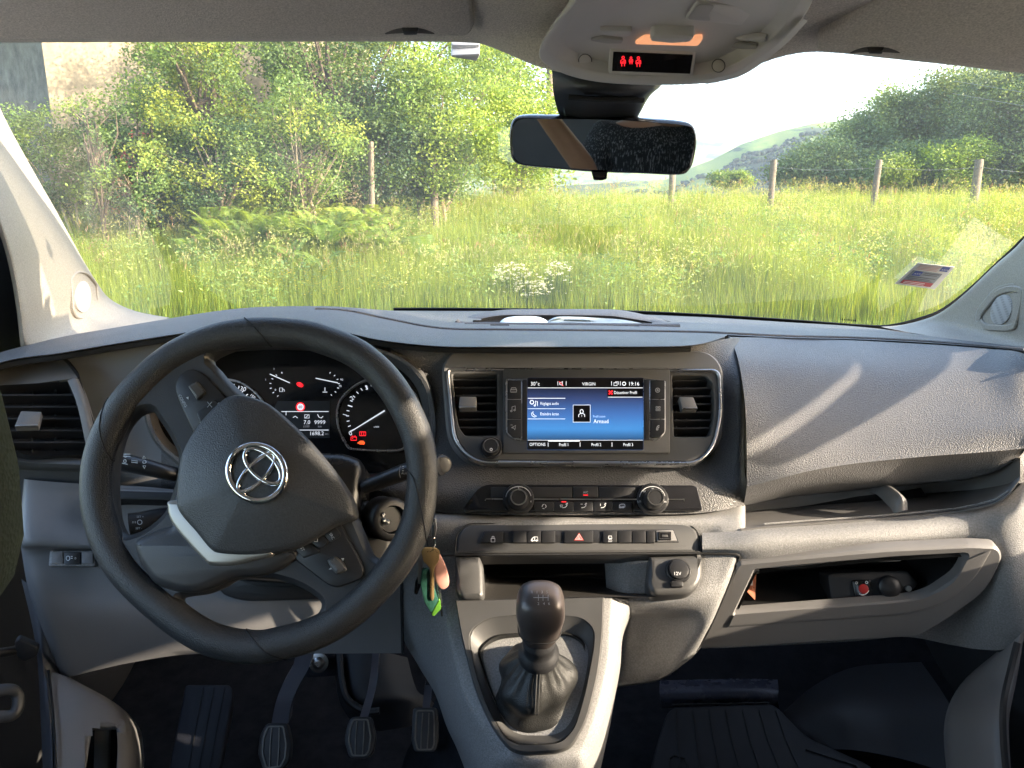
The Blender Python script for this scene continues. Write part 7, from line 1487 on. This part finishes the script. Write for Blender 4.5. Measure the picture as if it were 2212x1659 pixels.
# ================================================================== TREES
BARK = mat("bark", (.12, .09, .065), .9, bump=.8, bscale=40, var=.3, vscale=8); TWIG = mat("pale_twig", (.30, .24, .16), .8, var=.2)
def tree(name, label, c, rad, nclump, per, ls, pal, seed, group=None, cat="tree", clr=.55, yell=.0, trunk=True, flat=.85, twigs=14, tr=.09, hole=None, core=.35):
    if c[1] < 19: ls *= .72; per = int(per * 1.6); clr *= .80; twigs = int(twigs * 1.5)
    elif c[1] > 30: ls *= .72; per = int(per * 1.6)
    r = np.random.default_rng(seed); cx_, cy_, cz_ = c; gz0 = float(gz(cx_, cy_)); base = (cx_, cy_, gz0)
    t = thing(name, label, cat, base, group)
    d = rdirs(r, nclump); rr_ = core + (1 - core) * r.random(nclump) ** .5; lob = 1 + .22 * np.sin(d[:, 0] * 5 + seed) * np.cos(d[:, 2] * 4 + seed * 2)
    K = np.array([cx_, cy_, cz_]) + d * (rr_ * lob)[:, None] * np.array(rad)
    K[:, 2] = np.maximum(K[:, 2], gz0 + .25)
    kc = r.integers(0, len(pal), nclump); kcol = np.asarray(pal)[kc] * r.uniform(.75, 1.2, (nclump, 1))
    if yell: m_ = (r.random(nclump) < yell); kcol[m_] = np.array([.29, .34, .06])
    n = nclump * per; ki = np.repeat(np.arange(nclump), per); off = r.normal(size=(n, 3)) * clr * np.array([1, 1, .7]); P_ = K[ki] + off
    if hole is not None:
        keep_ = np.ones(n, bool)
        q = P_ - np.array(CAM); z = q @ np.array(FW); uu = U0 + F * (q @ np.array(RT)) / z; vv = V0 - F * (q @ np.array(UP)) / z
        for (hu_, hv_, ha, hb) in hole: keep_ &= (((uu - hu_) / ha) ** 2 + ((vv - hv_) / hb) ** 2 > 1) | (r.random(n) < .15)
        P_ = P_[keep_]; ki = ki[keep_]; n = len(P_)
    dd = rdirs(r, n); dd[:, 2] = dd[:, 2] * .6 + .1; dd /= np.linalg.norm(dd, axis=1, keepdims=True)
    V, F_, C_ = diamonds(P_, ls * r.uniform(.7, 1.3, n), ls * .62 * r.uniform(.7, 1.3, n), dd, perp(r, dd), kcol[ki] * r.uniform(.8, 1.2, (n, 1)), .2)
    npmesh("crown", V, F_, LEAF, parent=t, cols=C_, loc=base)
    g = G(); rz = random.Random(seed)
    for k in range(1 if trunk else 3):
        bx, by = cx_ + (0 if trunk else rz.uniform(-.5, .5)), cy_ + (0 if trunk else rz.uniform(-.3, .3))
        top = Vector((cx_ + rz.uniform(-.3, .3), cy_, cz_ + rad[2] * .3)); b0 = Vector((bx, by, gz0 - .1)); md_ = b0.lerp(top, .5) + Vector((rz.uniform(-.2, .2), 0, 0))
        g.tube([b0, b0.lerp(md_, .5), md_, md_.lerp(top, .5), top], [tr, tr * .85, tr * .7, tr * .5, tr * .25], 7)
    for k in range(twigs):
        e_ = Vector(K[rz.randrange(nclump)]); s0 = Vector((cx_, cy_, gz0 + (cz_ - gz0) * rz.uniform(.2, .95))); m2_ = s0.lerp(e_, .5) + Vector((rz.uniform(-.2, .2), rz.uniform(-.2, .2), rz.uniform(0, .3)))
        g.tube([s0, s0.lerp(m2_, .5), m2_, m2_.lerp(e_, .5), e_], [tr * .45, tr * .36, tr * .28, tr * .2, tr * .08], 5)
    g.obj("trunk", BARK if trunk else TWIG, t, 60); return t
def W(u, v, y): p = PY(u, v, y); return (p.x, p.y, p.z)
DG = [(.10, .17, .07), (.13, .20, .07), (.08, .14, .065)]; MG = [(.17, .26, .07), (.22, .31, .07), (.14, .22, .07)]; YG = [(.28, .38, .07), (.33, .42, .08), (.23, .33, .07)]
RH = [(275, 345, 30, 20), (262, 402, 26, 26), (325, 385, 16, 22), (300, 290, 22, 10), (290, 258, 34, 20), (250, 170, 60, 60)]
HOLE = [(543, 150, 30, 38), (566, 195, 22, 28), (520, 112, 22, 14), (640, 330, 14, 22)]
HG = "trees and bushes of the hedge on the left"
tree("tree", "dark leafy tree beside the pale house wall, with a few yellow tips", W(330, 330, 13.2), (1.0, .8, 1.2), 80, 130, .075, DG + MG, 1, HG, hole=RH, yell=.12, clr=.17)
tree("tree", "tree with yellow tipped leaves left of the small gap of white sky", W(425, 210, 13.8), (1.05, .9, 2.0), 120, 130, .08, MG, 2, HG, yell=.2, clr=.20, hole=HOLE)
tree("bush", "low dark bush in front of the red shutters", W(290, 400, 12.6), (.85, .6, .45), 40, 110, .07, DG + MG, 3, HG, "bush", hole=RH, yell=.18, clr=.14, trunk=False, tr=.03)
tree("bush", "yellow tipped bush with bare stems behind the bracken", W(470, 370, 12.9), (1.1, .6, .8), 60, 110, .075, DG + MG, 4, HG, "bush", yell=.16, clr=.16, trunk=False, tr=.03, twigs=26)
tree("tree", "tall grey green tree right of the gap of white sky", W(700, 150, 15.2), (1.7, 1.0, 2.2), 130, 130, .085, MG + DG, 5, HG, yell=.06, clr=.26, hole=HOLE, twigs=30)
tree("bush", "tangled bush with many pale twigs, left of the leaning fence post", W(650, 330, 13.2), (1.2, .6, 1.0), 65, 100, .075, MG, 6, HG, "bush", yell=.08, clr=.18, trunk=False, tr=.035, twigs=40, hole=HOLE)
tree("bush", "bright yellow green bush above the short thick fence post", W(960, 290, 15.0), (1.5, .9, 1.3), 110, 140, .09, YG + MG, 7, HG, "bush", clr=.24, trunk=False, tr=.05)
tree("tree", "light green tree behind the bright bush, left of the mirror", W(900, 150, 17.5), (2.3, 1.2, 2.2), 140, 130, .10, YG + MG, 8, HG, clr=.32)
tree("tree", "pale green tree beside the wooden pole, left of the mirror", W(1095, 200, 21), (1.7, 1.2, 2.7), 120, 110, .11, YG, 9, HG, clr=.34)
tree("tree", "shadowy tree standing behind the hedge beside the house", W(520, 260, 17.5), (2.2, 1.2, 2.6), 110, 120, .10, DG, 10, HG, clr=.34, hole=HOLE + RH)
tree("bush", "dark bush under the light green trees", W(820, 350, 14.6), (1.5, .7, .8), 70, 110, .085, DG + MG, 12, HG, "bush", clr=.2, trunk=False, tr=.03)
tree("tree", "thin branch of a small tree reaching across the house wall", W(205, 330, 12.4), (.50, .4, .95), 14, 60, .07, DG + MG, 13, HG, clr=.12, twigs=20, tr=.04)
tree("bush", "bush with a ragged outline at the right end of the hedge", W(1120, 340, 18), (1.1, .7, .75), 60, 100, .09, YG + MG, 14, HG, "bush", clr=.2, trunk=False, tr=.03)
tree("bush", "low scrub at the foot of the shaded house wall, far left", W(105, 345, 13.2), (1.1, .6, .85), 75, 110, .07, DG + MG, 15, HG, "bush", clr=.15, trunk=False, tr=.03)
TGp = "trees beyond the meadow on the right"
RD = [(.18, .25, .12), (.21, .28, .125), (.155, .22, .105)]; RM = [(.22, .29, .12), (.25, .32, .12)]
tree("tree", "round tree with its own trunk, left end of the trees on the right", W(1905, 310, 44), (2.8, 2.4, 2.6), 130, 150, .22, RM + RD, 20, TGp, clr=.42)
tree("tree", "dark low tree sloping down behind the middle fence post", W(1800, 365, 40), (2.6, 2, 1.3), 100, 140, .2, RD, 21, TGp, clr=.36)
tree("tree", "small dark tree in the dip between the round tree and the tall trees", W(1990, 285, 50), (1.6, 1.6, 2.4), 70, 130, .22, RD + RM, 22, TGp, clr=.42)
tree("tree", "tall broad tree right of the dip, behind the pale green bush", W(2085, 285, 42), (2.7, 2.4, 3.4), 170, 150, .22, RM + RD, 23, TGp, clr=.45)
tree("tree", "tallest tree at the right edge of the windscreen", W(2185, 265, 38), (2.4, 2.2, 3.2), 170, 150, .2, RM + RD, 24, TGp, clr=.42)
tree("bush", "pale yellow green bush in front of the tall trees on the right", W(2075, 350, 36), (1.5, 1, 1.0), 60, 130, .17, YG, 25, TGp, "bush", clr=.26, trunk=False)
tree("bush", "pale bush behind the right middle fence post", W(1925, 372, 36), (.9, .8, .6), 40, 110, .16, YG + RM, 26, TGp, "bush", clr=.2, trunk=False)
tree("tree", "dark tree filling the foot of the tall trees on the right", W(2010, 375, 38), (4.2, 2, 1.2), 120, 140, .2, RD, 27, TGp, clr=.36)
tree("tree", "tree outside the right edge seen through the corner of the windscreen", W(2290, 300, 36), (2.4, 2.2, 3.0), 120, 140, .2, RM + RD, 28, TGp, clr=.42)
tree("bush", "small round bush far off between two fence posts", W(1580, 386, 60), (1.5, 1.2, .45), 40, 100, .22, MG, 29, None, "bush", clr=.25, trunk=False)

# ================================================================== HOUSE
hc = W(118, 300, 16.0); hx_, hy_ = hc[0], hc[1]; hz = float(gz(hx_, hy_)) - .2
house = thing("house", "old house with cream lit gable wall and grey shaded side behind the hedge", "house", (hx_, hy_, hz))
STO = mat("cream_render", (.30, .245, .165), .95, bump=.8, bscale=14, var=.35, vscale=2.2); STG = mat("shaded_render", (.13, .122, .105), .95, bump=1, bscale=9, var=.6, vscale=3)  # side wall gets a darker grey: its shade is put into the colour
dA = Vector((.78, .62, 0)).normalized(); dB = Vector((-.72, .70, 0)).normalized(); c0 = Vector((hx_, hy_, hz))
def wall(c, d, L, H, name, m_, gable=0):
    n = Vector((d.y, -d.x, 0)); th = .4; g = G(); pr = [(0, 0), (L, 0), (L, H)] + ([(L / 2, H + gable)] if gable else []) + [(0, H)]
    f = [c + d * x + Vector((0, 0, z)) for x, z in pr]; b = [p - n * th for p in f]; k = len(f); g.add(f + b, [tuple(range(k)), tuple(range(k, 2 * k))[::-1]] + [(i, (i + 1) % k, (i + 1) % k + k, i + k) for i in range(k)]); return g.obj(name, m_, house, 20)
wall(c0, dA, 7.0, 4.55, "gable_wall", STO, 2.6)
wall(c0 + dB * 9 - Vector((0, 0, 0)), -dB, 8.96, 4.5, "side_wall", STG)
g = G(); e0 = c0 + Vector((0, 0, 4.5)) - dA * .5 - dB * .3; r0 = c0 + dA * 3.5 + Vector((0, 0, 7.35)) - dB * .3; f0 = c0 + dA * 7.5 + Vector((0, 0, 4.5)) - dB * .3
for a, b in ((e0, r0), (r0, f0)):
    q = [a, b, b + dB * 9.8, a + dB * 9.8]; g.add(q + [p - Vector((0, 0, .16)) for p in q], [(0, 1, 2, 3), (7, 6, 5, 4), (0, 4, 5, 1), (1, 5, 6, 2), (2, 6, 7, 3), (3, 7, 4, 0)])
g.obj("roof", mat("roof_tiles", (.16, .09, .06), .85, bump=.8, bscale=12, var=.3), house, 20)
SH_ = mat("faded_red_paint", (.45, .10, .07), .7, var=.2, vscale=4); nA = Vector((dA.y, -dA.x, 0))
for (x0, x1, z0, z1, nm) in ((.85, 1.42, .1, 2.15, "door"), (1.6, 2.0, .9, 2.1, "shutter"), (2.6, 3.0, .9, 2.1, "shutter")):
    q = [c0 + dA * x + Vector((0, 0, z)) + nA * .04 for x, z in ((x0, z0), (x1, z0), (x1, z1), (x0, z1))]; g = G(); g.add(q + [p - nA * .06 for p in q], [(0, 1, 2, 3), (7, 6, 5, 4), (0, 4, 5, 1), (1, 5, 6, 2), (2, 6, 7, 3), (3, 7, 4, 0)]); s2 = g.obj(nm, SH_, house, 20)
    g = G()
    for k in range(1, 5):
        x = x0 + (x1 - x0) * k / 5; a = c0 + dA * x + Vector((0, 0, z0 + .03)) + nA * .045; b = a + Vector((0, 0, z1 - z0 - .06)); g.tube([a, b], .006, 4)
    g.obj("board_joint", BTN, s2)
g = G(); q = [c0 + dA * x + Vector((0, 0, z)) + nA * .02 for x, z in ((2.0, .9), (2.6, .9), (2.6, 2.1), (2.0, 2.1))]; g.add(q + [p - nA * .05 for p in q], [(0, 1, 2, 3), (7, 6, 5, 4)]); g.obj("window_pane", GLOSS, house)

# ================================================================== FENCE POSTS, WIRE, POLE
WOOD = mat("weathered_wood", (.17, .135, .10), .85, bump=.9, bscale=60, var=.35, vscale=25)
def post_mesh(h, w_, seed, top=.0):
    rz = random.Random(seed); g = G(); n = 10; rg = []
    for z in (-.4, 0, h * .35, h * .7, h - .03, h): rg.append([(w_ * (.5 + rz.uniform(-.04, .04)) * math.cos(2 * math.pi * k / n) * (.9 if z == h else 1) + z * top, w_ * (.5 + rz.uniform(-.04, .04)) * math.sin(2 * math.pi * k / n) * (.9 if z == h else 1), z) for k in range(n)])
    g.rings(rg, True, False, True); return g
FG = "wooden fence posts along the meadow"
posts = [(1453, 372, 18.0, .14, 0, "weathered fence post half hidden below the mirror"), (1671, 345, 18.0, .14, 0.01, "weathered fence post in front of the distant hill"), (1896, 345, 17.6, .13, 0.03, "weathered fence post in front of the round tree"),
         (2116, 344, 17.2, .17, 0, "grey weathered fence post farthest right, in front of the tall trees"), (936, 335, 14.5, .14, 0, "short thick pale fence post in front of the bright bush"), (796, 306, 13.8, .10, 0.02, "leaning pale fence post among the bracken"), (784, 296, 14.6, .12, -.02, "rough dark fence post just behind the leaning pale one")]
tops = []
for i, (u, v, y, w_, ln, lab) in enumerate(posts):
    p = PY(u, v, y); b = float(gz(p.x, p.y)); h = p.z - b; g = post_mesh(h, w_, i, ln); o = g.obj("fence_post", WOOD, None, 50); o.location = (p.x, p.y, b); tag(o, lab, "fence post", FG); tops.append((p.x + h * ln, p.y, p.z))
for i, (u, v, y) in enumerate([(1150, 377, 30), (1128, 376, 32), (1108, 377, 34), (1090, 378, 36), (1066, 378, 38)]):
    p = PY(u, v, y); b = float(gz(p.x, p.y)); o = post_mesh(max(1.0, p.z - b), .12, 20 + i).obj("fence_post", WOOD, None, 50); o.location = (p.x, p.y, b); tag(o, ["rightmost", "second from right", "middle one", "second from left", "leftmost"][i] + " of the five tiny far fence posts left of the mirror", "fence post", "far fence posts receding left of the mirror")
WIRE = mat("galvanised_wire", (.3, .3, .29), .5, metal=.6)
def wire(pts, name, lab, rad=.006):
    g = G(); L = []
    for a, b in zip(pts[:-1], pts[1:]):
        for k in range(12): t_ = k / 12; L.append(Vector(a).lerp(Vector(b), t_) - Vector((0, 0, .06 * math.sin(math.pi * t_))))
    L.append(Vector(pts[-1])); g.tube(L, rad, 5)
    for k in range(0, len(L), 2): g.tube([L[k] + Vector((-.015, 0, .02)), L[k] + Vector((.015, 0, -.02))], rad * .8, 4); 
    return tag(g.obj(name, WIRE, None, 60, loc=L[0]), lab, "wire")
e_ = PY(2330, 362, 16.9)
wire([(x, y - .08, z - .16) for x, y, z in tops[1:4]] + [(e_.x, e_.y, e_.z - .1)], "barbed_wire", "barbed wire strung along the fence posts on the right", .0035)
p0 = PY(1187, 300, 24); gb = float(gz(p0.x, p0.y))
t = thing("utility_pole", "tall pale wooden utility pole just left of the mirror bracket", "pole", (p0.x, p0.y, gb))
g = G(); g.tube([(p0.x, p0.y, gb - .3), (p0.x, p0.y, gb + 4), (p0.x, p0.y, gb + 9)], [.12, .11, .09], 12); g.obj("pole", WOOD, t, 60)
g = G(); g.tube([(p0.x - .5, p0.y, gb + 8.6), (p0.x + .5, p0.y, gb + 8.6)], .05, 6); g.obj("crossbar", WOOD, t)
a0, a1 = PY(2060, 175, 30), PY(2400, 215, 26)
for k, dz in enumerate((0, .42)):
    g = G(); g.tube([Vector((a0.x, a0.y, a0.z - dz)), Vector(((a0.x + a1.x) / 2, (a0.y + a1.y) / 2, (a0.z + a1.z) / 2 - dz - .1)), Vector((a1.x, a1.y, a1.z - dz))], .007, 5); tag(g.obj("power_line", WIRE, None, 60, loc=a0), ("upper" if k == 0 else "lower") + " thin power line crossing in front of the tallest tree at right", "power line")

# ================================================================== HILLS
def ridge(name, sil, Y, drop, depth, seed, m_, amp):
    r = np.random.default_rng(seed); us = np.linspace(sil[0][0], sil[-1][0], 160); vs = np.interp(us, [p[0] for p in sil], [p[1] for p in sil]); rows = []
    P0 = np.array([tuple(PY(u, v, Y)) for u, v in zip(us, vs)])
    for j in range(26):
        t_ = j / 25; y = P0[:, 1] - depth * t_; z = P0[:, 2] + drop * t_ ** .8 + amp * np.sin(us * .02 + j * .5 + seed) * math.sin(math.pi * min(1, t_ * 1.2)) + (amp * .5 * np.sin(us * .055 + j * .9)) * (t_ > 0); rows.append(np.stack([P0[:, 0], y, z], 1))
    bk = np.stack([P0[:, 0], P0[:, 1] + depth, P0[:, 2] - abs(drop)], 1); V = np.concatenate([bk] + rows); n = len(us); I = (np.arange(26)[:, None] * n + np.arange(n - 1)[None, :]).ravel()
    o = npmesh(name, V, np.stack([I, I + 1, I + n + 1, I + n], 1), m_, smooth_=True); tag(o, kind="structure"); return rows
HM = bpy.data.materials.new("hill_fields"); HM.use_nodes = True; t = HM.node_tree; b = t.nodes["Principled BSDF"]; b.inputs["Roughness"].default_value = .95
tc = t.nodes.new("ShaderNodeTexCoord"); mp = t.nodes.new("ShaderNodeMapping"); mp.inputs["Scale"].default_value = (.006, .0028, .02); n1 = t.nodes.new("ShaderNodeTexNoise"); n1.inputs["Scale"].default_value = 1; n1.inputs["Detail"].default_value = 8; n1.inputs["Roughness"].default_value = .62
t.links.new(tc.outputs["Object"], mp.inputs[0]); t.links.new(mp.outputs[0], n1.inputs["Vector"]); cr = t.nodes.new("ShaderNodeValToRGB"); e = cr.color_ramp.elements
e[0].position = .44; e[0].color = (.035, .06, .025, 1); e[1].position = .56; e[1].color = (.22, .27, .06, 1); x = e.new(.47); x.color = (.05, .08, .03, 1); x = e.new(.49); x.color = (.14, .22, .05, 1)
t.links.new(n1.outputs["Fac"], cr.inputs[0]); t.links.new(cr.outputs[0], b.inputs["Base Color"])
rows = ridge("hills", [(900, 420), (1200, 402), (1440, 388), (1497, 361), (1540, 345), (1600, 313), (1640, 298), (1683, 284), (1758, 266), (1828, 260), (1950, 240), (2100, 262), (2400, 280)], 1700, -190, 1050, 3, HM, 9)
ridge("hills", [(900, 330), (1250, 310), (1420, 303), (1500, 299), (1560, 300), (1620, 306), (1720, 300), (2000, 300), (2400, 300)], 4800, -500, 1500, 5, HM, 20)
# woods on the hillside: lumps of tree crowns
r = np.random.default_rng(77); RW = np.stack(rows); Vs, Fs, Cs = [], [], []; o = 0
bm = bmesh.new(); bmesh.ops.create_icosphere(bm, subdivisions=2, radius=1); IV = np.array([v.co[:] for v in bm.verts]); IF = np.array([[v.index for v in f.verts] for f in bm.faces]); bm.free()
cl_ = [(r.uniform(0, 25), r.uniform(60, 159), r.uniform(.4, 2.2), r.uniform(4, 16)) for _ in range(40)]
for k in range(8000):
    c = cl_[r.integers(len(cl_))]; j = int(np.clip(r.normal(c[0], c[2]), 2, 25)); i = int(np.clip(r.normal(c[1], c[3]), 0, 159)); p = RW[j, i] + np.array([r.uniform(-12, 12), r.uniform(-20, 20), 1.5]); s_ = r.uniform(3, 6) * (1 - .3 * j / 25)
    d = 1 + .25 * np.sin(IV[:, 0] * 5 + k) * np.cos(IV[:, 1] * 4 + k * .7) + r.uniform(-.08, .08, len(IV)); Vs.append(p + IV * s_ * d[:, None] * np.array([1, 1, .85])); Fs.append(IF + o); o += len(IV); Cs.append(np.repeat(np.array([[.035, .07, .04]]) * r.uniform(.7, 1.4), len(IV), 0))
tag(npmesh("hillside_woods", np.concatenate(Vs), np.concatenate(Fs), LEAF, cols=np.concatenate(Cs)), "dark woods and hedgerows on the distant hillside", kind="stuff")
# ================================================================== HAZE
HAZE = HAZE_ON
if HAZE:
    g = G(); g.box((0, 2450, 145), (11000, 6900, 610)); ho = g.obj("haze", None or mat("haze_tmp", (1, 1, 1)), None); hm = bpy.data.materials.new("haze_air"); hm.use_nodes = True; t = hm.node_tree; t.nodes.clear()
    o_ = t.nodes.new("ShaderNodeOutputMaterial"); v_ = t.nodes.new("ShaderNodeVolumePrincipled"); v_.inputs["Color"].default_value = (.70, .84, 1, 1); v_.inputs["Density"].default_value = .00008; v_.inputs["Anisotropy"].default_value = .2; t.links.new(v_.outputs[0], o_.inputs["Volume"])
    ho.data.materials.clear(); ho.data.materials.append(hm); tag(ho, kind="stuff")
